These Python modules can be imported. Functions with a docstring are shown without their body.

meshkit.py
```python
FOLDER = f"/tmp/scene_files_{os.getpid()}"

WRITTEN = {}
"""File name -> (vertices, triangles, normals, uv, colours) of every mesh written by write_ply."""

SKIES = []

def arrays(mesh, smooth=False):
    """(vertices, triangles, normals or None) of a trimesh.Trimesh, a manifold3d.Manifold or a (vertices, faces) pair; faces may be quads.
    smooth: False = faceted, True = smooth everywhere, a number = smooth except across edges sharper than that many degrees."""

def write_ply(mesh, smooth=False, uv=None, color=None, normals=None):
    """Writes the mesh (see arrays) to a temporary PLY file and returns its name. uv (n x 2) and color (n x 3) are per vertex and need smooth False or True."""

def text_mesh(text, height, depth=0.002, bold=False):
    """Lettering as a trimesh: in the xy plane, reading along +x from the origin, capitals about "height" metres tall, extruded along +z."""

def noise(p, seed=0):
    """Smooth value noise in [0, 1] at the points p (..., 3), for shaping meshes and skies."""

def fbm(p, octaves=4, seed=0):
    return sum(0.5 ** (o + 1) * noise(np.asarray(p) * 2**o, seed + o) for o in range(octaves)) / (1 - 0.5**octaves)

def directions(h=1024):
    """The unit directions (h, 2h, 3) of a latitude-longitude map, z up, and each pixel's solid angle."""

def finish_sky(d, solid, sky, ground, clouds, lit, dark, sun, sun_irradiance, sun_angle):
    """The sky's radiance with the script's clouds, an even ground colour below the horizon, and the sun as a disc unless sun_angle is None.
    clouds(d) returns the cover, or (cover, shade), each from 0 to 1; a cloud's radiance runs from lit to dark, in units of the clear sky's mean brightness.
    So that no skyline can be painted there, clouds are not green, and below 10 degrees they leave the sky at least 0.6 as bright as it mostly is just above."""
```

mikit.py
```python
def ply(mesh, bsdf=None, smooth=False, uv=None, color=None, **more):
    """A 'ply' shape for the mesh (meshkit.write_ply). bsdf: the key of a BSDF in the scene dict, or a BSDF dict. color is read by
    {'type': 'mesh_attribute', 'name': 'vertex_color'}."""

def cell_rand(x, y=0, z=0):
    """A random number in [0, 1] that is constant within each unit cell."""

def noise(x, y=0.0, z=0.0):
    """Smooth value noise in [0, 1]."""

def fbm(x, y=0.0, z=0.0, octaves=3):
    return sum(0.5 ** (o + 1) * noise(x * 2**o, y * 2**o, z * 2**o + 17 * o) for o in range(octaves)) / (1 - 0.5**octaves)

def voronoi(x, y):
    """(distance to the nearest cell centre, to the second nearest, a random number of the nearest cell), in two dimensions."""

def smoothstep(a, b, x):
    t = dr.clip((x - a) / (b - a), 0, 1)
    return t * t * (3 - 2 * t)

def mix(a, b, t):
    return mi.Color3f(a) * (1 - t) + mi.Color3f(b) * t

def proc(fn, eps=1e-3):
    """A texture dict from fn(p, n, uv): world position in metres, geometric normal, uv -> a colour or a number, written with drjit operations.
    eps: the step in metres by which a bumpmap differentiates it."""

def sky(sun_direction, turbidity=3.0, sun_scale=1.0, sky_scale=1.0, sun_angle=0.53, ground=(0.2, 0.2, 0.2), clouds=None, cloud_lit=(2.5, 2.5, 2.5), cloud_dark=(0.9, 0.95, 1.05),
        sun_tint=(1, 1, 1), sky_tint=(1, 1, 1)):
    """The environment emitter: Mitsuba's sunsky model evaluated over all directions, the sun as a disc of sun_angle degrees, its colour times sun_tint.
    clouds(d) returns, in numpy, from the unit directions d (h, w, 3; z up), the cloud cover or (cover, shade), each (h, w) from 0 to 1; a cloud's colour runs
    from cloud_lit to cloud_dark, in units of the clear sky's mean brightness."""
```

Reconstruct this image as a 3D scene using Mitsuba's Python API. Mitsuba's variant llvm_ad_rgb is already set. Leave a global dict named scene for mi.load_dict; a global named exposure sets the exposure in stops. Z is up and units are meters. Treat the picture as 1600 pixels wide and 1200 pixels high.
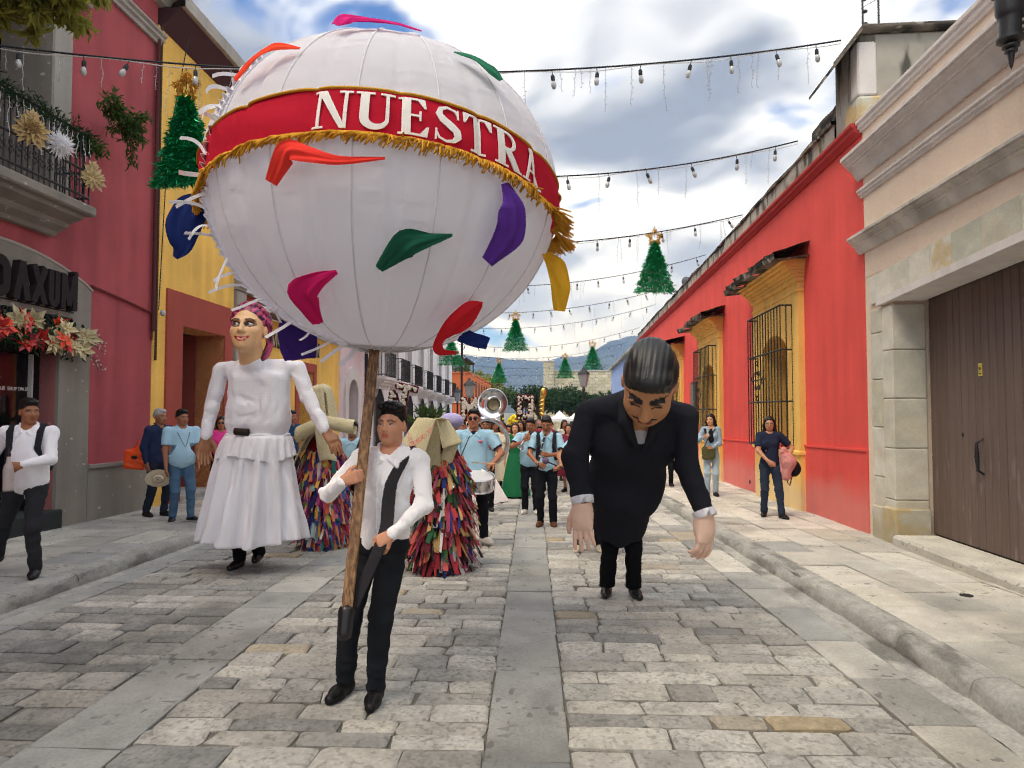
import math, numpy as np, trimesh, shapely, mitsuba as mi, drjit as dr, mikit, meshkit
from scipy.spatial import ConvexHull
T = mi.ScalarTransform4f
scene, labels, used = {}, {}, set()
exposure = 2.55
# ---------------------------------------------------------------- camera, air, sky
EYE = np.array([0.0, 0.0, 1.70])
yaw, pitch = math.atan(48 / 1080), math.atan(43 / 1080)
FWD = np.array([-math.sin(yaw) * math.cos(pitch), math.cos(yaw) * math.cos(pitch), math.sin(pitch)])
scene['haze_air'] = {'type': 'homogeneous', 'albedo': {'type': 'rgb', 'value': [0.90, 0.94, 0.99]},
                     'sigma_t': {'type': 'rgb', 'value': [0.7e-4, 1.15e-4, 2.3e-4]}}
scene['camera'] = {'type': 'perspective', 'fov': math.degrees(2 * math.atan(800 / 1080)), 'fov_axis': 'x', 'near_clip': 0.05, 'far_clip': 20000.0,
                   'to_world': T().look_at(origin=EYE.tolist(), target=(EYE + FWD).tolist(), up=[0, 0, 1]),
                   'medium': {'type': 'ref', 'id': 'haze_air'}}

def clouds(d):
    z = np.maximum(d[..., 2], 0.0)
    q = np.stack([d[..., 0] / (z + 0.28), d[..., 1] / (z + 0.28), 0 * z], -1)
    w = meshkit.fbm(q * 2.0 + 3.0, 4, 5)
    q2 = q + 0.30 * np.stack([w, meshkit.fbm(q * 2.0 + 9.0, 4, 8), 0 * w], -1)
    big = meshkit.fbm(q2 * np.array([2.1, 2.1, 1]) + 21.3, 6, SEED)
    fine = meshkit.fbm(q2 * np.array([6.5, 6.5, 1]) + 2.0, 5, 3)
    s = lambda a, b, x: (lambda t: t * t * (3 - 2 * t))(np.clip((x - a) / (b - a), 0, 1))
    dens = 0.70 * big + 0.30 * fine
    low = s(0.40, 0.12, z)
    cover = s(C0, C0 + 0.09, dens + 0.12 * low)
    shade = s(0.40, 0.68, 0.75 * meshkit.fbm(q2 * np.array([2.6, 2.6, 1]) + 40.0, 5, 23) + 0.25 * dens + 0.55 * (dens - 0.52))
    # an overcast sky is about twice as bright overhead as near the horizon
    over = s(0.42, 0.92, z)
    return np.clip(cover, 0, 1), np.clip((0.40 + 0.62 * shade * (1 - 0.25 * low)) * (1 - over) + 0.30 * shade * over, 0, 1)
SEED, C0 = 19, 0.37

scene['sky'] = mikit.sky((-0.35, -0.45, 0.82), turbidity=3.0, sky_scale=0.6, sky_tint=(0.74, 0.98, 1.32), sun_scale=0.26, sun_angle=26, sun_tint=(0.94, 1.0, 1.08), clouds=clouds, cloud_lit=(5.25, 5.3, 5.4), cloud_dark=(0.98, 1.1, 1.3),
                         ground=(0.22, 0.21, 0.2))
# ---------------------------------------------------------------- naming
def new_key(name, parent=None):
    base = name if parent is None else parent + '__' + name
    k, i = base, 0
    while k in used:
        i += 1
        k = f'{base}_{i:03d}'
    used.add(k)
    return k

def thing(name, label, cat, group=None, kind=None):
    k = new_key(name)
    labels[k] = {'label': label, 'category': cat}
    if kind:
        labels[k]['kind'] = kind
        if kind == 'structure': labels[k].pop('category')
    if group: labels[k]['group'] = group
    return k

_N = {}
def next_key(name, parent):
    base = parent + '__' + name
    i = _N.get(base, 0)
    _N[base] = i + 1
    k = base if i == 0 else f'{base}_{i:03d}'
    used.add(k)
    return k

def put(key, mesh, mat, smooth=False, color=None, uv=None, tw=None):
    v, f = mesh
    if (color is not None or uv is not None) and smooth is not True and smooth is not False:
        if color is None or np.ndim(color) == 1:
            v, f, _ = meshkit.arrays((v, f), smooth)
            if uv is not None: uv = np.tile(np.asarray(uv)[:1], (len(v), 1))
        smooth = True
    if color is not None:
        c = np.asarray(color, float)
        if c.ndim == 1: c = np.tile(c, (len(v), 1))
        color = c
    d = mikit.ply((v, f), mat, smooth, uv=uv, color=color)
    if tw is not None: d['to_world'] = tw
    scene[key] = d
    return key

def part(parent, name, mesh, mat, smooth=False, color=None, uv=None, label=None, tw=None, kind=None):
    k = next_key(name, parent)
    put(k, mesh, mat, smooth, color, uv, tw)
    if label or kind:
        labels[k] = {}
        if label: labels[k]['label'] = label
        if kind: labels[k]['kind'] = kind
    return k

def lin(h):
    if isinstance(h, str):
        h = [int(h[i:i + 2], 16) / 255 for i in (0, 2, 4)]
    h = np.asarray(h, float)
    return np.where(h < 0.04045, h / 12.92, ((h + 0.055) / 1.055) ** 2.4)

# ---------------------------------------------------------------- mesh helpers: every mesh is (vertices, triangles)
def quads(f):
    f = np.asarray(f, int)
    return np.vstack([f[:, [0, 1, 2]], f[:, [0, 2, 3]]])

def cat(ms):
    ms = [m for m in ms if len(m[0])]
    at = np.cumsum([0] + [len(m[0]) for m in ms])
    return np.vstack([m[0] for m in ms]), np.vstack([m[1] + a for m, a in zip(ms, at)])

def xf(m, R=None, t=(0, 0, 0), s=1.0):
    v = np.asarray(m[0], float) * s
    if R is not None: v = v @ np.asarray(R).T
    return v + np.asarray(t, float), m[1]

def rot(axis, deg):
    a = np.asarray(axis, float) / np.linalg.norm(axis)
    t = math.radians(deg)
    K = np.array([[0, -a[2], a[1]], [a[2], 0, -a[0]], [-a[1], a[0], 0]])
    return np.eye(3) + math.sin(t) * K + (1 - math.cos(t)) * K @ K
RZ = lambda d: rot((0, 0, 1), d)
RX = lambda d: rot((1, 0, 0), d)
RY = lambda d: rot((0, 1, 0), d)

BOXV = np.array([[x, y, z] for x in (0, 1) for y in (0, 1) for z in (0, 1)], float)
BOXF = quads([[0, 1, 3, 2], [4, 6, 7, 5], [0, 4, 5, 1], [2, 3, 7, 6], [0, 2, 6, 4], [1, 5, 7, 3]])
_sg = np.array([[x, y, z] for x in (-1, 1) for y in (-1, 1) for z in (-1, 1)], float)
_chv = np.vstack([_sg * (np.ones(3) - 0.2 * (np.arange(3) != k)) for k in range(3)])
_chf = ConvexHull(_chv).simplices
_n = np.cross(_chv[_chf[:, 1]] - _chv[_chf[:, 0]], _chv[_chf[:, 2]] - _chv[_chf[:, 0]])
_flip = (_n * _chv[_chf].mean(1)).sum(1) < 0
_chf[_flip] = _chf[_flip][:, ::-1]

def bx(x0, x1, y0, y1, z0, z1, b=0.0):
    lo, hi = np.array([x0, y0, z0], float), np.array([x1, y1, z1], float)
    if b <= 0:
        return lo + BOXV * (hi - lo), BOXF
    c, h = (lo + hi) / 2, (hi - lo) / 2
    b = min(b, 0.45 * abs(h).min() * 2)
    v = np.vstack([_sg * (h - b * (np.arange(3) != k)) for k in range(3)])
    return c + v, _chf

def tube(P, r, n=8, caps=True, closed=False):
    P = np.asarray(P, float)
    m = len(P)
    r = np.broadcast_to(np.asarray(r, float), (m,))
    t = np.gradient(P, axis=0) if m > 2 else np.tile(P[-1] - P[0], (m, 1))
    t /= np.linalg.norm(t, axis=1, keepdims=True) + 1e-12
    a = np.cross(t[0], [0, 0, 1.0] if abs(t[0][2]) < 0.9 else [1.0, 0, 0])
    A = []
    for i in range(m):
        a = a - t[i] * (a @ t[i])
        a = a / (np.linalg.norm(a) + 1e-12)
        A.append(a)
    A = np.array(A)
    B = np.cross(t, A)
    th = np.arange(n) * 2 * np.pi / n
    v = P[:, None] + r[:, None, None] * (np.cos(th)[None, :, None] * A[:, None] + np.sin(th)[None, :, None] * B[:, None])
    v = v.reshape(-1, 3)
    i, j = np.meshgrid(np.arange(m - 1), np.arange(n), indexing='ij')
    f = quads(np.stack([i * n + j, i * n + (j + 1) % n, (i + 1) * n + (j + 1) % n, (i + 1) * n + j], -1).reshape(-1, 4))
    if caps:
        k = np.arange(1, n - 1)
        f = np.vstack([f, np.stack([0 * k, k + 1, k], 1), np.stack([0 * k, k, k + 1], 1) + (m - 1) * n])
    return v, f

def lathe(prof, n=24, ang=2 * np.pi):
    prof = np.asarray(prof, float)
    m = len(prof)
    th = np.arange(n) * ang / n
    v = np.stack([prof[:, None, 0] * np.cos(th), prof[:, None, 0] * np.sin(th), np.broadcast_to(prof[:, None, 1], (m, n))], -1).reshape(-1, 3)
    i, j = np.meshgrid(np.arange(m - 1), np.arange(n), indexing='ij')
    return v, quads(np.stack([i * n + j, i * n + (j + 1) % n, (i + 1) * n + (j + 1) % n, (i + 1) * n + j], -1).reshape(-1, 4))

def prism(poly, depth, holes=()):
    """polygon in (a, b) -> solid with c from 0 to depth"""
    g = poly if hasattr(poly, 'geom_type') else shapely.Polygon(poly)
    for q in holes: g = g.difference(shapely.Polygon(q))
    gs = getattr(g, 'geoms', [g])
    ms = [trimesh.creation.extrude_polygon(q, depth, engine='earcut') for q in gs if q.area > 1e-9]
    return cat([(np.array(m.vertices), np.array(m.faces)) for m in ms])

def sheet(fn, nu, nv):
    u, v = np.meshgrid(np.linspace(0, 1, nu), np.linspace(0, 1, nv), indexing='ij')
    P = fn(u, v).reshape(-1, 3)
    i, j = np.meshgrid(np.arange(nu - 1), np.arange(nv - 1), indexing='ij')
    return P, quads(np.stack([i * nv + j, (i + 1) * nv + j, (i + 1) * nv + j + 1, i * nv + j + 1], -1).reshape(-1, 4))

def thick(m, t):
    """a thin sheet given real thickness"""
    tm = trimesh.Trimesh(m[0], m[1], process=False)
    v, f = np.array(tm.vertices), np.array(tm.faces)
    n = np.array(tm.vertex_normals)
    e = np.sort(np.vstack([f[:, [0, 1]], f[:, [1, 2]], f[:, [2, 0]]]), 1)
    d = np.vstack([f[:, [0, 1]], f[:, [1, 2]], f[:, [2, 0]]])
    key = e[:, 0] * len(v) + e[:, 1]
    _, idx, cnt = np.unique(key, return_index=True, return_counts=True)
    b = d[idx[cnt == 1]]
    N = len(v)
    side = np.vstack([np.stack([b[:, 1], b[:, 0], b[:, 0] + N], 1), np.stack([b[:, 1], b[:, 0] + N, b[:, 1] + N], 1)]) if len(b) else np.zeros((0, 3), int)
    return np.vstack([v + n * t / 2, v - n * t / 2]), np.vstack([f, f[:, ::-1] + N, side])

def ball(c, r, n=8):
    m = trimesh.creation.uv_sphere(1.0, count=[n, 2 * n])
    return np.array(m.vertices) * np.asarray(r) + np.asarray(c, float), np.array(m.faces)

def gz(y):
    t = np.clip(np.asarray(y, float) - 4.5, 0, 60)
    return -0.02 * (np.sqrt(t * t + 4) - 2)

def text(s, h, depth=0.01, bold=False):
    m = meshkit.text_mesh(s, h, depth, bold)
    return np.array(m.vertices), np.array(m.faces)

rng = np.random.default_rng(7)
# ---------------------------------------------------------------- materials
def two(b): return {'type': 'twosided', 'b': b}
def rgb(c): return {'type': 'rgb', 'value': [float(x) for x in c]}
def pr(c, rough=0.7, spec=0.4, metal=0.0, **k):
    return {'type': 'principled', 'base_color': c if isinstance(c, dict) else rgb(c), 'roughness': rough, 'specular': spec, 'metallic': metal, **k}
def mat(name, b): scene[name] = two(b)
VC = {'type': 'mesh_attribute', 'name': 'vertex_color'}
for nm, ro, sp in (('matte', 0.85, 0.25), ('cloth', 0.9, 0.2), ('satin', 0.32, 0.5), ('skin', 0.5, 0.35), ('gloss', 0.25, 0.5), ('papier', 0.42, 0.45), ('hair', 0.45, 0.35)):
    mat(nm, pr(VC, ro, sp))
mat('iron', pr((0.012, 0.013, 0.016), 0.45, 0.5))
mat('dark_iron', pr((0.02, 0.019, 0.018), 0.6, 0.4))
mat('silver', pr((0.82, 0.82, 0.83), 0.12, 0.5, 1.0))
mat('chrome', pr((0.7, 0.71, 0.73), 0.16, 0.5, 1.0))
mat('tinsel_green', pr((0.012, 0.36, 0.125), 0.30, 0.6, 0.75))
mat('tinsel_gold', pr((0.75, 0.50, 0.12), 0.28, 0.6, 0.9))
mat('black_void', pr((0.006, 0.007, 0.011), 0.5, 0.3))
mat('bulb_glass', pr((0.45, 0.46, 0.46), 0.06, 0.7))
mat('cable', pr((0.03, 0.032, 0.036), 0.7, 0.3))
mat('white_wire', pr((0.7, 0.7, 0.68), 0.6, 0.3))
for nm, c, tr in (('leaf', (0.085, 0.14, 0.04), 0.7), ('leaf_dark', (0.035, 0.07, 0.03), 0.5), ('leaf_yellow', (0.27, 0.28, 0.06), 0.8)):
    scene[nm] = {'type': 'principledthin', 'base_color': rgb(c), 'roughness': 0.55, 'diff_trans': tr, 'spec_trans': 0.0, 'eta': 1.4}
mat('bark', pr((0.10, 0.075, 0.05), 0.9, 0.2))
N, FB, SS, MIX = mikit.noise, mikit.fbm, mikit.smoothstep, mikit.mix

def bump(b, fn, scale=1.0, eps=2e-3):
    return two({'type': 'bumpmap', 'arbitrary': mikit.proc(fn, eps), 'scale': scale, 'b': b})

def stone_col(p, n, uv):
    # uv = (tone, warmth) of the single stone
    x, y, z = p.x, p.y, p.z
    base = MIX(MIX((0.24, 0.243, 0.235), (0.50, 0.49, 0.445), SS(0.15, 0.9, uv.x)), (0.40, 0.315, 0.185), uv.y)
    g = FB(x * 55, y * 55, z * 55, 3)
    m = FB(x * 7 + 9, y * 7, z * 7, 3)
    pit = SS(0.60, 0.74, FB(x * 38 + 5, y * 38, z * 38, 2))
    c = base * (0.62 + 0.50 * g) * (0.70 + 0.58 * m)
    c = MIX(c, (0.075, 0.074, 0.068), 0.38 * pit * (1 - 0.6 * uv.y))
    st = SS(0.56, 0.70, FB(x * 0.55 + 3, y * 0.4, 0, 4))
    return c * (1 - 0.34 * st)
def stone_h(p, n, uv):
    return 0.006 * FB(p.x * 38, p.y * 38, p.z * 38, 3) + 0.006 * FB(p.x * 9, p.y * 9, p.z * 9, 2)
scene['road_stone'] = bump(pr(mikit.proc(stone_col), 0.82, 0.3), stone_h, 1.0, 3e-3)

def slab_col(p, n, uv):
    x, y, z = p.x, p.y, p.z
    base = MIX(MIX((0.26, 0.27, 0.262), (0.50, 0.485, 0.43), SS(0.1, 0.9, uv.x)), (0.42, 0.35, 0.235), uv.y)
    g = FB(x * 80, y * 80, z * 80, 2)
    m = FB(x * 4 + 2, y * 4, z * 4, 4)
    pit = SS(0.74, 0.82, N(x * 26, y * 26, z * 26)) * SS(0.4, 0.7, N(x * 4, y * 4, 3))
    c = base * (0.84 + 0.30 * g) * (0.70 + 0.60 * m)
    c = MIX(c, (0.09, 0.088, 0.082), 0.6 * pit)
    st = SS(0.55, 0.75, FB(x * 0.9 + 13, y * 0.6, 2, 4))
    return c * (1 - 0.28 * st)
def slab_h(p, n, uv):
    return 0.0022 * FB(p.x * 30, p.y * 30, p.z * 30, 3) + 0.003 * FB(p.x * 5, p.y * 5, p.z * 5, 2)
scene['slab_stone'] = bump(pr(mikit.proc(slab_col), 0.72, 0.35), slab_h, 1.0, 3e-3)

def mortar_col(p, n, uv):
    return MIX((0.085, 0.082, 0.072), (0.19, 0.18, 0.155), FB(p.x * 18, p.y * 18, 0, 4))
mat('mortar', pr(mikit.proc(mortar_col), 0.95, 0.15))

def kerb_col(p, n, uv):
    x, y, z = p.x, p.y, p.z
    m = FB(x * 9, y * 9, z * 9, 4)
    c = MIX((0.22, 0.22, 0.205), (0.42, 0.41, 0.37), m)
    damp = SS(0.46, 0.66, FB(x * 5, y * 2.2, z * 5 + 4, 4)) * (1 - 0.75 * SS(0.6, 0.95, n.z))
    c = MIX(c, (0.075, 0.072, 0.064), 0.6 * damp)
    return c * (0.75 + 0.5 * FB(x * 60, y * 60, z * 60, 2))
def kerb_h(p, n, uv):
    return 0.010 * FB(p.x * 22, p.y * 22, p.z * 22, 3)
scene['kerb_stone'] = bump(pr(mikit.proc(kerb_col), 0.9, 0.25), kerb_h, 1.0, 3e-3)

def plaster(name, c, seed, worn=0.25, chip=0.0, chipc=(0.5, 0.48, 0.45), grime=None):
    c = np.asarray(c)
    def fn(p, n, uv):
        x, y, z = p.x, p.y, p.z
        m = FB(x * 1.3 + seed, y * 1.3, z * 1.3, 4)
        streak = FB(x * 5 + seed, y * 5, z * 0.45, 3)
        col = mi.Color3f(*map(float, c)) * (1 - worn + worn * (0.9 * m + 1.1 * streak))
        col = col * (0.94 + 0.12 * FB(x * 40, y * 40, z * 40, 2))
        if chip:
            k = SS(0.735 - chip, 0.75 - chip, FB(x * 13 + seed, y * 13, z * 13, 3)) 
            col = MIX(col, chipc, k)
        if grime is not None:
            zz, col2, w = grime
            k = SS(zz + 0.5, zz, z + 0.5 * (FB(x * 2, y * 2, z * 2, 3) - 0.5)) * w
            col = MIX(col, col2, k)
        return col
    def h(p, n, uv):
        return 0.0025 * FB(p.x * 14 + seed, p.y * 14, p.z * 14, 3) + 0.012 * FB(p.x * 1.6, p.y * 1.6 + seed, p.z * 1.6, 2)
    scene[name] = bump(pr(mikit.proc(fn), 0.85, 0.25), h, 1.0, 4e-3)
plaster('coral', (0.68, 0.086, 0.072), 1.0, 0.26, 0.0, grime=(0.30, (0.60, 0.30, 0.26), 0.45))
plaster('coral_trim', (0.44, 0.05, 0.05), 2.0, 0.2)
plaster('cream', (0.66, 0.54, 0.43), 3.0, 0.12)
plaster('cream_trim', (0.60, 0.57, 0.55), 4.0, 0.3)
plaster('trim_grimy', (0.50, 0.48, 0.44), 5.0, 0.75)
plaster('ochre', (0.80, 0.50, 0.14), 6.0, 0.26, grime=(0.25, (0.70, 0.60, 0.42), 0.5))
plaster('rose', (0.36, 0.078, 0.088), 7.0, 0.45, 0.0, (0.62, 0.58, 0.56))
plaster('ochre_left', (0.82, 0.52, 0.12), 8.0, 0.34)  # own ochre paint of the two left hand buildings
plaster('oxide', (0.34, 0.075, 0.055), 9.0, 0.18)
plaster('grey_plaster', (0.24, 0.225, 0.195), 10.0, 0.35, -0.01, (0.45, 0.44, 0.4))
plaster('grey_pale', (0.36, 0.345, 0.31), 11.0, 0.35)
plaster('pink_pale', (0.66, 0.54, 0.55), 12.0, 0.2, 0.0)
plaster('white_wall', (0.66, 0.63, 0.62), 13.0, 0.2)
plaster('orange_wall', (0.55, 0.15, 0.055), 14.0, 0.15)
plaster('blue_wall', (0.22, 0.30, 0.52), 15.0, 0.15)

def weathered(p, n, uv):
    x, y, z = p.x, p.y, p.z
    m = FB(x * 3, y * 3, z * 3, 4)
    s = SS(0.45, 0.62, FB(x * 6 + 4, y * 6, z * 1.1, 4))
    c = MIX((0.30, 0.28, 0.235), (0.46, 0.44, 0.38), m)
    c = MIX(c, (0.045, 0.045, 0.042), 0.85 * s)
    return MIX(c, (0.34, 0.26, 0.12), 0.35 * SS(0.6, 0.75, FB(x * 2, y * 2, z * 2 + 7, 3)))
def weathered_h(p, n, uv): return 0.02 * FB(p.x * 9, p.y * 9, p.z * 9, 4)
scene['weathered'] = bump(pr(mikit.proc(weathered), 0.95, 0.15), weathered_h, 1.0, 5e-3)
def dark_slab(p, n, uv):
    x, y, z = p.x, p.y, p.z
    c = MIX((0.03, 0.03, 0.028), (0.20, 0.17, 0.14), SS(0.35, 0.75, FB(x * 4, y * 4, z * 9, 4)))
    return MIX(c, (0.36, 0.34, 0.30), 0.8 * SS(0.63, 0.72, FB(x * 7 + 3, y * 7, z * 7, 3)))
scene['dark_slab'] = bump(pr(mikit.proc(dark_slab), 0.95, 0.15), weathered_h, 1.0, 5e-3)

def ashlar(p, n, uv):
    x, y, z = p.x, p.y, p.z
    c = MIX(MIX((0.42, 0.43, 0.35), (0.60, 0.58, 0.51), SS(0.0, 1.0, uv.x)), (0.50, 0.38, 0.19), uv.y * SS(0.35, 0.6, FB(x * 5, y * 5, z * 5, 3)))
    c = c * (0.78 + 0.42 * FB(x * 6, y * 6, z * 6, 4)) * (0.9 + 0.2 * FB(x * 60, y * 60, z * 60, 2))
    low = SS(0.75, 0.1, z + 0.7 * (FB(x * 6, y * 6, z * 6 + 3, 3) - 0.5))
    return MIX(c, (0.30, 0.26, 0.17), 0.6 * low)
def ashlar_h(p, n, uv): return 0.004 * FB(p.x * 20, p.y * 20, p.z * 20, 3)
scene['ashlar'] = bump(pr(mikit.proc(ashlar), 0.85, 0.25), ashlar_h, 1.0, 3e-3)

def plank_col(p, n, uv):
    x, y, z = p.x, p.y, p.z
    g = FB(x * 60, y * 60 + uv.x * 37, z * 1.6, 4)
    c = MIX((0.095, 0.062, 0.05), (0.185, 0.135, 0.115), 0.55 * g + 0.45 * uv.x)
    c = MIX(c, (0.26, 0.21, 0.18), 0.5 * SS(0.62, 0.75, FB(x * 9, y * 9, z * 2.2 + uv.x * 9, 3)) * SS(2.2, 0.2, z))
    return c
def plank_h(p, n, uv): return 0.0012 * FB(p.x * 90, p.y * 90, p.z * 2.5, 3)
scene['plank'] = bump(pr(mikit.proc(plank_col), 0.62, 0.35), plank_h, 1.0, 2e-3)

def pole_col(p, n, uv):
    g = FB(p.x * 110, p.y * 110, p.z * 1.6, 4)
    c = MIX((0.13, 0.062, 0.026), (0.36, 0.20, 0.085), SS(0.3, 0.75, g))
    return MIX(c, (0.09, 0.04, 0.018), SS(0.45, 0.75, FB(p.x * 45, p.y * 45, p.z * 0.5 + 3, 3)) * 0.6)
mat('pole_wood', pr(mikit.proc(pole_col), 0.5, 0.4))

def straw_col(p, n, uv):
    a, b = uv.x * 110, uv.y * 110
    w = dr.select((mi.Int32(dr.floor(a)) + mi.Int32(dr.floor(b))) % 2 == 0, 1.0, 0.82)
    c = MIX((0.52, 0.45, 0.26), (0.66, 0.61, 0.40), FB(uv.x * 9, uv.y * 40, 0, 3)) * w * (0.88 + 0.24 * mikit.cell_rand(a, b))
    return c
mat('straw', pr(mikit.proc(straw_col), 0.75, 0.3))
def straw_x(p, n, uv):
    # the woven mat with two dyed bands that cross
    c = straw_col(p, n, uv)
    d1 = dr.abs((uv.x - 0.62) * 0.5 + (uv.y - 0.36) * 0.62)
    d2 = dr.abs((uv.x - 0.62) * 0.85 - (uv.y - 0.36) * 0.36)
    chk = SS(0.45, 0.55, mikit.noise(uv.x * 90, uv.y * 34, 0))
    k1 = SS(0.055, 0.035, d1) * chk
    k2 = SS(0.055, 0.035, d2) * SS(0.45, 0.55, mikit.noise(uv.x * 34, uv.y * 90, 4))
    c = MIX(c, (0.62, 0.10, 0.09), k1 * 0.75)
    c = MIX(c, (0.60, 0.05, 0.16), k2 * 0.7)
    return MIX(c, (0.10, 0.11, 0.11), SS(0.012, 0.0, dr.abs(d2 - 0.03)) * 0.5 * chk)
mat('straw_mat', pr(mikit.proc(straw_x), 0.75, 0.3))

def fabric_h(p, n, uv):
    return 0.022 * FB(p.x * 2.5, p.y * 2.5, p.z * 10, 3) + 0.004 * FB(p.x * 12, p.y * 12, p.z * 34, 2)
scene['balloon_cloth'] = {'type': 'bumpmap', 'arbitrary': mikit.proc(fabric_h, 3e-3), 'scale': 1.0, 'b': {'type': 'principledthin', 'base_color': rgb((0.84, 0.84, 0.88)), 'roughness': 0.8, 'diff_trans': 0.95, 'spec_trans': 0.0, 'eta': 1.3}}
def lace_col(p, n, uv):
    k = SS(0.45, 0.6, N(uv.x, uv.y))
    a, b = dr.abs(dr.cos(uv.x * 3.1416)), dr.abs(dr.cos(uv.y * 3.1416))
    return MIX((0.75, 0.75, 0.80), (0.81, 0.81, 0.85), SS(0.25, 0.75, a * b))
mat('lace', pr(mikit.proc(lace_col), 0.5, 0.4))
def far_stone(p, n, uv):
    bz = p.z / 0.42
    r = dr.floor(bz)
    bx_ = p.x / 0.85 + 0.5 * (r - 2 * dr.floor(r / 2))
    e = dr.minimum(dr.minimum(bz - r, 1 - (bz - r)) * 0.42, dr.minimum(bx_ - dr.floor(bx_), 1 - (bx_ - dr.floor(bx_))) * 0.85)
    c = MIX((0.50, 0.46, 0.32), (0.66, 0.62, 0.47), mikit.cell_rand(bx_, r))
    return MIX((0.30, 0.28, 0.2), c, SS(0.0, 0.05, e)) * (0.8 + 0.35 * FB(p.x * 0.6, p.z * 0.6, 0, 3))
mat('far_stone', pr(mikit.proc(far_stone), 0.9, 0.2))
def mountain_col(p, n, uv):
    return MIX((0.020, 0.034, 0.020), (0.075, 0.078, 0.045), FB(p.x * 0.004, p.y * 0.004, p.z * 0.012, 5))
mat('mountain', pr(mikit.proc(mountain_col), 0.95, 0.1))
def tile_col(p, n, uv):
    return MIX((0.16, 0.11, 0.08), (0.30, 0.23, 0.18), FB(p.x * 6, p.y * 6, p.z * 6, 3))
mat('roof_tile', pr(mikit.proc(tile_col), 0.9, 0.2))
# ================================================================ GROUND
def xr(X, y): return X - 0.016 * (y - 4)

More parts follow.
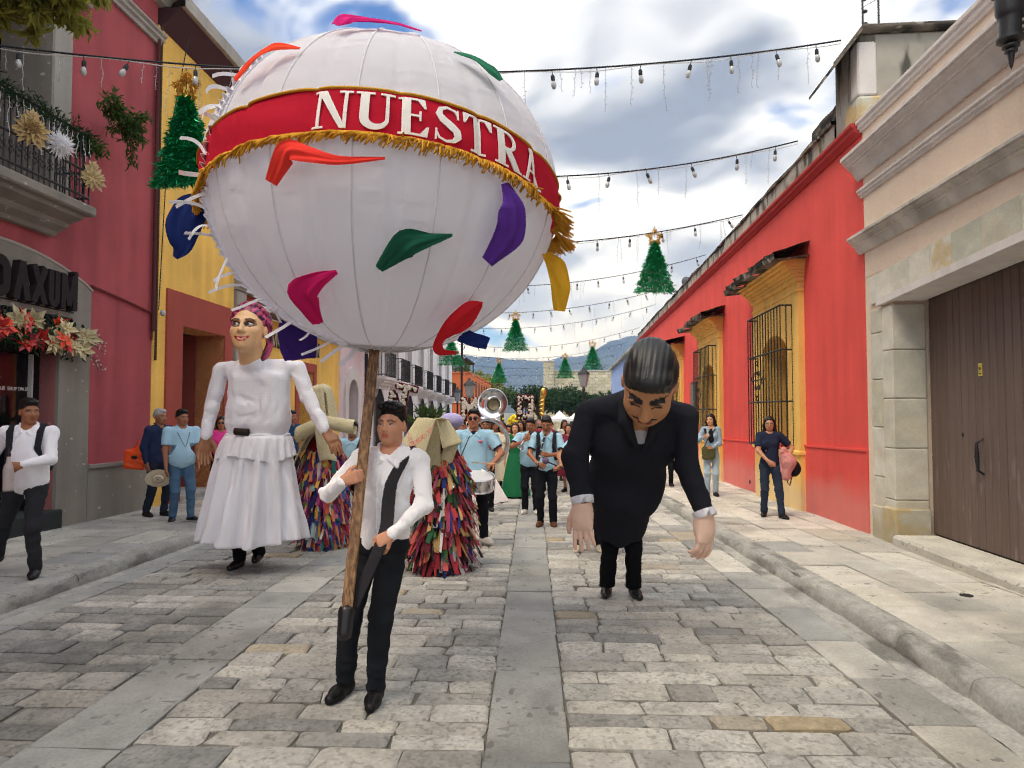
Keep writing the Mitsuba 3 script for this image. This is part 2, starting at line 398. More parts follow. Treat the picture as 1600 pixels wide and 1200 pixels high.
def stone(x0, x1, y0, y1, h=0.0, depth=0.07, cham=0.014, jit=0.008, tone=0.5, warm=0.0, road=True, rnd=0.02, dz=0.004):
    """one paving stone: an uneven outline, worn edges and a slightly domed, tilted top"""
    px = [x0 + rnd, (x0 + x1) / 2, x1 - rnd, x1, x1, x1 - rnd, (x0 + x1) / 2, x0 + rnd, x0, x0]
    py = [y0, y0, y0, y0 + rnd, y1 - rnd, y1, y1, y1, y1 - rnd, y0 + rnd]
    q = np.stack([px, py], 1) + rng.normal(0, jit, (10, 2)) * [1, 0.8]
    c = q.mean(0)
    d = q - c
    inn = c + d * np.maximum(0.5, 1 - cham / np.maximum(np.abs(d).max(0) * 0.8, 0.02))
    z = h + rng.normal(0, dz)
    tl = rng.normal(0, dz * 2.0, 2)
    zt = z + (inn - c) @ tl
    rings = [np.column_stack([q, np.full(10, h - depth)]), np.column_stack([q, np.full(10, z - cham * 0.75)]), np.column_stack([inn, zt]), np.array([[c[0], c[1], z + dz * 0.7]])]
    v = np.vstack(rings)
    if road: v[:, 0] = xr(v[:, 0], v[:, 1])
    v[:, 2] += gz(v[:, 1])
    i = np.arange(10); j = (i + 1) % 10
    f = np.vstack([quads(np.stack([i, j, j + 10, i + 10], 1)), quads(np.stack([i + 10, j + 10, j + 20, i + 20], 1)), np.stack([i + 20, j + 20, 0 * i + 30], 1)])
    return v, f, np.tile([[tone, warm]], (len(v), 1))

def strip(x0, x1, h, y0=-4.0, y1=140.0, n=160, road=True, edge=None):
    ys = np.concatenate([np.linspace(y0, 30, n), np.linspace(31, y1, 40)])
    v = []
    for x in (x0, x1):
        v.append(np.stack([xr(x, ys) if road else np.full_like(ys, x), ys, gz(ys) + h], 1))
    m = len(ys)
    i = np.arange(m - 1)
    return np.vstack(v), quads(np.stack([i, i + m, i + m + 1, i + 1], 1))

g = thing('ground', 'flat earth of the valley beyond the end of the street', 'ground', kind='structure')
put(g, (np.array([[-8900, -300, -1.75], [8900, -300, -1.75], [8900, 9300, -1.75], [-8900, 9300, -1.75]], float), quads([[0, 1, 2, 3]])), 'mortar')
hz = thing('haze', 'thin blue air over the whole valley', 'haze', kind='stuff')
scene[hz] = {'type': 'cube', 'to_world': T().translate([0, 4500, 300]).scale([9000, 4900, 303]), 'bsdf': {'type': 'null'}, 'interior': {'type': 'ref', 'id': 'haze_air'}}
KL, KR = -4.50, 2.50
road = thing('road', 'street paved with rough grey stone setts and smooth slab stripes', 'road', kind='structure')
put(road, strip(KL - 0.2, KR + 0.3, -0.022), 'mortar')
near, far = [], []
def lay(x0, x1, c0, c1, l0, l1, y0, ylim, yfar, tones, warmp=0.04, gap=0.012, **k):
    """courses across the street from x0 to x1; course depth c0..c1, stone length l0..l1"""
    y = y0
    while y < yfar:
        c = rng.uniform(c0, c1)
        n = max(1, int(round((x1 - x0) / rng.uniform(l0, l1))))
        cut = np.linspace(0, 1, n + 1)
        cut[1:-1] += rng.uniform(-0.26, 0.26, n - 1) / n
        for a, b in zip(cut[:-1], cut[1:]):
            w = rng.random()
            s = stone(x0 + (x1 - x0) * a + gap / 2, x0 + (x1 - x0) * b - gap / 2, y + gap / 2, y + c - gap / 2, tone=np.clip(rng.normal(*tones), 0, 1), warm=(rng.uniform(0.3, 0.8) if w < warmp else rng.uniform(0, 0.12)), **k)
            (near if y < ylim else far).append((s, x0))
        y += c
CSL, CSR, LSL, LSR, GUT = -0.305, 0.125, -2.63, -2.13, 1.97
lay(CSR, GUT, 0.14, 0.27, 0.27, 0.54, 2.9, 6.9, 24, (0.60, 0.19))
lay(LSR, CSL, 0.14, 0.27, 0.27, 0.54, 2.9, 6.9, 24, (0.58, 0.19))
lay(KL + 0.35, LSL, 0.15, 0.28, 0.28, 0.58, 2.9, 6.6, 24, (0.42, 0.19), 0.02)
setts_near, setts_far = near, far
near, far = [], []
kw = dict(jit=0.003, cham=0.006, rnd=0.012, dz=0.002, gap=0.006)
lay(CSL, CSR, 0.46, 0.72, 0.42, 0.44, 2.9, 12, 30, (0.22, 0.16), 0.0, **kw)
lay(LSL, LSR, 0.50, 0.75, 0.49, 0.51, 2.9, 12, 30, (0.26, 0.16), 0.0, **kw)
lay(GUT, KR - 0.15, 0.55, 0.95, 0.37, 0.39, 2.6, 12, 30, (0.42, 0.26), 0.1, **kw)
lay(KL + 0.10, KL + 0.35, 0.5, 0.9, 0.24, 0.26, 3.6, 12, 30, (0.3, 0.2), 0.02, **kw)
for (v, f, uv), _ in setts_near: part(road, 'paving_stone', (v, f), 'road_stone', uv=uv)
for (v, f, uv), _ in near: part(road, 'slab', (v, f), 'slab_stone', uv=uv)
for lst, nm, m in ((setts_far, 'distant_paving', 'road_stone'), (far, 'distant_slabs', 'slab_stone')):
    V, F = cat([(s[0], s[1]) for s, _ in lst])
    part(road, nm, (V, F), m, uv=np.vstack([s[2] for s, _ in lst]), kind='stuff')
for x0, x1 in ((CSR, GUT), (LSR, CSL), (KL + 0.3, LSL)):
    V, F = strip(x0, x1, -0.006, 24, 140)
    part(road, 'paved_surface', (V, F), 'road_stone', uv=np.tile([[0.5, 0.05]], (len(V), 1)))
# a patch of damp dirt in the gutter channel along each kerb
def rough_band(x0, x1, z0, z1, y0, y1, n, amp, seed):
    def fn(u, v):
        y = y0 + (y1 - y0) * u
        q = np.stack([v * 3, y * 3, 0 * y], -1)
        x = xr(x0 + (x1 - x0) * v, y) + amp * 2 * (meshkit.fbm(q * 1.7, 3, seed) - 0.5)
        return np.stack([x, y, gz(y) + z0 + (z1 - z0) * v + amp * (meshkit.fbm(q * 3, 3, seed + 3) - 0.5)], -1)
    return sheet(fn, n, 8)
part(road, 'gutter_channel', rough_band(KR - 0.16, KR + 0.02, -0.004, 0.008, 2.3, 40, 500, 0.015, 3), 'kerb_stone', smooth=True)
part(road, 'gutter_channel', rough_band(KL + 0.12, KL - 0.02, -0.004, 0.006, 2.6, 40, 500, 0.015, 5), 'kerb_stone', smooth=True)

# ---- kerbs and pavements
def kerb(x0, x1, y0, y1, side, top=0.135):
    """one worn kerb stone; side -1: its street face looks towards -x"""
    n, prof = 9, []
    w = x1 - x0
    P = [(0, -0.06), (0.0, 0.02), (0.012, 0.075), (0.035, 0.118), (0.085, top), (w * 0.6, top + 0.002), (w, top)]
    V = []
    r0 = rng.random(3)
    for t in np.linspace(0, 1, n):
        y = y0 + (y1 - y0) * t
        e = 0.014 * max(0, abs(t - 0.5) * 2 - 0.8) / 0.2
        for k, (a, z) in enumerate(P):
            q = np.array([y * 4 + r0[0] * 9, k * 0.7, side * 3.0])
            wob = (meshkit.fbm(q[None], 3, 2)[0] - 0.5)
            wear = 0.05 * max(0, meshkit.noise(np.array([[y * 1.7 + 31, side, 0.3]]))[0] - 0.6) * (k in (2, 3, 4))
            a2 = a + 0.03 * wob * (k < 5) + e + wear
            x = x0 + a2 if side < 0 else x1 - a2
            V.append([xr(x, y), y, gz(y) + z + 0.016 * wob * (k in (2, 3, 4)) - wear * 0.8 - e * 0.4 * (k > 1)])
    m = len(P)
    i, j = np.meshgrid(np.arange(n - 1), np.arange(m - 1), indexing='ij')
    f = quads(np.stack([i * m + j, (i + 1) * m + j, (i + 1) * m + j + 1, i * m + j + 1], -1).reshape(-1, 4))
    k = np.arange(1, m - 1)
    f = np.vstack([f, np.stack([0 * k, k, k + 1], 1), np.stack([0 * k, k + 1, k], 1) + (n - 1) * m])
    return np.array(V), f

def pavement(name, label, x_in, x_out, side, cols, y0, ylim, yfar, tones, warmp):
    s = thing(name, label, 'pavement', kind='structure')
    if side < 0: put(s, strip(x_in + 0.05, x_out + 1.6, 0.112), 'mortar')
    else: put(s, strip(x_out - 1.2, x_in - 0.05, 0.112), 'mortar')
    y, rest = y0, []
    while y < 60:
        L = rng.uniform(0.7, 1.25)
        kx = (x_in, x_in + 0.22) if side < 0 else (x_in - 0.22, x_in)
        m = kerb(*kx, y + 0.004, y + L - 0.004, side)
        if y < 17: part(s, 'kerb_stone', m, 'kerb_stone', smooth=50)
        else: rest.append(m)
        y += L
    part(s, 'distant_kerb', cat(rest), 'kerb_stone', kind='stuff')
    a = x_in + 0.225 if side < 0 else x_in - 0.225
    b = x_out
    xs = np.linspace(a, b, cols + 1)
    fars = []
    for c in range(cols):
        y = y0 + rng.uniform(-0.6, 0)
        x0, x1 = sorted(xs[c:c + 2])
        while y < yfar:
            L = rng.uniform(0.5, 1.05)
            w = rng.random()
            sb = stone(x0 + 0.006, x1 - 0.006, y + 0.006, y + L - 0.006, h=0.137, depth=0.03, cham=0.008, jit=0.004, rnd=0.015, dz=0.003,
                       tone=np.clip(rng.normal(*tones), 0, 1), warm=rng.uniform(0.3, 0.7) if w < warmp else rng.uniform(0, 0.2))
            if y < ylim: part(s, 'slab', sb[:2], 'slab_stone', uv=sb[2])
            else: fars.append(sb)
            y += L
    V, F = cat([q[:2] for q in fars])
    part(s, 'distant_slabs', (V, F), 'slab_stone', uv=np.vstack([q[2] for q in fars]), kind='stuff')
    V, F = strip(min(a, b), max(a, b), 0.133, yfar - 1, 140)
    part(s, 'paved_surface', (V, F), 'slab_stone', uv=np.tile([[0.5, 0.1]], (len(V), 1)))
    # beyond the laid slabs the same paving runs to the walls
    V, F = strip(b, b + 1.6 * (1 if side < 0 else -1), 0.131)
    part(s, 'wall_margin', (V, F), 'slab_stone', uv=np.tile([[0.5, 0.15]], (len(V), 1)))
pavement('sidewalk', 'right hand pavement of pale worn slabs with a stone kerb', KR, KR + 2.55, -1, 5, 2.2, 14, 34, (0.70, 0.17), 0.10)
pavement('sidewalk', 'left hand pavement of grey slabs with a broken stone kerb', KL, KL - 2.55, 1, 4, 3.2, 13, 34, (0.38, 0.18), 0.03)
# ================================================================ BUILDINGS ON THE RIGHT (s along the street, n out of the wall, z up)
def RW(m):
    v = np.asarray(m[0], float)
    return np.stack([4.35 + 0.035 * (v[:, 0] - 9.4) - v[:, 1], v[:, 0] + 0.035 * v[:, 1], v[:, 2]], 1), m[1]
def LW(m):
    v = np.asarray(m[0], float)
    return np.stack([-6.85 + v[:, 1], v[:, 0], v[:, 2]], 1), m[1]
def slab_sz(poly, n0, n1, holes=()):
    """a polygon in (s, z) made solid between n0 and n1"""
    v, f = prism(poly, n1 - n0, holes)
    return np.stack([v[:, 0], v[:, 2] + n0, v[:, 1]], 1), f
def sweep_nz(prof, s0, s1):
    """a moulding profile in (n, z) run along s"""
    v, f = prism(prof, s1 - s0)
    return np.stack([v[:, 2] + s0, v[:, 0], v[:, 1]], 1), f
def rect(a, b, c, d): return [(a, c), (b, c), (b, d), (a, d)]
def arch_pts(a, b, z0, z1, rise, n=12):
    t = np.linspace(0, np.pi, n)
    return [(a, z0), (b, z0)] + [((a + b) / 2 + (b - a) / 2 * math.cos(x), z1 + rise * math.sin(x)) for x in t]

# ---- cream building with the garage
W = RW
c = thing('cream_building', 'cream plastered building with heavy grey cornices and a wide brown garage door', 'building')
open_poly = [(1.6, -0.6), (8.70, -0.6), (8.70, 3.14), (1.6, 3.50)]
part(c, 'wall', W(slab_sz([(-3, -0.6), (9.47, -0.6), (9.47, 5.50), (-3, 5.50)], -0.6, 0.0, [open_poly])), 'cream')
part(c, 'roof', W(bx(-3, 9.4, -9, -0.62, -0.6, 5.3)), 'grey_pale')
def cornice(parent, z, h, n, s0, s1, m, name='cornice', steps=None):
    prof = [(-0.02, z), (0.03, z), (0.05, z + 0.10 * h), (0.10 * n + 0.05, z + 0.25 * h), (0.45 * n, z + 0.42 * h), (0.62 * n, z + 0.50 * h), (0.62 * n, z + 0.58 * h),
            (0.72 * n, z + 0.60 * h), (0.72 * n, z + 0.66 * h), (0.90 * n, z + 0.76 * h), (0.90 * n, z + 0.84 * h), (n, z + 0.86 * h), (n, z + h), (-0.02, z + h + 0.05)]
    return part(parent, name, W(sweep_nz(prof, s0, s1)), m)
cornice(c, 4.86, 0.31, 0.25, -3, 9.60, 'cream_trim')
cornice(c, 3.84, 0.22, 0.19, -3, 9.58, 'trim_grimy', 'lower_cornice')
part(c, 'string_course', W(sweep_nz([(-0.02, 4.60), (0.02, 4.60), (0.03, 4.63), (0.05, 4.64), (0.05, 4.67), (0.07, 4.68), (0.07, 4.71), (-0.02, 4.725)], -3, 9.53)), 'cream_trim')
part(c, 'coping', W(sweep_nz([(-0.55, 5.503), (0.03, 5.503), (0.03, 5.54), (0.055, 5.55), (0.055, 5.60), (0.08, 5.61), (0.08, 5.65), (-0.55, 5.68)], -3, 9.52)), 'cream_trim')
part(c, 'frieze', W(bx(-3, 9.44, 0.0, 0.006, 3.50, 3.84)), 'cream')
# stone jamb and lintel of single blocks
zs = [0.06, 0.62, 1.25, 1.86, 2.46, 3.02]
for k in range(5):
    for (a, b, q) in ((8.655, 8.93, 0), (8.94, 9.26, 1)):
        zz = zs[k] + 0.25 * q * (k > 0), zs[k + 1] + 0.25 * q * (k < 4)
        m = W(bx(a, b, -0.36 if q == 0 else -0.05, 0.035 + 0.004 * rng.random(), zz[0] + 0.003, zz[1] - 0.003, 0.012))
        part(c, 'jamb_stone', m, 'ashlar', uv=np.tile([[rng.uniform(0.3, 1), rng.uniform(0, 0.35)]], (len(m[0]), 1)))
s = 9.27
while s > -1.5:
    w = rng.uniform(0.42, 0.62)
    a, b = s - w, s
    lo = lambda q: 3.06 + 0.05 * (8.66 - q)
    poly = [(a + 0.003, lo(a) + 0.075), (b - 0.003, lo(b) + 0.075), (b - 0.003, lo(b) + 0.43), (a + 0.003, lo(a) + 0.43)]
    m = W(slab_sz(poly, -0.36, 0.03 + 0.004 * rng.random()))
    part(c, 'lintel_stone', m, 'ashlar', uv=np.tile([[rng.uniform(0.2, 1), rng.uniform(0, 1) ** 4 * 0.8]], (len(m[0]), 1)))
    s -= w
part(c, 'lintel_moulding', W(slab_sz([(-1.5, 3.55), (9.0, 3.045), (9.0, 3.13), (-1.5, 3.64)], -0.36, 0.075)), 'cream_trim')
part(c, 'plinth_block', W(bx(8.62, 8.97, -0.37, 0.06, -0.2, 0.52, 0.02)), 'ashlar', uv=np.tile([[0.45, 0.9]], (24, 1)))
part(c, 'plinth_block', W(bx(8.98, 9.30, -0.02, 0.05, -0.2, 0.50, 0.02)), 'ashlar', uv=np.tile([[0.8, 0.4]], (24, 1)))
part(c, 'threshold', W(bx(1.2, 8.60, -0.42, 0.12, 0.0, 0.215, 0.03)), 'slab_stone', uv=np.tile([[0.75, 0.15]], (24, 1)))
door = part(c, 'garage_door', W(bx(1.0, 8.72, -0.50, -0.44, 0.15, 3.6)), 'dark_iron')
s = 8.67
while s > 1.2:
    w = 0.132
    m = W(bx(s - w + 0.004, s - 0.004, -0.438, -0.405 + 0.003 * rng.random(), 0.225, 3.09 + 0.05 * (8.66 - s) + 0.05, 0.006))
    part(door, 'plank', m, 'plank', uv=np.tile([[rng.uniform(0.2, 0.8), 0]], (24, 1)))
    s -= w
def Pw(px): return px
hs = 7.62
part(door, 'handle', W(tube([(hs, -0.40, 1.03), (hs, -0.345, 1.07), (hs, -0.335, 1.22), (hs, -0.335, 1.36), (hs, -0.40, 1.41)], [0.012, 0.016, 0.024, 0.016, 0.01], 8)), 'iron', smooth=60)
part(door, 'keyhole', W(bx(7.98, 8.01, -0.41, -0.398, 1.42, 1.46)), 'iron')
stk = part(door, 'sticker', W(bx(7.60, 7.665, -0.41, -0.398, 2.08, 2.22)), 'matte', color=(0.55, 0.45, 0.10), label='small yellow sticker on the planks')
part(stk, 'emblem', W(cat([tube([(7.632, -0.396, 2.16), (7.632, -0.393, 2.16)], 0.018, 12), bx(7.615, 7.65, -0.397, -0.394, 2.10, 2.115)])), 'matte', color=(0.12, 0.10, 0.03))

# wall lantern seen from below at the top right corner
lt = thing('wall_lantern', 'black wall lantern on a bracket high on the cream building, cut by the picture corner', 'street lamp')
def at0(m): return xf(m, None, (3.70, 5.52, 0))
part(lt, 'finial', at0(lathe([(0.0, 4.395), (0.012, 4.42), (0.028, 4.53), (0.045, 4.535), (0.045, 4.55), (0.03, 4.56), (0.062, 4.575), (0.062, 4.59), (0.03, 4.60), (0.098, 4.63), (0.098, 4.65), (0.05, 4.66)], 24)), 'iron', smooth=40)
part(lt, 'body', at0(lathe([(0.0, 4.655), (0.075, 4.655), (0.075, 4.80), (0.085, 4.82), (0.10, 4.86), (0.10, 5.0), (0.13, 5.02), (0.0, 5.03)], 24)), 'iron', smooth=40)
for dz in (0.0, 0.055, 0.11):
    part(lt, 'bracket_bar', tube([(3.76, 5.5, 4.70 + dz), (4.25, 5.35, 4.83 + dz)], 0.017, 8), 'iron', smooth=50)
gl = part(lt, 'lantern', at0(lathe([(0.11, 5.03), (0.19, 5.42), (0.2, 5.44), (0.05, 5.6), (0, 5.66)], 6)), 'bulb_glass')

# ---- red building
r = thing('red_building', 'long coral red single storey building with ochre barred windows and a weathered parapet', 'building')
RE = 39.0
centers = [13.30, 19.45, 25.5, 31.6, 37.0]
part(r, 'wall', W(slab_sz(rect(9.475, RE, -1.6, 5.47), -0.5, 0.0, [rect(q - 0.95, q + 0.95, 1.05 + gz(q) * 1.0, 3.6 + gz(q)) for q in centers])), 'coral')
part(r, 'roof', W(bx(9.5, RE - 0.05, -9, -0.52, -1.6, 5.40)), 'grey_pale')
pl = lambda q: 1.235 + gz(q) * 1.15
ss = np.linspace(9.48, RE - 0.03, 24)
part(r, 'plinth', W(slab_sz([(9.48, -1.6), (RE - 0.03, -1.6)] + [(q, pl(q)) for q in ss[::-1]], -0.02, 0.022)), 'coral')
part(r, 'plinth_moulding', W(slab_sz([(q, pl(q) + 0.003) for q in ss] + [(q, pl(q) + 0.035) for q in ss[::-1]], -0.02, 0.04)), 'coral')
part(r, 'eave', W(sweep_nz([(-0.3, 5.473), (0.03, 5.473), (0.05, 5.50), (0.10, 5.53), (0.10, 5.57), (0.14, 5.60), (0.14, 5.64), (-0.3, 5.66)], 9.5, RE)), 'coral_trim')
def ragged(s0, s1, z0, z1, n0, n1, amp, seed, k=120):
    def fn(u, v):
        s = s0 + (s1 - s0) * u
        ring = np.array([(n0, z0), (n1, z0), (n1, z1), (n0, z1), (n0, z0)])
        a = np.interp(v * 4, range(5), ring[:, 0]); b = np.interp(v * 4, range(5), ring[:, 1])
        w = meshkit.fbm(np.stack([s * 1.5, b * 3, a * 3], -1), 4, seed) - 0.5
        return np.stack([s, a + amp * w, b + amp * 1.3 * w * (b > (z0 + z1) / 2)], -1)
    return sheet(fn, k, 13)
part(r, 'parapet', W(ragged(10.4, RE, 5.66, 6.0, -0.32, 0.02, 0.06, 4, 240)), 'weathered', smooth=40)
part(r, 'parapet_coping', W(ragged(10.4, RE, 6.0, 6.05, -0.36, 0.06, 0.05, 9, 240)), 'dark_slab', smooth=40)
# chimney-like corner tower
tw = part(r, 'corner_tower', W(bx(9.56, 10.40, -1.75, -0.004, 5.66, 6.92, 0.03)), 'weathered', label='weathered block of masonry with a stone lid on the near end of the roof')
part(tw, 'quoin', W(bx(9.54, 9.80, -0.24, 0.012, 6.05, 6.80, 0.02)), 'cream_trim')
part(tw, 'base', W(cat([bx(9.52, 10.0, -0.5, 0.03, 5.66, 6.05, 0.05)])), 'ashlar', uv=np.tile([[0.35, 1.0]], (24, 1)))
def lid(a0, a1, n0, z0, n1, z1, t):
    return cat([slab for slab in [(np.array([[a0, n0, z0], [a1, n0, z0], [a1, n1, z1], [a0, n1, z1], [a0, n0, z0 + t], [a1, n0, z0 + t], [a1, n1, z1 + t], [a0, n1, z1 + t]], float), quads([[0, 1, 2, 3], [4, 7, 6, 5], [0, 4, 5, 1], [1, 5, 6, 2], [2, 6, 7, 3], [3, 7, 4, 0]]))]])
part(tw, 'lid_slab', W(lid(9.44, 10.5, 0.34, 6.42, -0.02, 6.90, 0.05)), 'dark_slab')
part(tw, 'lid_slab', W(bx(9.44, 10.5, -1.9, -0.02, 6.925, 7.0, 0.02)), 'dark_slab')
part(r, 'roof_block', W(ragged(10.45, 11.5, 6.0, 6.30, -0.5, -0.05, 0.08, 14, 16)), 'dark_slab')
for xx, yy, hh in ((4.52, 9.75, 8.6), (4.74, 9.75, 8.6)):
    ms = part(r, 'fence_mast', tube([(xx, yy, 6.0 if xx > 4.6 else 6.95), (xx, yy, hh)], 0.014, 6), 'iron')
    if xx < 4.6:
        for q in (7.08, 7.16, 7.34, 7.52):
            part(ms, 'insulator', xf(lathe([(0, -0.02), (0.035, -0.012), (0.035, 0.012), (0, 0.02)], 10), RY(0), (xx + 0.03, yy, q)), 'iron', smooth=40)
for q in (7.4, 7.6, 7.8, 8.0):
    part(r, 'fence_wire', tube([(4.52, 9.75, q), (7.5, 4.5, q)], 0.004, 4), 'iron')

def window(q, near_=True):
    g0 = float(gz(q))
    wd = part(r, 'window', W(slab_sz(rect(q - 1.42, q + 1.42, -1.6, 4.05 + g0), -0.62, 0.10, [arch_pts(q - 0.80, q + 0.80, 1.16 + g0, 2.85 + g0, 0.42)])), 'ochre', label='ochre framed window behind an iron cage')
    part(wd, 'sill', W(bx(q - 1.45, q + 1.45, 0.0, 0.15, 1.10 + g0, 1.17 + g0, 0.012)), 'ochre')
    for k, (n, z) in enumerate(((0.15, 4.05), (0.18, 4.13), (0.23, 4.19), (0.29, 4.25), (0.35, 4.31), (0.40, 4.37))):
        part(wd, 'moulding', W(bx(q - 1.40 - n * 0.3, q + 1.40 + n * 0.3, -0.1, n, z + g0 + 0.002, z + (0.078 if k == 0 else 0.058) + g0, 0.008)), 'ochre')
    part(wd, 'necking', W(bx(q - 1.44, q + 1.44, 0.0, 0.125, 3.88 + g0, 3.93 + g0, 0.01)), 'ochre')
    # stone lid, sloping to the street and broken along its front
    for (a, b, sd) in ((q - 1.75, q - 0.35, 3), (q - 0.33, q + 0.75, 8), (q + 0.77, q + 1.85, 5)):
        def fn(u, v, a=a, b=b, sd=sd):
            s_ = a + (b - a) * u
            ring = np.array([(-0.02, 4.44), (0.60, 4.38), (0.63, 4.50), (-0.02, 4.68), (-0.02, 4.44)])
            n_ = np.interp(v * 4, range(5), ring[:, 0]); z_ = np.interp(v * 4, range(5), ring[:, 1])
            w_ = meshkit.fbm(np.stack([s_ * 3, n_ * 2, z_ * 4 + sd], -1), 4, sd) - 0.5
            return np.stack([s_, n_ + 0.16 * w_ * (n_ > 0.3), z_ + g0 + 0.05 * w_ - 0.03 * (sd == 5)], -1)
        part(wd, 'hood_slab', W(sheet(fn, 24, 13)), 'dark_slab', smooth=40)
    # joinery in the deep reveal
    part(wd, 'frame', W(cat([bx(q - 0.80, q - 0.70, -0.45, -0.36, 1.17 + g0, 3.3 + g0), bx(q + 0.70, q + 0.80, -0.45, -0.36, 1.17 + g0, 3.3 + g0), bx(q - 0.05, q + 0.05, -0.45, -0.36, 1.17 + g0, 3.3 + g0), bx(q - 0.7, q + 0.7, -0.44, -0.37, 2.7 + g0, 2.8 + g0)])), 'matte', color=(0.075, 0.035, 0.022))
    part(wd, 'shutter', W(bx(q - 0.82, q - 0.76, -0.36, 0.02, 1.17 + g0, 3.0 + g0, 0.01)), 'matte', color=(0.10, 0.045, 0.028))
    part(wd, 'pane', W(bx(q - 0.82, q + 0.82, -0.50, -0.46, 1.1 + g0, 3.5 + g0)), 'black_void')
    cg = part(wd, 'cage', W(cat([tube([(q - 1.08, 0.02, z + g0), (q - 1.08, 0.30, z + g0), (q + 1.08, 0.30, z + g0), (q + 1.08, 0.02, z + g0)], 0.016, 6) for z in (1.2, 2.02, 2.92, 3.70)])), 'dark_iron')
    nb = 13
    for t in np.linspace(q - 1.08, q + 1.08, nb):
        part(cg, 'bar', W(tube([(t, 0.30, 1.18 + g0), (t, 0.30, 3.70 + g0)], 0.011, 6)), 'dark_iron')
    for sgn in (-1, 1):
        for n in (0.10, 0.20):
            part(cg, 'bar', W(tube([(q + sgn * 1.08, n, 1.18 + g0), (q + sgn * 1.08, n, 3.7 + g0)], 0.011, 6)), 'dark_iron')
    th = np.linspace(0, 4.4 * np.pi / 2, 18)
    curls = []
    for (du, dz, s0, s1) in ((-0.32, 0.10, 1, 1), (-0.1, 0.10, -1, 1), (-0.32, -0.12, 1, -1), (-0.1, -0.12, -1, -1), (0.12, 0.0, 1, 1), (-0.55, 0.0, -1, -1), (-0.2, 0.3, 1, 1), (-0.2, -0.33, -1, -1)):
        rr = 0.10 - 0.016 * th
        curls.append(tube(np.stack([q + 0.55 + du + s0 * rr * np.cos(th), 0 * th + 0.325, 2.45 + g0 + dz + s1 * rr * np.sin(th)], 1), 0.010, 5))
    curls.append(tube([(q - 0.2, 0.325, 2.45 + g0), (q + 0.8, 0.325, 2.45 + g0)], 0.012, 5))
    part(cg, 'scrollwork', W(cat(curls)), 'dark_iron')
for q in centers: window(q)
pq = part(r, 'plaque', W(bx(21.55, 22.45, 0.002, 0.06, 1.72 + gz(22), 2.95 + gz(22), 0.015)), 'matte', color=(0.10, 0.055, 0.05), label='bronze green plaque in a dark red frame')
part(pq, 'panel', W(bx(21.63, 22.37, 0.055, 0.064, 1.80 + gz(22), 2.87 + gz(22))), 'matte', color=(0.13, 0.155, 0.13))
part(r, 'vent', W(bx(15.4, 15.5, 0.015, 0.03, 0.12, 0.2)), 'black_void')
# pavement-side wear low on the walls is in the plaster; a drain cover lies in the slabs
dc = thing('drain_cover', 'small dark round drain cover in the right pavement', 'drain cover')
put(dc, xf(lathe([(0.0, 0.0), (0.05, 0.0), (0.055, -0.01)], 16), None, (3.62, 6.15, float(gz(6.15)) + 0.145)), 'dark_iron')

# ---- blue building beyond
b = thing('blue_building', 'pale blue building beyond the red one, only its corner and eave in view', 'building')
part(b, 'wall', W(slab_sz(rect(39.05, 62, -2, 5.35), -8, 0.05)), 'blue_wall')
part(b, 'eave', W(bx(39.05, 62.2, -8.2, 0.30, 5.36, 5.50)), 'weathered')
ch = part(b, 'roof_chimney', W(bx(41.0, 42.6, -3.2, -1.6, 5.5, 7.35)), 'weathered', label='square masonry chimney rising behind the parapet')
part(ch, 'cap', W(cat([bx(40.9, 42.7, -3.3, -1.5, 7.36, 7.45)])), 'weathered')
sp = thing('roof_loudspeaker', 'small round grey loudspeaker on the parapet of the red building', 'loudspeaker')
put(sp, xf(lathe([(0.0, 0.0), (0.10, 0.02), (0.16, 0.10), (0.16, 0.2), (0.06, 0.25), (0, 0.26)], 16), RX(70) , (5.05, 24.5, 6.22)), 'matte', smooth=40, color=(0.10, 0.11, 0.13))
# ================================================================ BUILDINGS ON THE LEFT
W = LW
L = thing('rose_building', 'faded rose red building with a shoe shop at street level and a balcony above', 'building')
door_o = rect(6.9, 9.42, -0.4, 2.66)
balc_o = rect(7.3, 9.15, 4.57, 7.55)
part(L, 'wall', W(slab_sz(rect(-4, 11.78, -0.6, 9.9), -0.7, 0.0, [door_o, balc_o])), 'rose')
part(L, 'roof', W(bx(-4, 11.7, -9, -2.6, -0.6, 9.7)), 'grey_pale')
part(L, 'upper_floor', W(bx(-4, 11.7, -2.6, -0.72, 3.2, 4.5)), 'grey_pale')
part(L, 'cornice', W(sweep_nz([(-0.02, 8.22), (0.05, 8.22), (0.06, 8.28), (0.10, 8.31), (0.10, 8.36), (0.14, 8.39), (0.14, 8.43), (-0.02, 8.46)], -4, 11.86)), 'grey_pale')
part(L, 'top_cornice', W(sweep_nz([(-0.02, 8.95), (0.10, 8.98), (0.18, 9.10), (0.42, 9.20), (0.45, 9.28), (0.45, 9.40), (0.55, 9.46), (0.55, 9.56), (-0.02, 9.62)], -4, 11.95)), 'grey_pale')
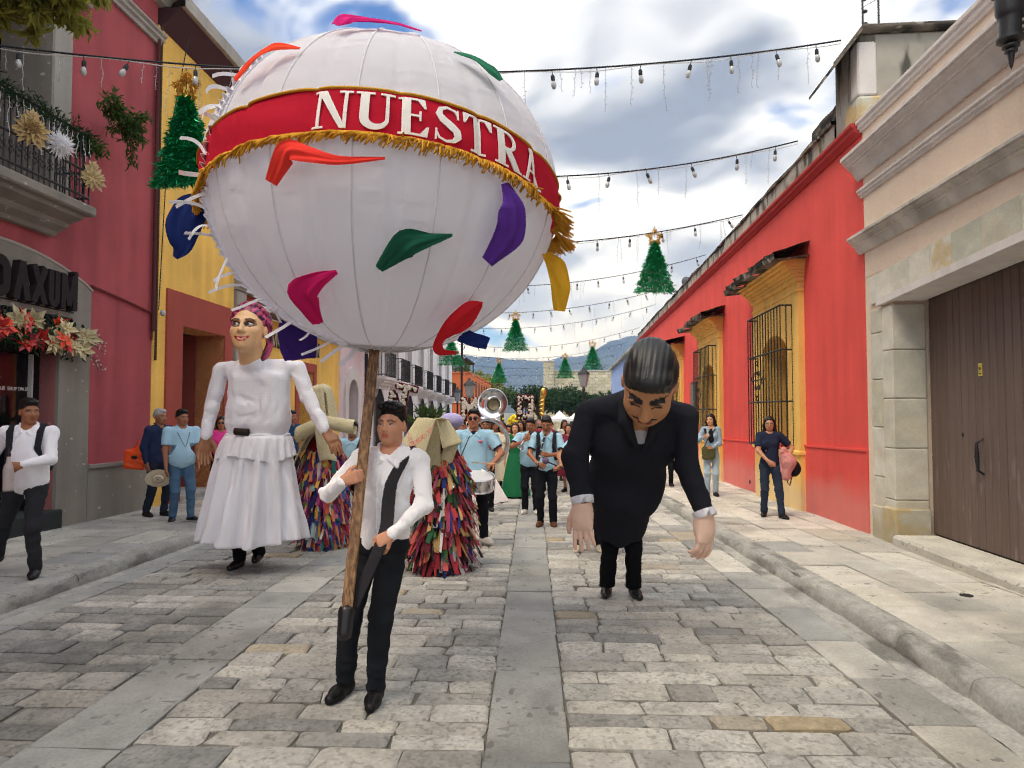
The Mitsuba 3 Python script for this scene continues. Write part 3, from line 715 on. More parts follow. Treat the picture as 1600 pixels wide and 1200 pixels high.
# grey surround of the shop with its flat arch
t = np.linspace(0, 1, 20)
arch = [(10.08 - 3.5 * q, 3.50 + 0.36 * math.sin(math.pi * q) ** 0.8) for q in t]
sur = part(L, 'shop_surround', W(slab_sz([(6.58, -0.4), (10.08, -0.4)] + arch, -0.35, 0.05, [rect(6.9, 9.42, -0.6, 2.66)])), 'grey_plaster')
part(sur, 'arch_moulding', W(tube([(q[0] + 0.02, 0.045, q[1] + 0.02) for q in arch], 0.022, 6)), 'grey_pale')
part(L, 'cable_duct', W(tube([(10.1, 0.03, 3.60), (10.9, 0.03, 3.52), (11.72, 0.03, 3.42), (11.74, 0.03, 2.95)], 0.02, 6)), 'matte', color=(0.16, 0.03, 0.035))
part(L, 'plinth', W(slab_sz([(10.085, -0.6), (11.775, -0.6), (11.775, 0.83), (10.085, 0.845)], -0.02, 0.055)), 'grey_plaster')
part(L, 'plinth_sill', W(slab_sz([(10.09, 0.845), (11.775, 0.833), (11.775, 0.88), (10.09, 0.90)], -0.02, 0.09)), 'grey_plaster')
part(L, 'drainpipe', W(tube([(11.72, 0.06, 8.3), (11.72, 0.06, 3.1)], 0.035, 8)), 'matte', color=(0.10, 0.03, 0.03), smooth=60)
part(L, 'drainpipe', W(tube([(11.83, 0.05, 8.6), (11.83, 0.05, 2.6)], 0.022, 8)), 'matte', color=(0.08, 0.05, 0.03), smooth=60)
# shop front: step, dark frame, interior with shelves
part(L, 'step', W(bx(6.6, 9.50, -0.5, 0.10, -0.3, 0.33, 0.015)), 'matte', color=(0.028, 0.034, 0.032))
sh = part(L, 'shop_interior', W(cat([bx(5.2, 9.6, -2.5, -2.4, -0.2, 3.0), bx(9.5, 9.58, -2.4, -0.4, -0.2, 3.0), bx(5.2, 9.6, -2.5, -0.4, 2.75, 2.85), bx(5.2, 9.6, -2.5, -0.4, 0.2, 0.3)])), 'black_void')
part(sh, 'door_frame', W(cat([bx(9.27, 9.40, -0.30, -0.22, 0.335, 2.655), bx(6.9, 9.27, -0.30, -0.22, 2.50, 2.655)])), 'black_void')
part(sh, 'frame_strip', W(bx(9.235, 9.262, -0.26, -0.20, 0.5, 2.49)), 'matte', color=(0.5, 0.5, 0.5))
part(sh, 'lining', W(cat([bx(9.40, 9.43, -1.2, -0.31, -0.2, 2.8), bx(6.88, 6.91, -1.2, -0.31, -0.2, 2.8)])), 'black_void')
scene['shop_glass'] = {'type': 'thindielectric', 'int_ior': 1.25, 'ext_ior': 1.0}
scene['white_lettering'] = two(pr((0.8, 0.8, 0.8), 0.5))  # plain white of the shop lettering, emits nothing
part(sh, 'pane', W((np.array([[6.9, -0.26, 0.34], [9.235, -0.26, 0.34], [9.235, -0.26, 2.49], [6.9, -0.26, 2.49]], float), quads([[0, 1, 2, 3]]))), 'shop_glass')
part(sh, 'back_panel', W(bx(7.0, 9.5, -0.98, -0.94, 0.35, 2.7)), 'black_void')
sandal_cols = [(0.30, 0.10, 0.04), (0.16, 0.05, 0.03), (0.03, 0.07, 0.06), (0.5, 0.36, 0.2), (0.15, 0.15, 0.16), (0.12, 0.12, 0.2), (0.45, 0.05, 0.04), (0.25, 0.28, 0.1), (0.4, 0.35, 0.3)]
k = 0
for z in (0.95, 1.25, 1.60, 1.88, 2.16):
    shf = part(sh, 'shelf', W(bx(7.3, 9.16, -0.93, -0.58, z, z + 0.018)), 'matte', color=(0.22, 0.23, 0.26))
    for s_ in (7.75, 8.25, 8.70, 9.0):
        col = np.array(sandal_cols[k % 9]); k += 3
        sole = lambda dy: W(xf(lathe([(0, 0), (1, 0), (1, 1), (0, 1)], 14), np.diag([0.045, 0.12, 0.022]), (s_ + dy, -0.70, z + 0.02)))
        strap = [W(tube([(s_ + dy - 0.04, -0.66 + o, z + 0.03), (s_ + dy, -0.66 + o, z + 0.085), (s_ + dy + 0.04, -0.66 + o, z + 0.03)], 0.012, 5)) for dy in (-0.055, 0.055) for o in (-0.03, 0.02)]
        part(shf, 'sandals', cat([sole(-0.055), sole(0.055)] + strap), 'gloss', color=col)
def ltext(s, h, s0, n, z, depth=0.01, bold=False, slant=1.0):
    v, f = text(s, h, depth, bold)
    return W((np.stack([s0 + v[:, 0] * slant, n + v[:, 2], z + v[:, 1]], 1), f))
part(sh, 'lettering', ltext('SHOP ONLINE', 0.045, 8.86, -0.25, 1.985, 0.003), 'white_lettering')
part(sh, 'lettering', ltext('FOLLOW US', 0.045, 8.46, -0.25, 1.985, 0.003), 'white_lettering')
for s_ in (8.42, 8.60):
    lm = part(sh, 'spot_lamp', W(ball((s_, -0.62, 2.42), 0.025, 6)), 'bulb_glass')
    scene[lm]['emitter'] = {'type': 'area', 'radiance': rgb((9, 6.5, 3.5))}
# big block letters on the arch
Ltr = part(L, 'shop_sign', W(bx(8.2, 9.7, 0.045, 0.052, 3.12, 3.14)), 'dark_iron', label='dark block letters over the shop door')
bars = lambda *qs: shapely.union_all([shapely.LineString(q).buffer(w, cap_style='flat') for q, w in qs])
H_ = 0.50
glyphs = {'O': (8.02, shapely.LineString([(0.17, 0.0 + 0.16), (0.17, H_ - 0.16)]).buffer(0.175).difference(shapely.LineString([(0.17, 0.17), (0.17, H_ - 0.17)]).buffer(0.055))),
          'A': (8.42, bars(([(0.045, 0), (0.155, H_)], 0.052), ([(0.245, 0), (0.145, H_)], 0.052))),
          'X': (8.73, bars(([(0.04, 0), (0.25, H_)], 0.048), ([(0.25, 0), (0.04, H_)], 0.048))),
          'U': (9.05, bars(([(0.04, H_), (0.04, 0.09), (0.075, 0.045), (0.125, 0.045), (0.16, 0.09), (0.16, H_)], 0.045))),
          'M': (9.29, bars(([(0.045, 0), (0.045, H_)], 0.045), ([(0.06, H_ - 0.02), (0.165, 0.06)], 0.045), ([(0.27, H_ - 0.02), (0.165, 0.06)], 0.045), ([(0.285, 0), (0.285, H_)], 0.045)).union(shapely.Point(0.30, H_ + 0.03).buffer(0.04)))}
for ch_, (s0, g_) in glyphs.items():
    g_ = g_.intersection(shapely.box(-1, 0, 2, H_ + 0.2)) if ch_ != 'O' else g_
    part(Ltr, 'letter', W(slab_sz(shapely.affinity.translate(g_, s0, 3.14), 0.052, 0.155)), 'matte', color=(0.022, 0.016, 0.017))
for k_, (s0, wd_) in enumerate(((8.12, 'YACA'), (8.62, 'TEES'), (9.08, 'STUDIO'))):
    part(L, 'small_lettering', ltext(wd_, 0.115, s0, 0.052, 2.92, 0.045, True, 0.88), 'matte', color=(0.02, 0.022, 0.022))

# ---- leaf clusters, poinsettia flowers
def leaves(P, size, seed=0, droop=0.3, ratio=0.36, n=1, dirs=None):
    r_ = np.random.default_rng(seed)
    m = len(P)
    d = r_.normal(0, 1, (m, 3)) if dirs is None else dirs + r_.normal(0, 0.5, (m, 3))
    d[:, 2] -= droop
    d /= np.linalg.norm(d, axis=1, keepdims=True)
    u = np.cross(d, r_.normal(0, 1, (m, 3)))
    u /= np.linalg.norm(u, axis=1, keepdims=True)
    nn = np.cross(d, u)
    s_ = size * r_.uniform(0.6, 1.3, (m, 1))
    a = P; b = P + d * s_ * 0.5 + u * s_ * ratio * 0.5 + nn * s_ * 0.08; c_ = P + d * s_ - nn * s_ * 0.1; e = P + d * s_ * 0.5 - u * s_ * ratio * 0.5 + nn * s_ * 0.08
    v = np.stack([a, b, c_, e], 1).reshape(-1, 3)
    i = np.arange(m)[:, None] * 4
    return v, np.vstack([i + [0, 1, 2], i + [0, 2, 3]])
def petals(c_, n_, out, size, col, rr, layers=2):
    """a poinsettia: pointed petals around an axis"""
    out = np.asarray(out, float); out /= np.linalg.norm(out)
    a = np.cross(out, [0.1, 0.2, 1]); a /= np.linalg.norm(a); b = np.cross(out, a)
    ms = []
    for l in range(layers):
        for k in range(n_):
            th = 2 * np.pi * (k + 0.5 * l) / n_ + rr.uniform(-0.2, 0.2)
            e = a * math.cos(th) + b * math.sin(th); w = -a * math.sin(th) + b * math.cos(th)
            s_ = size * (1 - 0.3 * l) * rr.uniform(0.8, 1.15); lift = 0.15 + 0.3 * l + rr.uniform(-0.2, 0.2)
            P = [c_ + out * 0.01 * l, c_ + e * s_ * 0.5 + w * s_ * 0.22 + out * s_ * lift * 0.7, c_ + e * s_ + out * s_ * (lift * 0.9 - 0.1), c_ + e * s_ * 0.5 - w * s_ * 0.22 + out * s_ * lift * 0.7, c_ + e * s_ * 0.5 + out * s_ * lift * 0.45]
            ms.append((np.array(P), np.array([[0, 1, 4], [4, 1, 2], [4, 2, 3], [0, 4, 3]])))
    return cat(ms)
gd = thing('poinsettia_garland', 'garland of red and cream poinsettias with berry sprigs above the shop door', 'garland')
rr = np.random.default_rng(3)
for k in range(40):
    s_ = rr.uniform(7.3, 9.75); z = 2.72 + rr.uniform(-0.13, 0.20) - 0.04 * (s_ > 9.5)
    red = rr.random() < 0.58
    col = lin('b3201f') * rr.uniform(0.5, 1.3) if red else lin('c9bc8e') * rr.uniform(0.7, 1.1)
    if red and rr.random() < 0.25: col = lin('e04a2a')
    cc = np.array([-6.85 + rr.uniform(0.12, 0.30), s_, z])
    fl = part(gd, 'flower', petals(cc, 6, (1, rr.uniform(-0.7, 0.3), rr.uniform(-0.5, 0.5)), rr.uniform(0.13, 0.22), col, rr), 'satin', color=col)
    part(fl, 'stamen', ball(cc + [0.03, 0, 0], 0.014, 4), 'matte', color=(0.5, 0.4, 0.08))
P = np.stack([-6.85 + rr.uniform(0.05, 0.22, 700), rr.uniform(7.3, 9.8, 700), 2.73 + rr.normal(0, 0.10, 700)], 1)
part(gd, 'foliage', leaves(P, 0.11, 4), 'leaf_dark', kind='stuff')
for k in range(9):
    p0 = np.array([-6.75, 9.62, 2.72]); e = p0 + [rr.uniform(0.0, 0.2), rr.uniform(0.25, 0.48), rr.uniform(-0.42, 0.22)]
    mid = (p0 + e) / 2 + [0.05, 0, 0.08]
    tt = np.linspace(0, 1, 8)[:, None]
    c3 = (1 - tt) ** 2 * p0 + 2 * tt * (1 - tt) * mid + tt ** 2 * e
    sp_ = part(gd, 'sprig', tube(c3, 0.005, 4), 'matte', color=(0.06, 0.05, 0.03))
    part(sp_, 'berries', cat([ball(c3[j] + rr.normal(0, 0.03, 3), 0.013, 4) for j in (2, 3, 4, 5, 6, 7) for _ in range(2)]), 'gloss', color=(0.55, 0.50, 0.45))

# ---- balcony
B = part(L, 'balcony', W(sweep_nz([(0.0, 4.42), (0.58, 4.42), (0.60, 4.44), (0.60, 4.54), (0.57, 4.56), (0.0, 4.56)], 5.6, 9.32)), 'grey_plaster')
part(B, 'corbel_moulding', W(sweep_nz([(0.0, 4.13), (0.10, 4.13), (0.14, 4.18), (0.26, 4.24), (0.30, 4.30), (0.48, 4.36), (0.50, 4.418), (0.0, 4.418)], 5.7, 9.22)), 'grey_plaster')
part(B, 'opening', W(cat([bx(7.0, 9.4, -1.6, -1.5, 4.5, 7.8), bx(9.16, 9.3, -1.5, -0.71, 4.5, 7.8), bx(7.0, 9.3, -1.5, -0.71, 7.56, 7.8)])), 'black_void')
part(B, 'jamb', W(cat([bx(9.16, 9.52, -0.02, 0.06, 4.565, 7.74), bx(6.9, 7.29, -0.02, 0.06, 4.565, 7.74), bx(7.29, 9.16, -0.02, 0.06, 7.56, 7.74)])), 'grey_pale')
part(B, 'reveal', W(bx(9.12, 9.158, -0.69, 0.055, 4.57, 7.555)), 'grey_plaster')
part(B, 'head_cornice', W(sweep_nz([(0, 7.745), (0.10, 7.745), (0.16, 7.84), (0.36, 7.90), (0.38, 8.02), (0, 8.06)], 6.6, 9.86)), 'grey_pale')
rail = part(B, 'railing', W(cat([tube([(5.7, 0.54, z), (9.24, 0.54, z), (9.24, 0.02, z)], 0.017, 6) for z in (4.66, 5.02, 5.52)])), 'iron')
for s_ in np.arange(6.2, 9.25, 0.095): part(rail, 'baluster', W(tube([(s_, 0.54, 4.57), (s_, 0.54, 5.52)], 0.011, 5)), 'iron')
for n_ in np.arange(0.07, 0.5, 0.095): part(rail, 'baluster', W(tube([(9.24, n_, 4.57), (9.24, n_, 5.52)], 0.011, 5)), 'iron')
th = np.linspace(0, 2.2 * np.pi, 14); rad = 0.055 - 0.006 * th
part(rail, 'scrollwork', W(cat([tube(np.stack([s_ + rad * np.cos(th), 0 * th + 0.55, z + sg * rad * np.sin(th)], 1), 0.008, 4) for s_ in np.arange(6.25, 9.2, 0.13) for z, sg in ((4.80, 1), (4.90, -1))])), 'iron')
bg = thing('balcony_garland', 'dark green fir garland with icicle lights wound along the balcony rail', 'garland')
P = []
for s_ in np.linspace(5.8, 9.3, 1500): P.append((-6.85 + 0.54 + rr.normal(0, 0.045), s_, 5.50 + rr.normal(0, 0.055)))
for n_ in np.linspace(0.05, 0.54, 200): P.append((-6.85 + n_, 9.25 + rr.normal(0, 0.04), 5.50 + rr.normal(0, 0.055)))
put(bg, leaves(np.array(P), 0.10, 5, 0.2, 0.14), 'leaf_dark')
def icicle(p, ln, rr, col=None, step=0.055):
    n_ = max(3, int(ln / step))
    pts = [np.array(p, float)]
    for k in range(n_): pts.append(pts[-1] + [rr.normal(0, 0.006), rr.normal(0, 0.010), -ln / n_])
    pts = np.array(pts)
    ms = [tube(pts, 0.0035, 3, False)]
    for q in pts[1:]:
        d = rr.normal(0, 1, 3); d[2] = -0.3; d *= 0.028 / np.linalg.norm(d)
        ms.append(tube([q, q + d], [0.004, 0.0055], 3, False))
    return cat(ms)
for s_ in np.arange(6.3, 9.25, 0.11):
    part(bg, 'icicle_light', icicle((-6.85 + 0.58, s_, 5.47), rr.uniform(0.15, 0.65), rr), 'white_wire')
def rosette(c_, R_, n_, col, mat_, pointed, rr, out=(1, -0.75, 0)):
    out = np.array(out, float); out /= np.linalg.norm(out)
    a = np.cross(out, [0, 0, 1]); b = np.cross(out, a)
    ms = []
    for l, (r0, cnt, lift) in enumerate(((1.0, n_, 0.0), (0.78, n_, 0.16), (0.5, n_ // 2 + 2, 0.30))):
        for k in range(cnt):
            th = 2 * np.pi * (k + 0.5 * l) / cnt + rr.uniform(-0.1, 0.1)
            e = a * math.cos(th) + b * math.sin(th); w = -a * math.sin(th) + b * math.cos(th)
            s_ = R_ * r0 * rr.uniform(0.88, 1.1); wd_ = s_ * (0.18 if pointed else 0.075)
            P = np.array([c_ + out * R_ * lift * 0.6, c_ + e * s_ * 0.55 + w * wd_ + out * R_ * (lift + 0.1), c_ + e * s_ + out * R_ * lift, c_ + e * s_ * 0.55 - w * wd_ + out * R_ * (lift + 0.1), c_ + e * s_ * 0.55 + out * R_ * (lift + 0.02)])
            ms.append((P, np.array([[0, 1, 4], [4, 1, 2], [4, 2, 3], [0, 4, 3]])))
    m = cat(ms)
    return m
o1 = thing('star_ornament', 'gold paper star rosette on the balcony rail, leftmost and hanging beside the white one', 'ornament')
c1 = np.array([-6.22, 8.02, 5.12])
put(o1, rosette(c1, 0.235, 13, None, None, True, rr), 'matte', color=lin('c2a878'))
part(o1, 'pleats', rosette(c1 + [0.05, -0.04, 0.02], 0.12, 12, None, None, True, rr), 'matte', color=lin('8d7248'))
part(o1, 'tassel', rosette(c1 + [0, 0, 0.17], 0.11, 7, None, None, True, rr), 'matte', color=lin('c9b488'))
o2 = thing('star_ornament', 'white paper snowflake rosette in the middle of the balcony rail', 'ornament')
c2 = np.array([-6.22, 8.52, 5.14])
put(o2, rosette(c2, 0.195, 30, None, None, False, rr), 'matte', color=(0.8, 0.8, 0.82))
part(o2, 'centre', rosette(c2 + [0.04, -0.03, 0], 0.13, 30, None, None, False, rr), 'matte', color=(0.82, 0.82, 0.84))
o3 = thing('star_ornament', 'gold paper star rosette at the street end corner of the balcony', 'ornament')
c3_ = np.array([-6.24, 9.20, 4.93])
put(o3, rosette(c3_, 0.20, 11, None, None, True, rr), 'matte', color=lin('c6b184'))
part(o3, 'tassel', rosette(c3_ + [0, 0, 0.17], 0.10, 6, None, None, True, rr), 'matte', color=lin('cdb98f'))
def fern(name, label, c_, spread, n_, size, mat_, seed, cat_='plant', branch=8, droop=0.4):
    r_ = np.random.default_rng(seed)
    k_ = thing(name, label, cat_)
    P, D, st = [], [], []
    for i in range(branch):
        e = np.asarray(c_) + r_.normal(0, 1, 3) * spread
        m_ = (np.asarray(c_) + e) / 2 + [0, 0, 0.15 * spread[2]]
        tt = np.linspace(0, 1, 7)[:, None]
        q = (1 - tt) ** 2 * c_ + 2 * tt * (1 - tt) * m_ + tt ** 2 * e
        st.append(tube(q, 0.006, 4))
        tq = r_.uniform(0.2, 1.05, n_ // branch)
        pts = np.stack([np.interp(tq, np.linspace(0, 1, 7), q[:, j]) for j in range(3)], 1) + r_.normal(0, 0.035, (len(tq), 3))
        P.append(pts)
    put(k_, cat(st), 'bark')
    part(k_, 'leaves', leaves(np.vstack(P), size, seed, droop, 0.30), mat_, kind='stuff')
    return k_
fern('balcony_plant', 'bushy green plant at the far end of the balcony', (-6.45, 9.35, 5.42), (0.13, 0.10, 0.09), 420, 0.11, 'leaf', 11)
fern('hanging_branch', 'drooping leafy branch reaching past the balcony across the rose wall', (-6.30, 10.05, 6.05), (0.16, 0.24, 0.26), 900, 0.12, 'leaf', 12, branch=14, droop=0.8)
fern('overhanging_tree', 'leafy tree branch hanging into the top left corner before the balcony', (-5.15, 6.6, 5.98), (0.42, 0.34, 0.20), 2600, 0.16, 'leaf_yellow', 13, 'tree', 22, 0.8)

# ---- tall ochre building with the oxide red portal
Y = thing('tall_ochre_building', 'tall ochre yellow building with an oxide red portal and a deep dark eave', 'building')
port = rect(12.78, 14.52, -0.4, 3.32)
part(Y, 'wall', W(slab_sz(rect(11.80, 14.98, -0.8, 8.62), -0.6, 0.0, [port])), 'ochre_left')
part(Y, 'roof', W(bx(11.8, 14.98, -9, -2.2, -0.8, 8.6)), 'grey_pale')
part(Y, 'soffit', W(sweep_nz([(-0.3, 8.60), (0.02, 8.60), (0.38, 8.95), (-0.3, 8.97)], 11.86, 15.1)), 'matte', color=(0.075, 0.035, 0.04))
part(Y, 'gutter', W(ragged(11.86, 15.1, 8.97, 9.22, -0.3, 0.46, 0.03, 22, 30)), 'grey_pale')
pt = part(Y, 'portal', W(slab_sz(rect(12.22, 14.90, -0.4, 3.95), -0.62, 0.035, [port])), 'oxide')
part(pt, 'passage', W(cat([bx(12.5, 12.78, -2.2, -0.63, -0.4, 3.5), bx(12.5, 14.9, -2.3, -2.2, -0.4, 3.5), bx(12.6, 14.6, -2.2, -0.63, 3.33, 3.5)])), 'matte', color=(0.04, 0.018, 0.016))
part(pt, 'passage_wall', W(bx(14.53, 14.8, -2.2, -0.63, -0.4, 3.32)), 'oxide')
for z in np.arange(0.1, 3.3, 0.11): part(pt, 'shutter_slat', W(bx(12.8, 14.5, -2.19, -2.15, z, z + 0.095, 0.01)), 'matte', color=(0.05, 0.024, 0.02))
part(pt, 'door_step', W(bx(12.3, 14.9, -1.6, 0.02, -0.3, 0.09)), 'slab_stone', uv=np.tile([[0.4, 0.1]], (8, 1)))
sg_ = part(pt, 'notice', W(bx(12.79, 12.82, -0.42, -0.14, 1.62, 1.98)), 'matte', color=(0.55, 0.52, 0.5), label='small pale notice with a red square')
part(sg_, 'red_square', W(bx(12.819, 12.825, -0.34, -0.22, 1.72, 1.88)), 'matte', color=(0.4, 0.05, 0.04))
lb = part(Y, 'wall_lamp', W(ball((11.95, 0.10, 3.45), (0.05, 0.05, 0.06), 8)), 'bulb_glass', smooth=True)
part(Y, 'wire', W(tube([(12.3, 0.3, 8.7), (12.0, 0.1, 6.5), (11.9, 0.05, 3.5)], 0.01, 4)), 'cable')

# ---- beige bay with a cornice, then the low ochre building
G_ = thing('beige_building', 'narrow beige building with a moulded cornice between the two ochre ones', 'building')
part(G_, 'wall', W(slab_sz(rect(15.0, 16.4, -1, 5.6), -6, -0.05)), 'oxide')
part(G_, 'pilaster', W(bx(15.02, 15.5, -0.05, 0.06, -1, 4.4)), 'grey_pale')
for k, (n_, z) in enumerate(((0.10, 4.42), (0.18, 4.50), (0.26, 4.60), (0.34, 4.70))):
    part(G_, 'cornice_step', W(bx(15.0, 16.4, -0.05, n_, z, z + 0.098)), 'grey_pale')
part(G_, 'coping', W(ragged(15.0, 16.4, 4.80, 4.90, -0.05, 0.40, 0.03, 31, 16)), 'dark_slab')
O_ = thing('low_ochre_building', 'low ochre yellow hotel with an oxide framed door, tiled eave and raised dark letters', 'building')
d2 = rect(18.95, 20.15, -0.8, 2.85)
part(O_, 'wall', W(slab_sz(rect(16.42, 22.8, -1, 4.0), -0.6, 0.05, [d2])), 'ochre_left')
part(O_, 'roof', W(bx(16.45, 22.75, -7, -0.62, -1, 4.1)), 'grey_pale')
part(O_, 'eave_board', W(bx(16.42, 22.85, 0.05, 0.46, 4.02, 4.10)), 'matte', color=(0.14, 0.10, 0.075))
for k, s_ in enumerate(np.arange(16.5, 22.8, 0.16)):
    th = np.linspace(0, np.pi, 6)
    fn = lambda u, v: np.stack([s_ + 0.08 * np.cos(np.pi * v), 0.56 - 1.1 * u, 4.11 + 0.38 * u + 0.06 * np.sin(np.pi * v)], -1)
    part(O_, 'roof_tile', W(sheet(fn, 3, 6)), 'roof_tile')
pt2 = part(O_, 'door_surround', W(slab_sz(rect(18.7, 20.42, -0.8, 3.10), -0.6, 0.085, [d2])), 'oxide')
part(pt2, 'doorway', W(bx(18.9, 20.2, -1.8, -1.5, -0.8, 3.0)), 'black_void')
part(O_, 'lettering', ltext('MONTE ALBAN', 0.40, 16.75, 0.05, 3.34, 0.06, True, 0.97), 'matte', color=(0.06, 0.05, 0.045), label='raised dark letters of the hotel name')
part(O_, 'lettering_edge', ltext('MONTE ALBAN', 0.40, 16.78, 0.10, 3.34, 0.02, False, 0.97), 'matte', color=(0.45, 0.38, 0.22))
part(O_, 'plinth', W(bx(20.45, 22.79, 0.05, 0.07, -1, 0.75)), 'ochre')

# ---- pink building
K = thing('pink_building', 'pale pink building with one round arched stone doorway', 'building')
ar = arch_pts(23.75, 24.95, -1, 2.30, 0.55)
part(K, 'wall', W(slab_sz(rect(22.83, 26.1, -1, 5.4), -0.6, 0.05, [ar])), 'pink_pale')
part(K, 'roof', W(bx(22.85, 26.1, -7, -0.62, -1, 5.2)), 'grey_pale')
part(K, 'door_surround', W(slab_sz(arch_pts(23.35, 25.35, -1, 2.38, 0.92), -0.3, 0.13, [ar])), 'cream_trim')
part(K, 'door', W(bx(23.7, 25.0, -0.7, -0.6, -1, 3)), 'matte', color=(0.13, 0.115, 0.10))
part(K, 'awning', W(sheet(lambda u, v: np.stack([24.2 + 2.2 * u, 0.05 + 0.9 * v, 4.75 - 0.35 * v - 0.03 * np.sin(u * 40)], -1), 30, 3)), 'roof_tile')
part(K, 'drainpipe', W(tube([(26.2, 0.06, 5.3), (26.2, 0.06, -0.6)], 0.10, 8)), 'matte', color=(0.03, 0.03, 0.035))
cm = part(K, 'camera', W(ball((22.95, 0.2, 4.35), 0.11, 8)), 'matte', color=(0.5, 0.5, 0.5), smooth=True, label='white dome camera at the corner of the eave')

# ---- long white two storey building with balconies
V = thing('white_building', 'long white two storey building with a row of iron balconies and barred ground floor windows', 'building')
ups = [28.2, 31.4, 34.7, 38.3, 41.6, 45.2, 48.8]
part(V, 'wall', W(slab_sz(rect(26.35, 51.6, -2, 8.4), -0.6, 0.05, [rect(q - 0.55, q + 0.55, 3.55 + gz(q), 6.2 + gz(q)) for q in ups] + [rect(q - 0.62, q + 0.62, 0.35 + gz(q), 2.75 + gz(q)) for q in ups])), 'white_wall')
part(V, 'backing', W(bx(26.4, 51.5, -7, -0.62, -2, 8.2)), 'white_wall')
part(V, 'cornice', W(sweep_nz([(0.05, 7.6), (0.2, 7.7), (0.3, 7.8), (0.3, 7.95), (0.05, 8.0)], 26.3, 51.7)), 'cream_trim')
for q in ups:
    g0 = float(gz(q))
    b_ = part(V, 'balcony', W(cat([bx(q - 1.05, q + 1.05, 0.05, 0.62, 3.42 + g0, 3.54 + g0), bx(q - 0.98, q + 0.98, 0.05, 0.54, 3.31 + g0, 3.418 + g0), bx(q - 0.9, q + 0.9, 0.05, 0.45, 3.20 + g0, 3.308 + g0), bx(q - 0.82, q + 0.82, 0.05, 0.33, 3.06 + g0, 3.198 + g0)])), 'cream_trim')
    rl = part(b_, 'railing', W(cat([tube([(q - 1.0, 0.06, z), (q - 1.0, 0.58, z), (q + 1.0, 0.58, z), (q + 1.0, 0.06, z)], 0.02, 5) for z in (3.62 + g0, 4.55 + g0)] + [tube([(q + t_, 0.58, 3.55 + g0), (q + t_, 0.58, 4.55 + g0)], 0.012, 4) for t_ in np.linspace(-1, 1, 17)] + [tube([(q - 1.0, t_, 3.55 + g0), (q - 1.0, t_, 4.55 + g0)], 0.012, 4) for t_ in (0.18, 0.32, 0.45)])), 'dark_iron')
    part(V, 'window_surround', W(slab_sz(rect(q - 0.75, q + 0.75, 3.55 + g0, 6.4 + g0), 0.04, 0.11, [rect(q - 0.55, q + 0.55, 3.5 + g0, 6.2 + g0)])), 'cream_trim')
    wn = part(V, 'upper_window', W(bx(q - 0.55, q + 0.55, -0.45, -0.40, 3.55 + g0, 6.2 + g0)), 'matte', color=(0.09, 0.08, 0.075))
    part(wn, 'pane', W(cat([bx(q - 0.48, q - 0.04, -0.40, -0.39, 3.9 + g0, 6.1 + g0), bx(q + 0.04, q + 0.48, -0.40, -0.39, 3.9 + g0, 6.1 + g0)])), 'black_void')
    lw = part(V, 'ground_floor_grille', W(cat([tube([(q + t_, 0.16, 0.35 + g0), (q + t_, 0.16, 2.7 + g0 + 0.35 * (1 - abs(t_) / 0.65))], 0.022, 4) for t_ in np.linspace(-0.65, 0.65, 13)] + [tube([(q - 0.66, 0.16, z + g0), (q + 0.66, 0.16, z + g0)], 0.022, 4) for z in (0.4, 1.2, 2.0, 2.6)] + [tube([(q - 0.66, 0.16, 2.62 + g0), (q, 0.16, 3.1 + g0), (q + 0.66, 0.16, 2.62 + g0)], 0.03, 4)])), 'dark_iron')
    part(lw, 'finial', W(xf(lathe([(0, -0.1), (0.05, -0.02), (0.02, 0.05), (0.06, 0.12), (0, 0.26)], 8), None, (q, 0.16, 3.12 + g0))), 'dark_iron')
    part(V, 'lower_window', W(bx(q - 0.62, q + 0.62, -0.45, -0.40, 0.3 + g0, 2.8 + g0)), 'matte', color=(0.10, 0.09, 0.085))
# ================================================================ FAR END OF THE STREET, MOUNTAINS, TREES, LIGHTS
mt = thing('mountains', 'blue mountain ridge behind the end of the street', 'mountain', kind='structure')
rx = np.array([-9000, -4000, -1500, -600, -460, -330, -200, -80, -30, 60, 150, 200, 290, 400, 520, 700, 1000, 2000, 4000, 9000.])
rz = np.array([500, 380, 300, 230, 225, 250, 245, 232, 225, 238, 248, 262, 315, 345, 330, 320, 350, 400, 380, 350.])
def mfn(u, v):
    x = -8500 + 17000 * np.where(u < 0.5, 0.5 - 0.5 * np.abs(2 * u - 1) ** 1.8, 0.5 + 0.5 * np.abs(2 * u - 1) ** 1.8)
    y = 1500 + 2500 * v
    px_ = x / (3000 / 3000)
    t_ = np.clip((y - 1500) / 1500, 0, 1)
    ridge = np.interp(px_ * 3000 / np.maximum(y, 1500), rx, rz)
    q = np.stack([x * 0.0022, y * 0.0022, 0 * x], -1)
    spur = meshkit.fbm(q * 2.0, 5, 6)
    h = ridge * (t_ ** 1.3) * (1 - 0.55 * (1 - t_) * spur * 1.6) + 40 * (meshkit.fbm(q * 5, 4, 9) - 0.5) * t_
    return np.stack([x, y, np.where(v > 0.6, np.maximum(h - (v - 0.6) * 300, 0), h) - 2], -1)
put(mt, sheet(mfn, 260, 60), 'mountain', smooth=True)

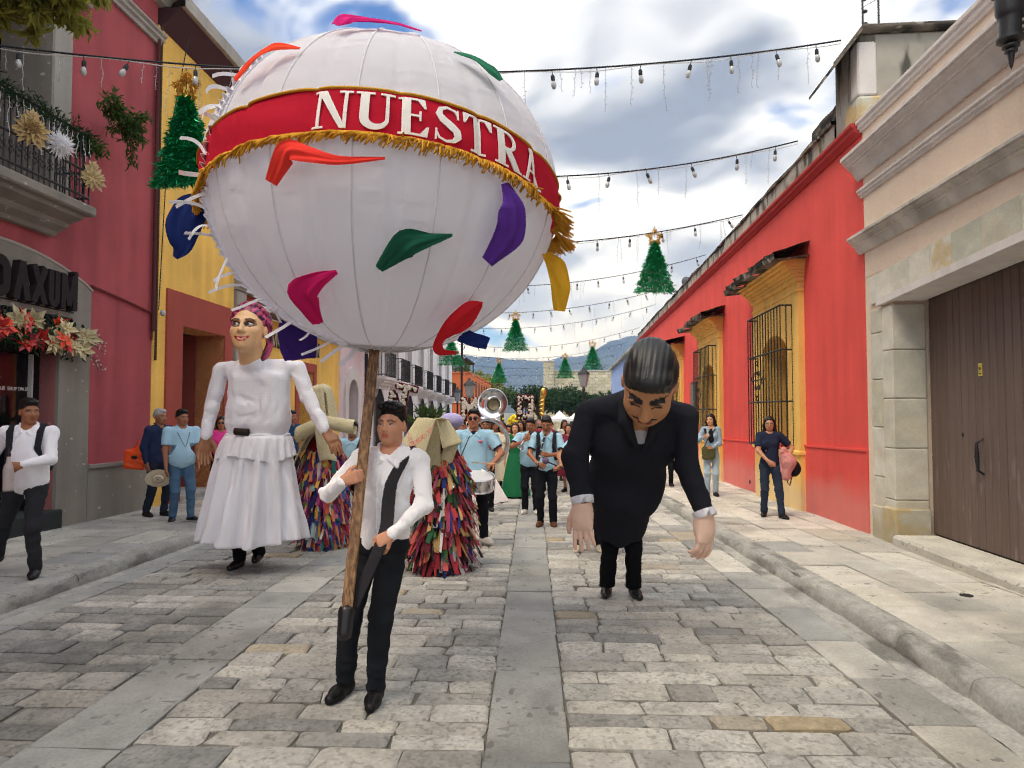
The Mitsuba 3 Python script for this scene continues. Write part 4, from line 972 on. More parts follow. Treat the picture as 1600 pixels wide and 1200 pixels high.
def crown_tree(name, label, base, height, radius, m, seed, size, n_, trunk=0.3, flat=0.6, group=None):
    r_ = np.random.default_rng(seed)
    k_ = thing(name, label, 'tree', group)
    base = np.array(base, float)
    cz = height - radius * flat
    limbs = [tube([base, base + [0, 0, height * 0.35], base + [r_.normal(0, 0.2), 0, cz]], [trunk, trunk * 0.8, trunk * 0.3], 8)]
    P = []
    for i in range(26):
        d = r_.normal(0, 1, 3); d /= np.linalg.norm(d); d[2] = abs(d[2]) * 0.9 - 0.25
        e = base + [0, 0, cz] + d * radius * np.array([1, 1, flat]) * r_.uniform(0.55, 0.95)
        limbs.append(tube([base + [0, 0, height * 0.35], (base + [0, 0, cz] + e) / 2, e], [trunk * 0.4, trunk * 0.2, 0.03], 5))
        cl = radius * r_.uniform(0.22, 0.42)
        q = r_.normal(0, 1, (n_ // 26, 3)); q /= np.linalg.norm(q, axis=1, keepdims=True)
        P.append(e + q * cl * r_.uniform(0.5, 1.0, (len(q), 1)) * [1, 1, 0.8])
    part(k_, 'trunk', cat(limbs), 'bark', smooth=50)
    part(k_, 'crown', leaves(np.vstack(P), size, seed, 0.1, 0.5), m, kind='stuff')
    return k_
GE = float(gz(80))
crown_tree('laurel_tree', 'broad dark green laurel tree in front of the stone church wall, right one', (3.3, 78, GE), 5.7, 3.6, 'leaf_dark', 1, 0.42, 5200, flat=0.55)
crown_tree('laurel_tree', 'rounded dark green laurel tree left of the big one before the church wall', (-0.4, 82, GE), 6.0, 3.3, 'leaf_dark', 2, 0.42, 4600, flat=0.6)
crown_tree('laurel_tree', 'dark green tree at the right edge of the church wall behind the groom puppet', (8.0, 84, GE), 5.4, 3.8, 'leaf_dark', 3, 0.45, 4200, flat=0.5)
crown_tree('tall_tree', 'tall loose yellow green tree behind the orange corner building', (-8.6, 86, GE), 8.8, 3.4, 'leaf_yellow', 4, 0.5, 4200, flat=0.8)
crown_tree('tall_tree', 'thin grey green tree beside the sousaphone bell at the far corner', (-5.4, 92, GE), 6.6, 2.6, 'leaf', 5, 0.4, 2200, flat=0.8)
ch = thing('church_wall', 'pale cut stone church wall with a low stub tower on its left end', 'church')
part(ch, 'wall', bx(0.55, 10.8, 95, 104, -2, 7.15), 'far_stone')
part(ch, 'stub_tower', bx(0.10, 1.55, 94.6, 98, -2, 8.5, 0.05), 'far_stone')
part(ch, 'tower_cap', bx(0.0, 1.65, 94.5, 98.1, 8.503, 8.68, 0.05), 'cream_trim')
part(ch, 'annex', bx(-1.4, 0.06, 95.4, 102, -2, 4.9), 'far_stone')
part(ch, 'annex_cap', bx(-1.5, 0.05, 95.3, 102, 4.903, 5.05, 0.04), 'cream_trim')
part(ch, 'coping', bx(1.57, 10.9, 94.9, 104, 7.153, 7.3, 0.04), 'far_stone')
ob = thing('orange_building', 'orange two storey corner building with a white band and a shaded roof terrace', 'building')
gy = float(gz(58))
part(ob, 'wall', bx(-16, -6.15, 58, 82, -2, 4.9), 'orange_wall')
part(ob, 'white_band', cat([bx(-16.05, -6.09, 57.94, 82.05, 2.42, 2.56)]), 'cream_trim')
part(ob, 'cornice', bx(-16.05, -6.07, 57.92, 82.05, 4.903, 5.05, 0.03), 'orange_wall')
part(ob, 'door', bx(-7.3, -6.75, 57.95, 58.02, gy, gy + 2.1), 'cream_trim')
part(ob, 'side_windows', cat([bx(-6.17, -6.12, 60 + 3 * k, 61 + 3 * k, 0.0, 1.8) for k in range(6)] + [bx(-6.17, -6.12, 60 + 3 * k, 61 + 3 * k, 2.9, 4.4) for k in range(6)]), 'dark_iron', kind='stuff')
part(ob, 'terrace_roof', cat([bx(-9.2, -6.5, 58.6, 66, 6.15, 6.32)] + [bx(x, x + 0.1, y, y + 0.1, 5.05, 6.15) for x in (-9.1, -6.7) for y in (58.8, 62, 65.8)]), 'matte', color=(0.03, 0.025, 0.02), label='dark roof over the terrace')
P = np.stack([rr.uniform(-9.3, -6.2, 500), rr.uniform(58.0, 59.2, 500), 5.05 + np.abs(rr.normal(0, 0.38, 500))], 1)
part(ob, 'terrace_plants', leaves(P, 0.3, 8), 'leaf', kind='stuff')
for k, (x, y) in enumerate(((1.5, 62), (3.2, 66), (4.4, 60))):
    tn = thing('market_tent', ('white peaked tent behind the band, left one', 'white peaked tent behind the band, middle one farther back', 'white peaked tent behind the band beside the groom puppet')[k], 'tent')
    g0 = float(gz(y))
    part(tn, 'canopy', xf(lathe([(1.0, 0), (1.0, 0.25), (0.55, 0.45), (0.0, 0.95)], 4), RZ(45) @ np.diag([1.25, 1.25, 1]), (x, y, g0 + 1.95)), 'matte', color=(0.8, 0.8, 0.8))
    for a in (-0.85, 0.85):
        for b_ in (-0.85, 0.85): part(tn, 'pole', tube([(x + a, y + b_, g0), (x + a, y + b_, g0 + 2)], 0.03, 5), 'white_wire')
def lamp_post(name, label, x, y, h, heads=1):
    g0 = float(gz(y))
    k_ = thing(name, label, 'street lamp', 'old style street lamps along the street')
    part(k_, 'post', xf(lathe([(0, 0), (0.16, 0), (0.16, 0.25), (0.09, 0.35), (0.06, 0.9), (0.05, h - 0.9), (0.08, h - 0.85), (0.05, h - 0.75), (0, h - 0.75)], 12), None, (x, y, g0)), 'iron', smooth=40)
    hd = part(k_, 'lantern', xf(lathe([(0.06, h - 0.75), (0.15, h - 0.68), (0.24, h - 0.2), (0.26, h - 0.18)], 6), None, (x, y, g0)), 'matte', color=(0.30, 0.31, 0.32))
    part(hd, 'cap', xf(lathe([(0.28, h - 0.18), (0.24, h - 0.1), (0.08, h + 0.05), (0.05, h + 0.12), (0, h + 0.2)], 6), None, (x, y, g0)), 'iron')
lamp_post('street_lamp', 'black street lamp in front of the stone church wall, right of the street', 1.77, 30, 3.95)
lamp_post('street_lamp', 'black street lamp before the orange building, nearer of two on the left', -3.30, 31, 3.55)
lamp_post('street_lamp', 'smaller black street lamp before the orange building, farther of two on the left', -5.2, 42, 3.75)
tp = thing('utility_pole', 'thin tall dark pole rising in front of the white building', 'pole')
put(tp, tube([(-3.55, 30, -0.6), (-3.52, 30, 5.2)], 0.05, 8), 'iron')

# ---- strings of lights across the street
def string_light(label, A, B, sag, nb, ni, seed, near_=True):
    r_ = np.random.default_rng(seed)
    k_ = thing('string_light', label, 'string light', 'strings of bulbs across the street')
    A, B = np.array(A, float), np.array(B, float)
    f = lambda t: A + (B - A) * t - np.array([0, 0, 1.0]) * sag * 4 * t * (1 - t)
    tt = np.linspace(0, 1, 60)
    part(k_, 'cable', tube([f(t) for t in tt], 0.013 if near_ else 0.011, 5), 'cable')
    if near_: part(k_, 'second_cable', tube([f(t) + [0, 0, -0.03 - 0.02 * math.sin(t * 40)] for t in tt], 0.007, 4), 'white_wire')
    far_b = []
    for t in (np.arange(nb) + 0.5 + r_.uniform(-0.12, 0.12, nb)) / nb:
        p = f(t); tilt = rot((0, 1, 0), r_.normal(0, 14)) @ rot((1, 0, 0), r_.normal(0, 8))
        p2 = p + [r_.normal(0, 0.01), 0, -0.07]
        sk = cat([tube([p, p2], 0.006, 4), xf(lathe([(0, 0), (0.022, -0.005), (0.027, -0.03), (0.027, -0.075), (0.02, -0.085), (0, -0.085)], 8), tilt, p2)])
        gl_ = xf(lathe([(0.018, -0.08), (0.034, -0.12), (0.036, -0.15), (0.025, -0.185), (0, -0.20)], 8), tilt, p2)
        if near_:
            s_ = part(k_, 'socket', sk, 'cable', smooth=50)
            part(s_, 'bulb', gl_, 'bulb_glass', smooth=True)
        else: far_b.append((sk, gl_))
    if far_b:
        part(k_, 'sockets', cat([q[0] for q in far_b]), 'cable', kind='stuff')
        part(k_, 'bulbs', cat([q[1] for q in far_b]), 'bulb_glass', kind='stuff')
    ic = [icicle(f(t), r_.uniform(0.2, 0.75), r_) for t in r_.uniform(0.01, 0.99, ni)]
    if near_:
        for m in ic: part(k_, 'icicle_light', m, 'cable_pale')
    else: part(k_, 'icicle_lights', cat(ic), 'cable_pale', kind='stuff')
mat('cable_pale', pr((0.42, 0.42, 0.42), 0.6, 0.3))
string_light('nearest string of bulbs, from the rose balcony building to the corner tower', (-6.8, 8.05, 6.22), (4.36, 10.1, 7.12), 0.42, 17, 34, 1)
string_light('second string of bulbs, ending at the red parapet beside the corner tower', (-6.5, 12.0, 6.9), (4.42, 12.0, 6.38), 0.80, 15, 26, 2)
string_light('third string of bulbs, holding the largest tinsel tree on the right', (-6.6, 16.2, 6.4), (4.7, 16.3, 6.32), 0.70, 15, 24, 3)
for k, (y, za, zb, sg_) in enumerate(((20.8, 6.2, 6.4, 0.8), (25.5, 5.9, 6.35, 0.75), (30.5, 5.8, 6.4, 0.7), (35.5, 5.6, 6.0, 0.8), (41, 5.5, 5.8, 0.8), (47, 5.2, 5.6, 0.75), (54, 4.9, 5.3, 0.6), (62, 4.5, 4.8, 0.6))):
    string_light(f"{('fourth', 'fifth', 'sixth', 'seventh', 'eighth', 'ninth', 'tenth', 'farthest')[k]} string of bulbs across the street, counted from the nearest", (-6.5, y, za), (4.8 + 0.005 * y, y, zb), sg_, 16, 20, 10 + k, False)

# ---- tinsel Christmas trees
def tinsel_tree(label, c_, h, w, seed, n_, ang=0.0, star=True):
    r_ = np.random.default_rng(seed)
    k_ = thing('tinsel_tree', label, 'christmas decoration', 'tinsel trees hung over the street')
    P, D = [], []
    tiers = 6
    tops = np.linspace(1, 0, tiers + 1)
    while len(P) < n_:
        z = r_.random()
        ti = min(tiers - 1, int((1 - z) * tiers)); fr = (1 - z) * tiers - ti
        half = 0.5 * w * (((0.72 * ti + 0.15) * (1 - fr) + (ti + 1.25) * fr) / (tiers + 0.25)) ** 0.9
        x = r_.uniform(-1, 1)
        if abs(x) > 1 - 0.15 * r_.random() and fr < 0.3: continue
        P.append((x * half, r_.normal(0, 0.035) * (0.5 + half), z * h)); D.append((np.sign(x) * abs(x) ** 3 * 0.8, r_.normal(0, 0.6), -0.2 - 0.3 * fr))
    P, D = np.array(P), np.array(D)
    m = leaves(P, 0.095 * h / 1.3, seed, 0.1, 0.24, dirs=D)
    part(k_, 'tinsel', xf(m, RZ(ang), c_), 'tinsel_green', kind='stuff')
    ws = [tube([(-0.5 * w * ((t_ + 1) / tiers) ** 0.9, 0, h * (1 - (t_ + 0.95) / tiers)), (0.5 * w * ((t_ + 1) / tiers) ** 0.9, 0, h * (1 - (t_ + 0.95) / tiers))], 0.012, 5) for t_ in range(tiers)]
    part(k_, 'frame', xf(cat(ws + [tube([(0, 0, 0), (0, 0, h * 1.05)], 0.012, 5)]), RZ(ang), c_), 'cable')
    pts, dd = [], []
    for k in range(5):
        a0, a1 = math.pi / 2 + k * 2 * math.pi / 5, math.pi / 2 + (k + 0.5) * 2 * math.pi / 5
        a2 = math.pi / 2 + (k + 1) * 2 * math.pi / 5
        R1, R2 = 0.155 * h, 0.075 * h
        for (p, q, u, v_) in ((a0, a1, R1, R2), (a1, a2, R2, R1)):
            for t_ in np.linspace(0, 1, max(4, n_ // 160)):
                x = (1 - t_) * u * math.cos(p) + t_ * v_ * math.cos(q); z = (1 - t_) * u * math.sin(p) + t_ * v_ * math.sin(q)
                for _ in range(2): pts.append((x + r_.normal(0, 0.008 * h), r_.normal(0, 0.02 * h), h * 1.12 + z + r_.normal(0, 0.008 * h)))
    part(k_, 'star', xf(leaves(np.array(pts), 0.06 * h / 1.3, seed + 1, 0.0, 0.35), RZ(ang), c_), 'tinsel_gold', label='gold tinsel star')
    part(k_, 'hanger', tube([np.array(c_) + [0, 0, h * 1.1], np.array(c_) + [0, 0, h * 1.35]], 0.006, 4), 'cable')
tinsel_tree('largest green tinsel tree with a gold star, left of the balloon', (-5.06, 9.45, 4.93), 1.23, 1.05, 1, 12000, -8)
tinsel_tree('green tinsel tree with a gold star hanging above the red roof line', (2.65, 16.3, 4.52), 1.15, 0.98, 2, 6000)
tinsel_tree('green tinsel tree with a gold star hanging in mid street against the clouds', (-1.0, 25.5, 3.97), 1.12, 0.98, 3, 5000)
tinsel_tree('green tinsel tree in front of the mountain, highest of the far ones on the right', (2.20, 30.5, 3.56), 0.98, 0.92, 4, 4000)
tinsel_tree('green tinsel tree hanging before the stone church wall', (1.15, 35.5, 3.42), 1.0, 0.95, 5, 4000)
tinsel_tree('green tinsel tree hanging low before the mountain beside the sousaphone', (-2.25, 35.5, 3.20), 0.98, 0.95, 6, 4000)
tinsel_tree('green tinsel tree half hidden by the balloon, before the white building', (-3.72, 28.0, 3.60), 1.0, 1.15, 7, 4000)
# ================================================================ FIGURES: distance fields meshed by surface nets
def smin(a, b, k):
    h = np.clip(0.5 + 0.5 * (b - a) / k, 0, 1)
    return b * (1 - h) + a * h - k * h * (1 - h)

class Field:
    def __init__(s): s.ops, s.post = [], []
    def _add(s, fn, lo, hi, k, mode): s.ops.append((fn, np.asarray(lo, float), np.asarray(hi, float), k, mode)); return s
    def cone(s, a, b, ra, rb, k=0.02, mode=1):
        a, b = np.asarray(a, float), np.asarray(b, float)
        ba = b - a; L = max(ba @ ba, 1e-9)
        def fn(p):
            t = np.clip((p - a) @ ba / L, 0, 1)
            return np.linalg.norm(p - a - t[:, None] * ba, axis=1) - (ra + (rb - ra) * t)
        r = max(ra, rb)
        return s._add(fn, np.minimum(a, b) - r, np.maximum(a, b) + r, k, mode)
    def chain(s, P, R, k=0.02, mode=1):
        for i in range(len(P) - 1): s.cone(P[i], P[i + 1], R[i], R[i + 1], k, mode)
        return s
    def ell(s, c, r, R=None, k=0.03, mode=1):
        c, r = np.asarray(c, float), np.asarray(r, float)
        R = np.eye(3) if R is None else np.asarray(R)
        def fn(p):
            q = (p - c) @ R / r
            n = np.linalg.norm(q, axis=1)
            g = np.linalg.norm(q / r, axis=1)
            return n * (n - 1) / np.maximum(g, 1e-9)
        m = np.abs(R) @ r
        return s._add(fn, c - m, c + m, k, mode)
    def box(s, c, h, R=None, rd=0.01, k=0.01, mode=1):
        c, h = np.asarray(c, float), np.asarray(h, float)
        R = np.eye(3) if R is None else np.asarray(R)
        def fn(p):
            q = np.abs((p - c) @ R) - (h - rd)
            return np.linalg.norm(np.maximum(q, 0), axis=1) + np.minimum(q.max(1), 0) - rd
        m = np.abs(R) @ h
        return s._add(fn, c - m, c + m, k, mode)
    def eval(s, p, slack):
        d = np.full(len(p), 9.0)
        for fn, lo, hi, k, mode in s.ops:
            m = ((p > lo - k - slack) & (p < hi + k + slack)).all(1)
            if not m.any(): continue
            e = fn(p[m])
            d[m] = smin(d[m], e, k) if mode > 0 else -smin(-d[m], e, k)
        for q in s.post: d = q(p, d)
        return d
    def mesh(s, h):
        lo = np.min([o[1] for o in s.ops if o[4] > 0], 0) - 3 * h
        hi = np.max([o[2] for o in s.ops if o[4] > 0], 0) + 3 * h
        B = 4
        n = np.ceil((hi - lo) / (h * B)).astype(int) + 1
        ax = [lo[i] + (np.arange(n[i]) + 0.5) * h * B - h / 2 for i in range(3)]
        P = np.stack(np.meshgrid(*ax, indexing='ij'), -1).reshape(-1, 3)
        d0 = s.eval(P, h * B * 2)
        near_ = (np.abs(d0) < h * B * 1.5).reshape(n)
        V = np.repeat(np.repeat(np.repeat(d0.reshape(n), B, 0), B, 1), B, 2)
        blk = np.argwhere(near_)
        off = np.stack(np.meshgrid(*[np.arange(B)] * 3, indexing='ij'), -1).reshape(-1, 3)
        idx = (blk[:, None] * B + off[None]).reshape(-1, 3)
        V[idx[:, 0], idx[:, 1], idx[:, 2]] = s.eval(lo + idx * h, h * 3)
        return nets(V, lo, h)

def nets(V, lo, h):
    S = V < 0
    n = np.array(V.shape) - 1
    c = sum(S[a:a + n[0], b:b + n[1], e:e + n[2]].astype(np.int8) for a in (0, 1) for b in (0, 1) for e in (0, 1))
    act = (c > 0) & (c < 8)
    I = np.argwhere(act)
    num = np.full(act.shape, -1); num[act] = np.arange(len(I))
    acc, cnt = np.zeros((len(I), 3)), np.zeros(len(I))
    cor = [np.array([a, b, e]) for a in (0, 1) for b in (0, 1) for e in (0, 1)]
    vals = [V[I[:, 0] + q[0], I[:, 1] + q[1], I[:, 2] + q[2]] for q in cor]
    for i in range(8):
        for j in range(i + 1, 8):
            if np.abs(cor[i] - cor[j]).sum() != 1: continue
            x = (vals[i] < 0) != (vals[j] < 0)
            t = vals[i] / np.where(x, vals[i] - vals[j], 1)
            acc += np.where(x[:, None], cor[i] + t[:, None] * (cor[j] - cor[i]), 0); cnt += x
    v = lo + (I + acc / cnt[:, None]) * h
    F = []
    for a in range(3):
        b, e = (a + 1) % 3, (a + 2) % 3
        s0 = [slice(1, -1)] * 3; s0[a] = slice(0, -1)
        s1 = list(s0); s1[a] = slice(1, None)
        A, Bq = S[tuple(s0)], S[tuple(s1)]
        for cr, fl in (((A & ~Bq), 0), ((~A & Bq), 1)):
            J = np.argwhere(cr)
            J = J + np.array([0 if q == a else 1 for q in range(3)])
            ub, ue = np.eye(3, dtype=int)[b], np.eye(3, dtype=int)[e]
            q = [num[tuple((J - x).T)] for x in (0 * ub, ub, ub + ue, ue)]
            qd = np.stack(q, 1)
            qd = qd[(qd >= 0).all(1)]
            F.append(quads(qd[:, ::-1] if fl else qd))
    return v, np.vstack(F)

def unit(v): v = np.asarray(v, float); return v / (np.linalg.norm(v) + 1e-12)
def ik(a, c, l1, l2, pole):
    a, c = np.asarray(a, float), np.asarray(c, float)
    d = c - a; L = np.linalg.norm(d)
    if L > (l1 + l2) * 0.995: c = a + d / L * (l1 + l2) * 0.995; d = c - a; L = np.linalg.norm(d)
    x = (l1 * l1 - l2 * l2 + L * L) / (2 * L)
    h = math.sqrt(max(l1 * l1 - x * x, 0))
    u = d / L
    p = np.asarray(pole, float); p = unit(p - u * (p @ u))
    return a + u * x + p * h, c

def hand(F, w, d, n, r=1.0, curl=0.35, side=1, k=0.008, spread=1.0):
    """palm, four fingers of different length and a thumb; d along the hand, n out of the palm's inner face, side: +1 thumb towards n x d"""
    d, n = unit(d), np.asarray(n, float); n = unit(n - d * (n @ d))
    s = np.cross(n, d) * side
    w = np.asarray(w, float)
    for o in (-0.026, -0.009, 0.009, 0.026):
        F.cone(w + s * o * 0.55 * r, w + (d * 0.085 + s * o) * r, 0.0165 * r, 0.0135 * r, 0.012 * r)
    ln = ((0.026, 0.95), (0.009, 1.05), (-0.009, 1.0), (-0.026, 0.8))
    for i, (o, l) in enumerate(ln):
        p = w + (d * 0.083 + s * o) * r
        a = curl * (0.9 + 0.12 * i)
        dd = unit(d + s * o * 3.0 * spread)
        for seg, (q, rr_) in enumerate(((0.042, 0.0098), (0.027, 0.009), (0.022, 0.008))):
            ang = a * (0.75 if seg == 0 else 1.0) * (seg + 1)
            e = p + (dd * math.cos(ang) + n * math.sin(ang)) * q * l * r
            F.cone(p, e, rr_ * r, rr_ * 0.93 * r, k * 0.5)
            p = e
    p0 = w + (d * 0.022 + s * 0.022 + n * 0.004) * r
    p1 = p0 + (d * 0.035 + s * 0.030 + n * 0.014) * r
    p2 = p1 + unit(d * 1.0 + s * 0.35 + n * (0.2 + curl)) * 0.034 * r
    p3 = p2 + unit(d * 0.9 + s * (0.2 - 0.5 * curl) + n * (0.2 + curl * 1.2)) * 0.026 * r
    F.chain([p0, p1, p2, p3], [0.016 * r, 0.0125 * r, 0.0105 * r, 0.0085 * r], k)

def head_ops(F, M, fem=False, nose=1.0, jaw=1.0, round_=1.0):
    """M(v): head coordinates (x right in the picture, -y ahead, z up, eyes at 0) -> figure coordinates; M.R rotation, M.s scale"""
    R, s = M.R, M.s
    E = lambda c, r, k=0.03, mode=1: F.ell(M(c), np.array(r) * s, R, k * s, mode)
    C = lambda a, b, ra, rb, k=0.015, mode=1: F.cone(M(a), M(b), ra * s, rb * s, k * s, mode)
    E((0, 0.014, 0.034), (0.075, 0.095, 0.084))
    E((0, -0.030, -0.018), (0.064 * round_, 0.062, 0.084))
    E((0, -0.034, -0.066), (0.051 * jaw * round_, 0.050, 0.042), 0.04)
    E((0, -0.066, -0.094), (0.021 * jaw, 0.017, 0.016), 0.03)
    for x in (-1, 1):
        E((x * 0.041, -0.064, -0.022), (0.020, 0.018, 0.018), 0.03)
        E((x * 0.033, -0.082, 0.028), (0.026, 0.012, 0.008), 0.016)
        E((x * 0.031, -0.100, 0.004), (0.017, 0.014, 0.011), 0.012, -1)
        C((x * 0.010, -0.098, -0.031), (x * 0.013, -0.094, -0.031), 0.0085 * nose, 0.0075 * nose, 0.008)
        E((x * 0.076, 0.012, -0.010), (0.010, 0.019, 0.031), 0.008)
    C((0, -0.088, 0.014), (0, -0.108, -0.026), 0.0075, 0.0122 * nose, 0.012)
    C((-0.020, -0.086, -0.0575), (0.020, -0.086, -0.0575), 0.0052, 0.0052, 0.008)
    C((-0.006, -0.0915, -0.056), (0.006, -0.0915, -0.056), 0.0062, 0.0062, 0.008)
    C((-0.013, -0.0865, -0.0685), (0.013, -0.0865, -0.0685), 0.0068, 0.0068, 0.008)
    E((0, -0.0985, -0.0630), (0.022, 0.006, 0.0018), 0.003, -1)

class HM:
    def __init__(s, c, R, sc): s.c, s.R, s.s = np.asarray(c, float), R, sc
    def __call__(s, v): return s.c + s.R @ (np.asarray(v, float) * s.s)
    def inv(s, p): return (p - s.c) @ s.R / s.s

def face_color(q, skin, lips=None, brow=(0.02, 0.015, 0.012), stubble=0.0, shade=True):
    c = np.tile(np.asarray(skin, float), (len(q), 1))
    x, y, z = np.abs(q[:, 0]), q[:, 1], q[:, 2]
    L = np.asarray(lips if lips is not None else np.asarray(skin) * [0.80, 0.50, 0.48])
    sst = lambda a, b, t: (lambda w: w * w * (3 - 2 * w))(np.clip((t - a) / (b - a), 0, 1))
    w = sst(0.026, 0.018, x) * sst(0.0155, 0.0105, np.abs(z + 0.0625)) * sst(-0.078, -0.084, y)
    c = c * (1 - w[:, None]) + L * w[:, None]
    zb = 0.0245 + 0.005 * np.clip((x - 0.012) / 0.02, 0, 1) - 0.010 * np.clip((x - 0.035) / 0.02, 0, 1)
    w = sst(0.0075, 0.0035, np.abs(z - zb)) * sst(0.010, 0.015, x) * sst(0.058, 0.050, x) * (y < -0.04)
    c = c * (1 - 0.9 * w[:, None]) + np.asarray(brow) * 0.9 * w[:, None]
    if stubble:
        w = stubble * sst(-0.03, -0.06, z) * (y < 0.0) * sst(0.07, 0.05, x) * (z > -0.13)
        c = c * (1 - 0.45 * w[:, None])
    w = 0.14 * sst(0.02, 0.0, np.hypot(x - 0.045, z + 0.025)) * (y < -0.03)
    return c * (1 - w[:, None] * np.array([0.0, 0.6, 0.6]))

def eyes(parent, M, blink=0.0, iris=(0.02, 0.012, 0.008), r=0.0118, glance=(0, 0)):
    for x in (-1, 1):
        v, f = ball((0, 0, 0), 1.0, 10)
        v = v @ RX(90).T
        d = unit([glance[0], -1, glance[1]])
        a = np.degrees(np.arccos(np.clip(v @ d, -1, 1)))
        col = np.where(a[:, None] < 32, np.asarray(iris), np.array([0.62, 0.58, 0.55]))
        w = np.array([M((x * 0.0305, -0.0775, 0.0045)) + M.R @ (q * r * M.s * [1.15, 1, 0.72 * (1 - blink)]) for q in v])
        k = part(parent, 'eye', (w, f), 'gloss', True, color=col)
        lid = [M((x * 0.0305 + t * 0.0155, -0.0885 + 0.006 * abs(t) ** 2 + 0.001, 0.0045 + 0.0088 * (1 - blink) * (1 - 0.75 * t * t))) for t in np.linspace(-1, 1, 7)]
        part(k, 'lashes', tube(lid, 0.0016 * M.s, 5), 'hair', True, color=(0.012, 0.009, 0.008))

def hair_field(M, style, seed=0, vol=0.0, line=0.0, rough=0.016):
    F = Field()
    R, s = M.R, M.s
    F.ell(M((0, 0.016, 0.036)), np.array([0.081 + vol * 0.3, 0.101 + vol * 0.3, 0.090 + vol]) * s, R, 0.02 * s)
    zl_y = [-0.12, -0.075, -0.045, -0.015, 0.01, 0.05, 0.12]
    zl_z = {'short': [0.074, 0.066, 0.036, 0.018, 0.022, -0.030, -0.055], 'long': [0.085, 0.078, 0.03, -0.05, -0.07, -0.09, -0.1], 'bald': [0.3, 0.3, 0.2, 0.05, 0.03, -0.03, -0.05],
            'pomp': [0.070, 0.064, 0.040, 0.012, 0.032, -0.012, -0.05], 'bun': [0.085, 0.078, 0.035, 0.0, 0.0, -0.06, -0.08]}[style]
    zl_z = list(np.array(zl_z) + line * (np.array(zl_y) < -0.04))
    if style == 'pomp':
        for x in (-0.045, -0.015, 0.015, 0.045): F.ell(M((x + 0.004, -0.052, 0.112 - abs(x) * 0.25 + 0.006 * (x < 0))), np.array([0.026, 0.042, 0.030]) * s, R, 0.012 * s)
        F.ell(M((0.004, 0.0, 0.112)), np.array([0.070, 0.075, 0.040]) * s, R, 0.02 * s)
    if style == 'long':
        for x in (-1, 1): F.chain([M((x * 0.062, -0.02, 0.05)), M((x * 0.080, 0.012, -0.03)), M((x * 0.082, 0.03, -0.13)), M((x * 0.075, 0.045, -0.24))], np.array([0.03, 0.03, 0.034, 0.02]) * s, 0.03 * s)
        F.chain([M((0, 0.07, 0.0)), M((0, 0.085, -0.12)), M((0, 0.085, -0.28))], np.array([0.06, 0.065, 0.03]) * s, 0.03 * s)
    if style == 'bun': F.ell(M((0, 0.115, 0.06)), np.array([0.045, 0.04, 0.045]) * s, R, 0.015 * s)
    if style == 'short':
        F.ell(M((0.006, -0.050, 0.098)), np.array([0.058, 0.046, 0.030]) * s, R, 0.02 * s)
        F.ell(M((-0.004, 0.02, 0.112)), np.array([0.062, 0.066, 0.026]) * s, R, 0.02 * s)
    def cut(p, d):
        q = M.inv(p)
        n = meshkit.fbm(q * np.array([75, 22, 22]) + seed, 3, 4) - 0.5
        d = d + rough * s * n
        zc = np.interp(q[:, 1], zl_y, zl_z) + 0.7 * rough * (meshkit.noise(q * 60 + seed) - 0.5) + 0.25 * np.maximum(np.abs(q[:, 0]) - 0.045, 0) * (q[:, 1] < -0.04) * -1.0
        d = d + 0.0085 * s * np.exp(-np.maximum(q[:, 2] - zc, 0) / 0.011) * (q[:, 1] < 0.03)
        lo = (zc - q[:, 2]) * s
        if style == 'long': lo = np.where((q[:, 1] > -0.005) | ((np.abs(q[:, 0]) > 0.058) & (q[:, 2] < 0.03)), -1.0, lo)
        return np.maximum(d, lo)
    F.post.append(cut)
    return F

def folds(amp, fx=(9, 9, 5), seed=0):
    fx = np.asarray(fx, float)
    def post(p, d):
        m = np.abs(d) < 0.08
        e = d.copy()
        w = meshkit.fbm(p[m] * fx + 2.0 * meshkit.fbm(p[m] * 4 + seed, 2, seed)[:, None], 3, seed + 1)
        e[m] = d[m] + np.clip(amp * 3.4 * (w - 0.5) + amp * 2.0 * np.abs(w - 0.5) - amp * 0.2, -0.95 * amp, 0.45 * amp)
        return e
    return post
def above(z): return lambda p, d: np.maximum(d, z - p[:, 2])
def below(z): return lambda p, d: np.maximum(d, p[:, 2] - z)

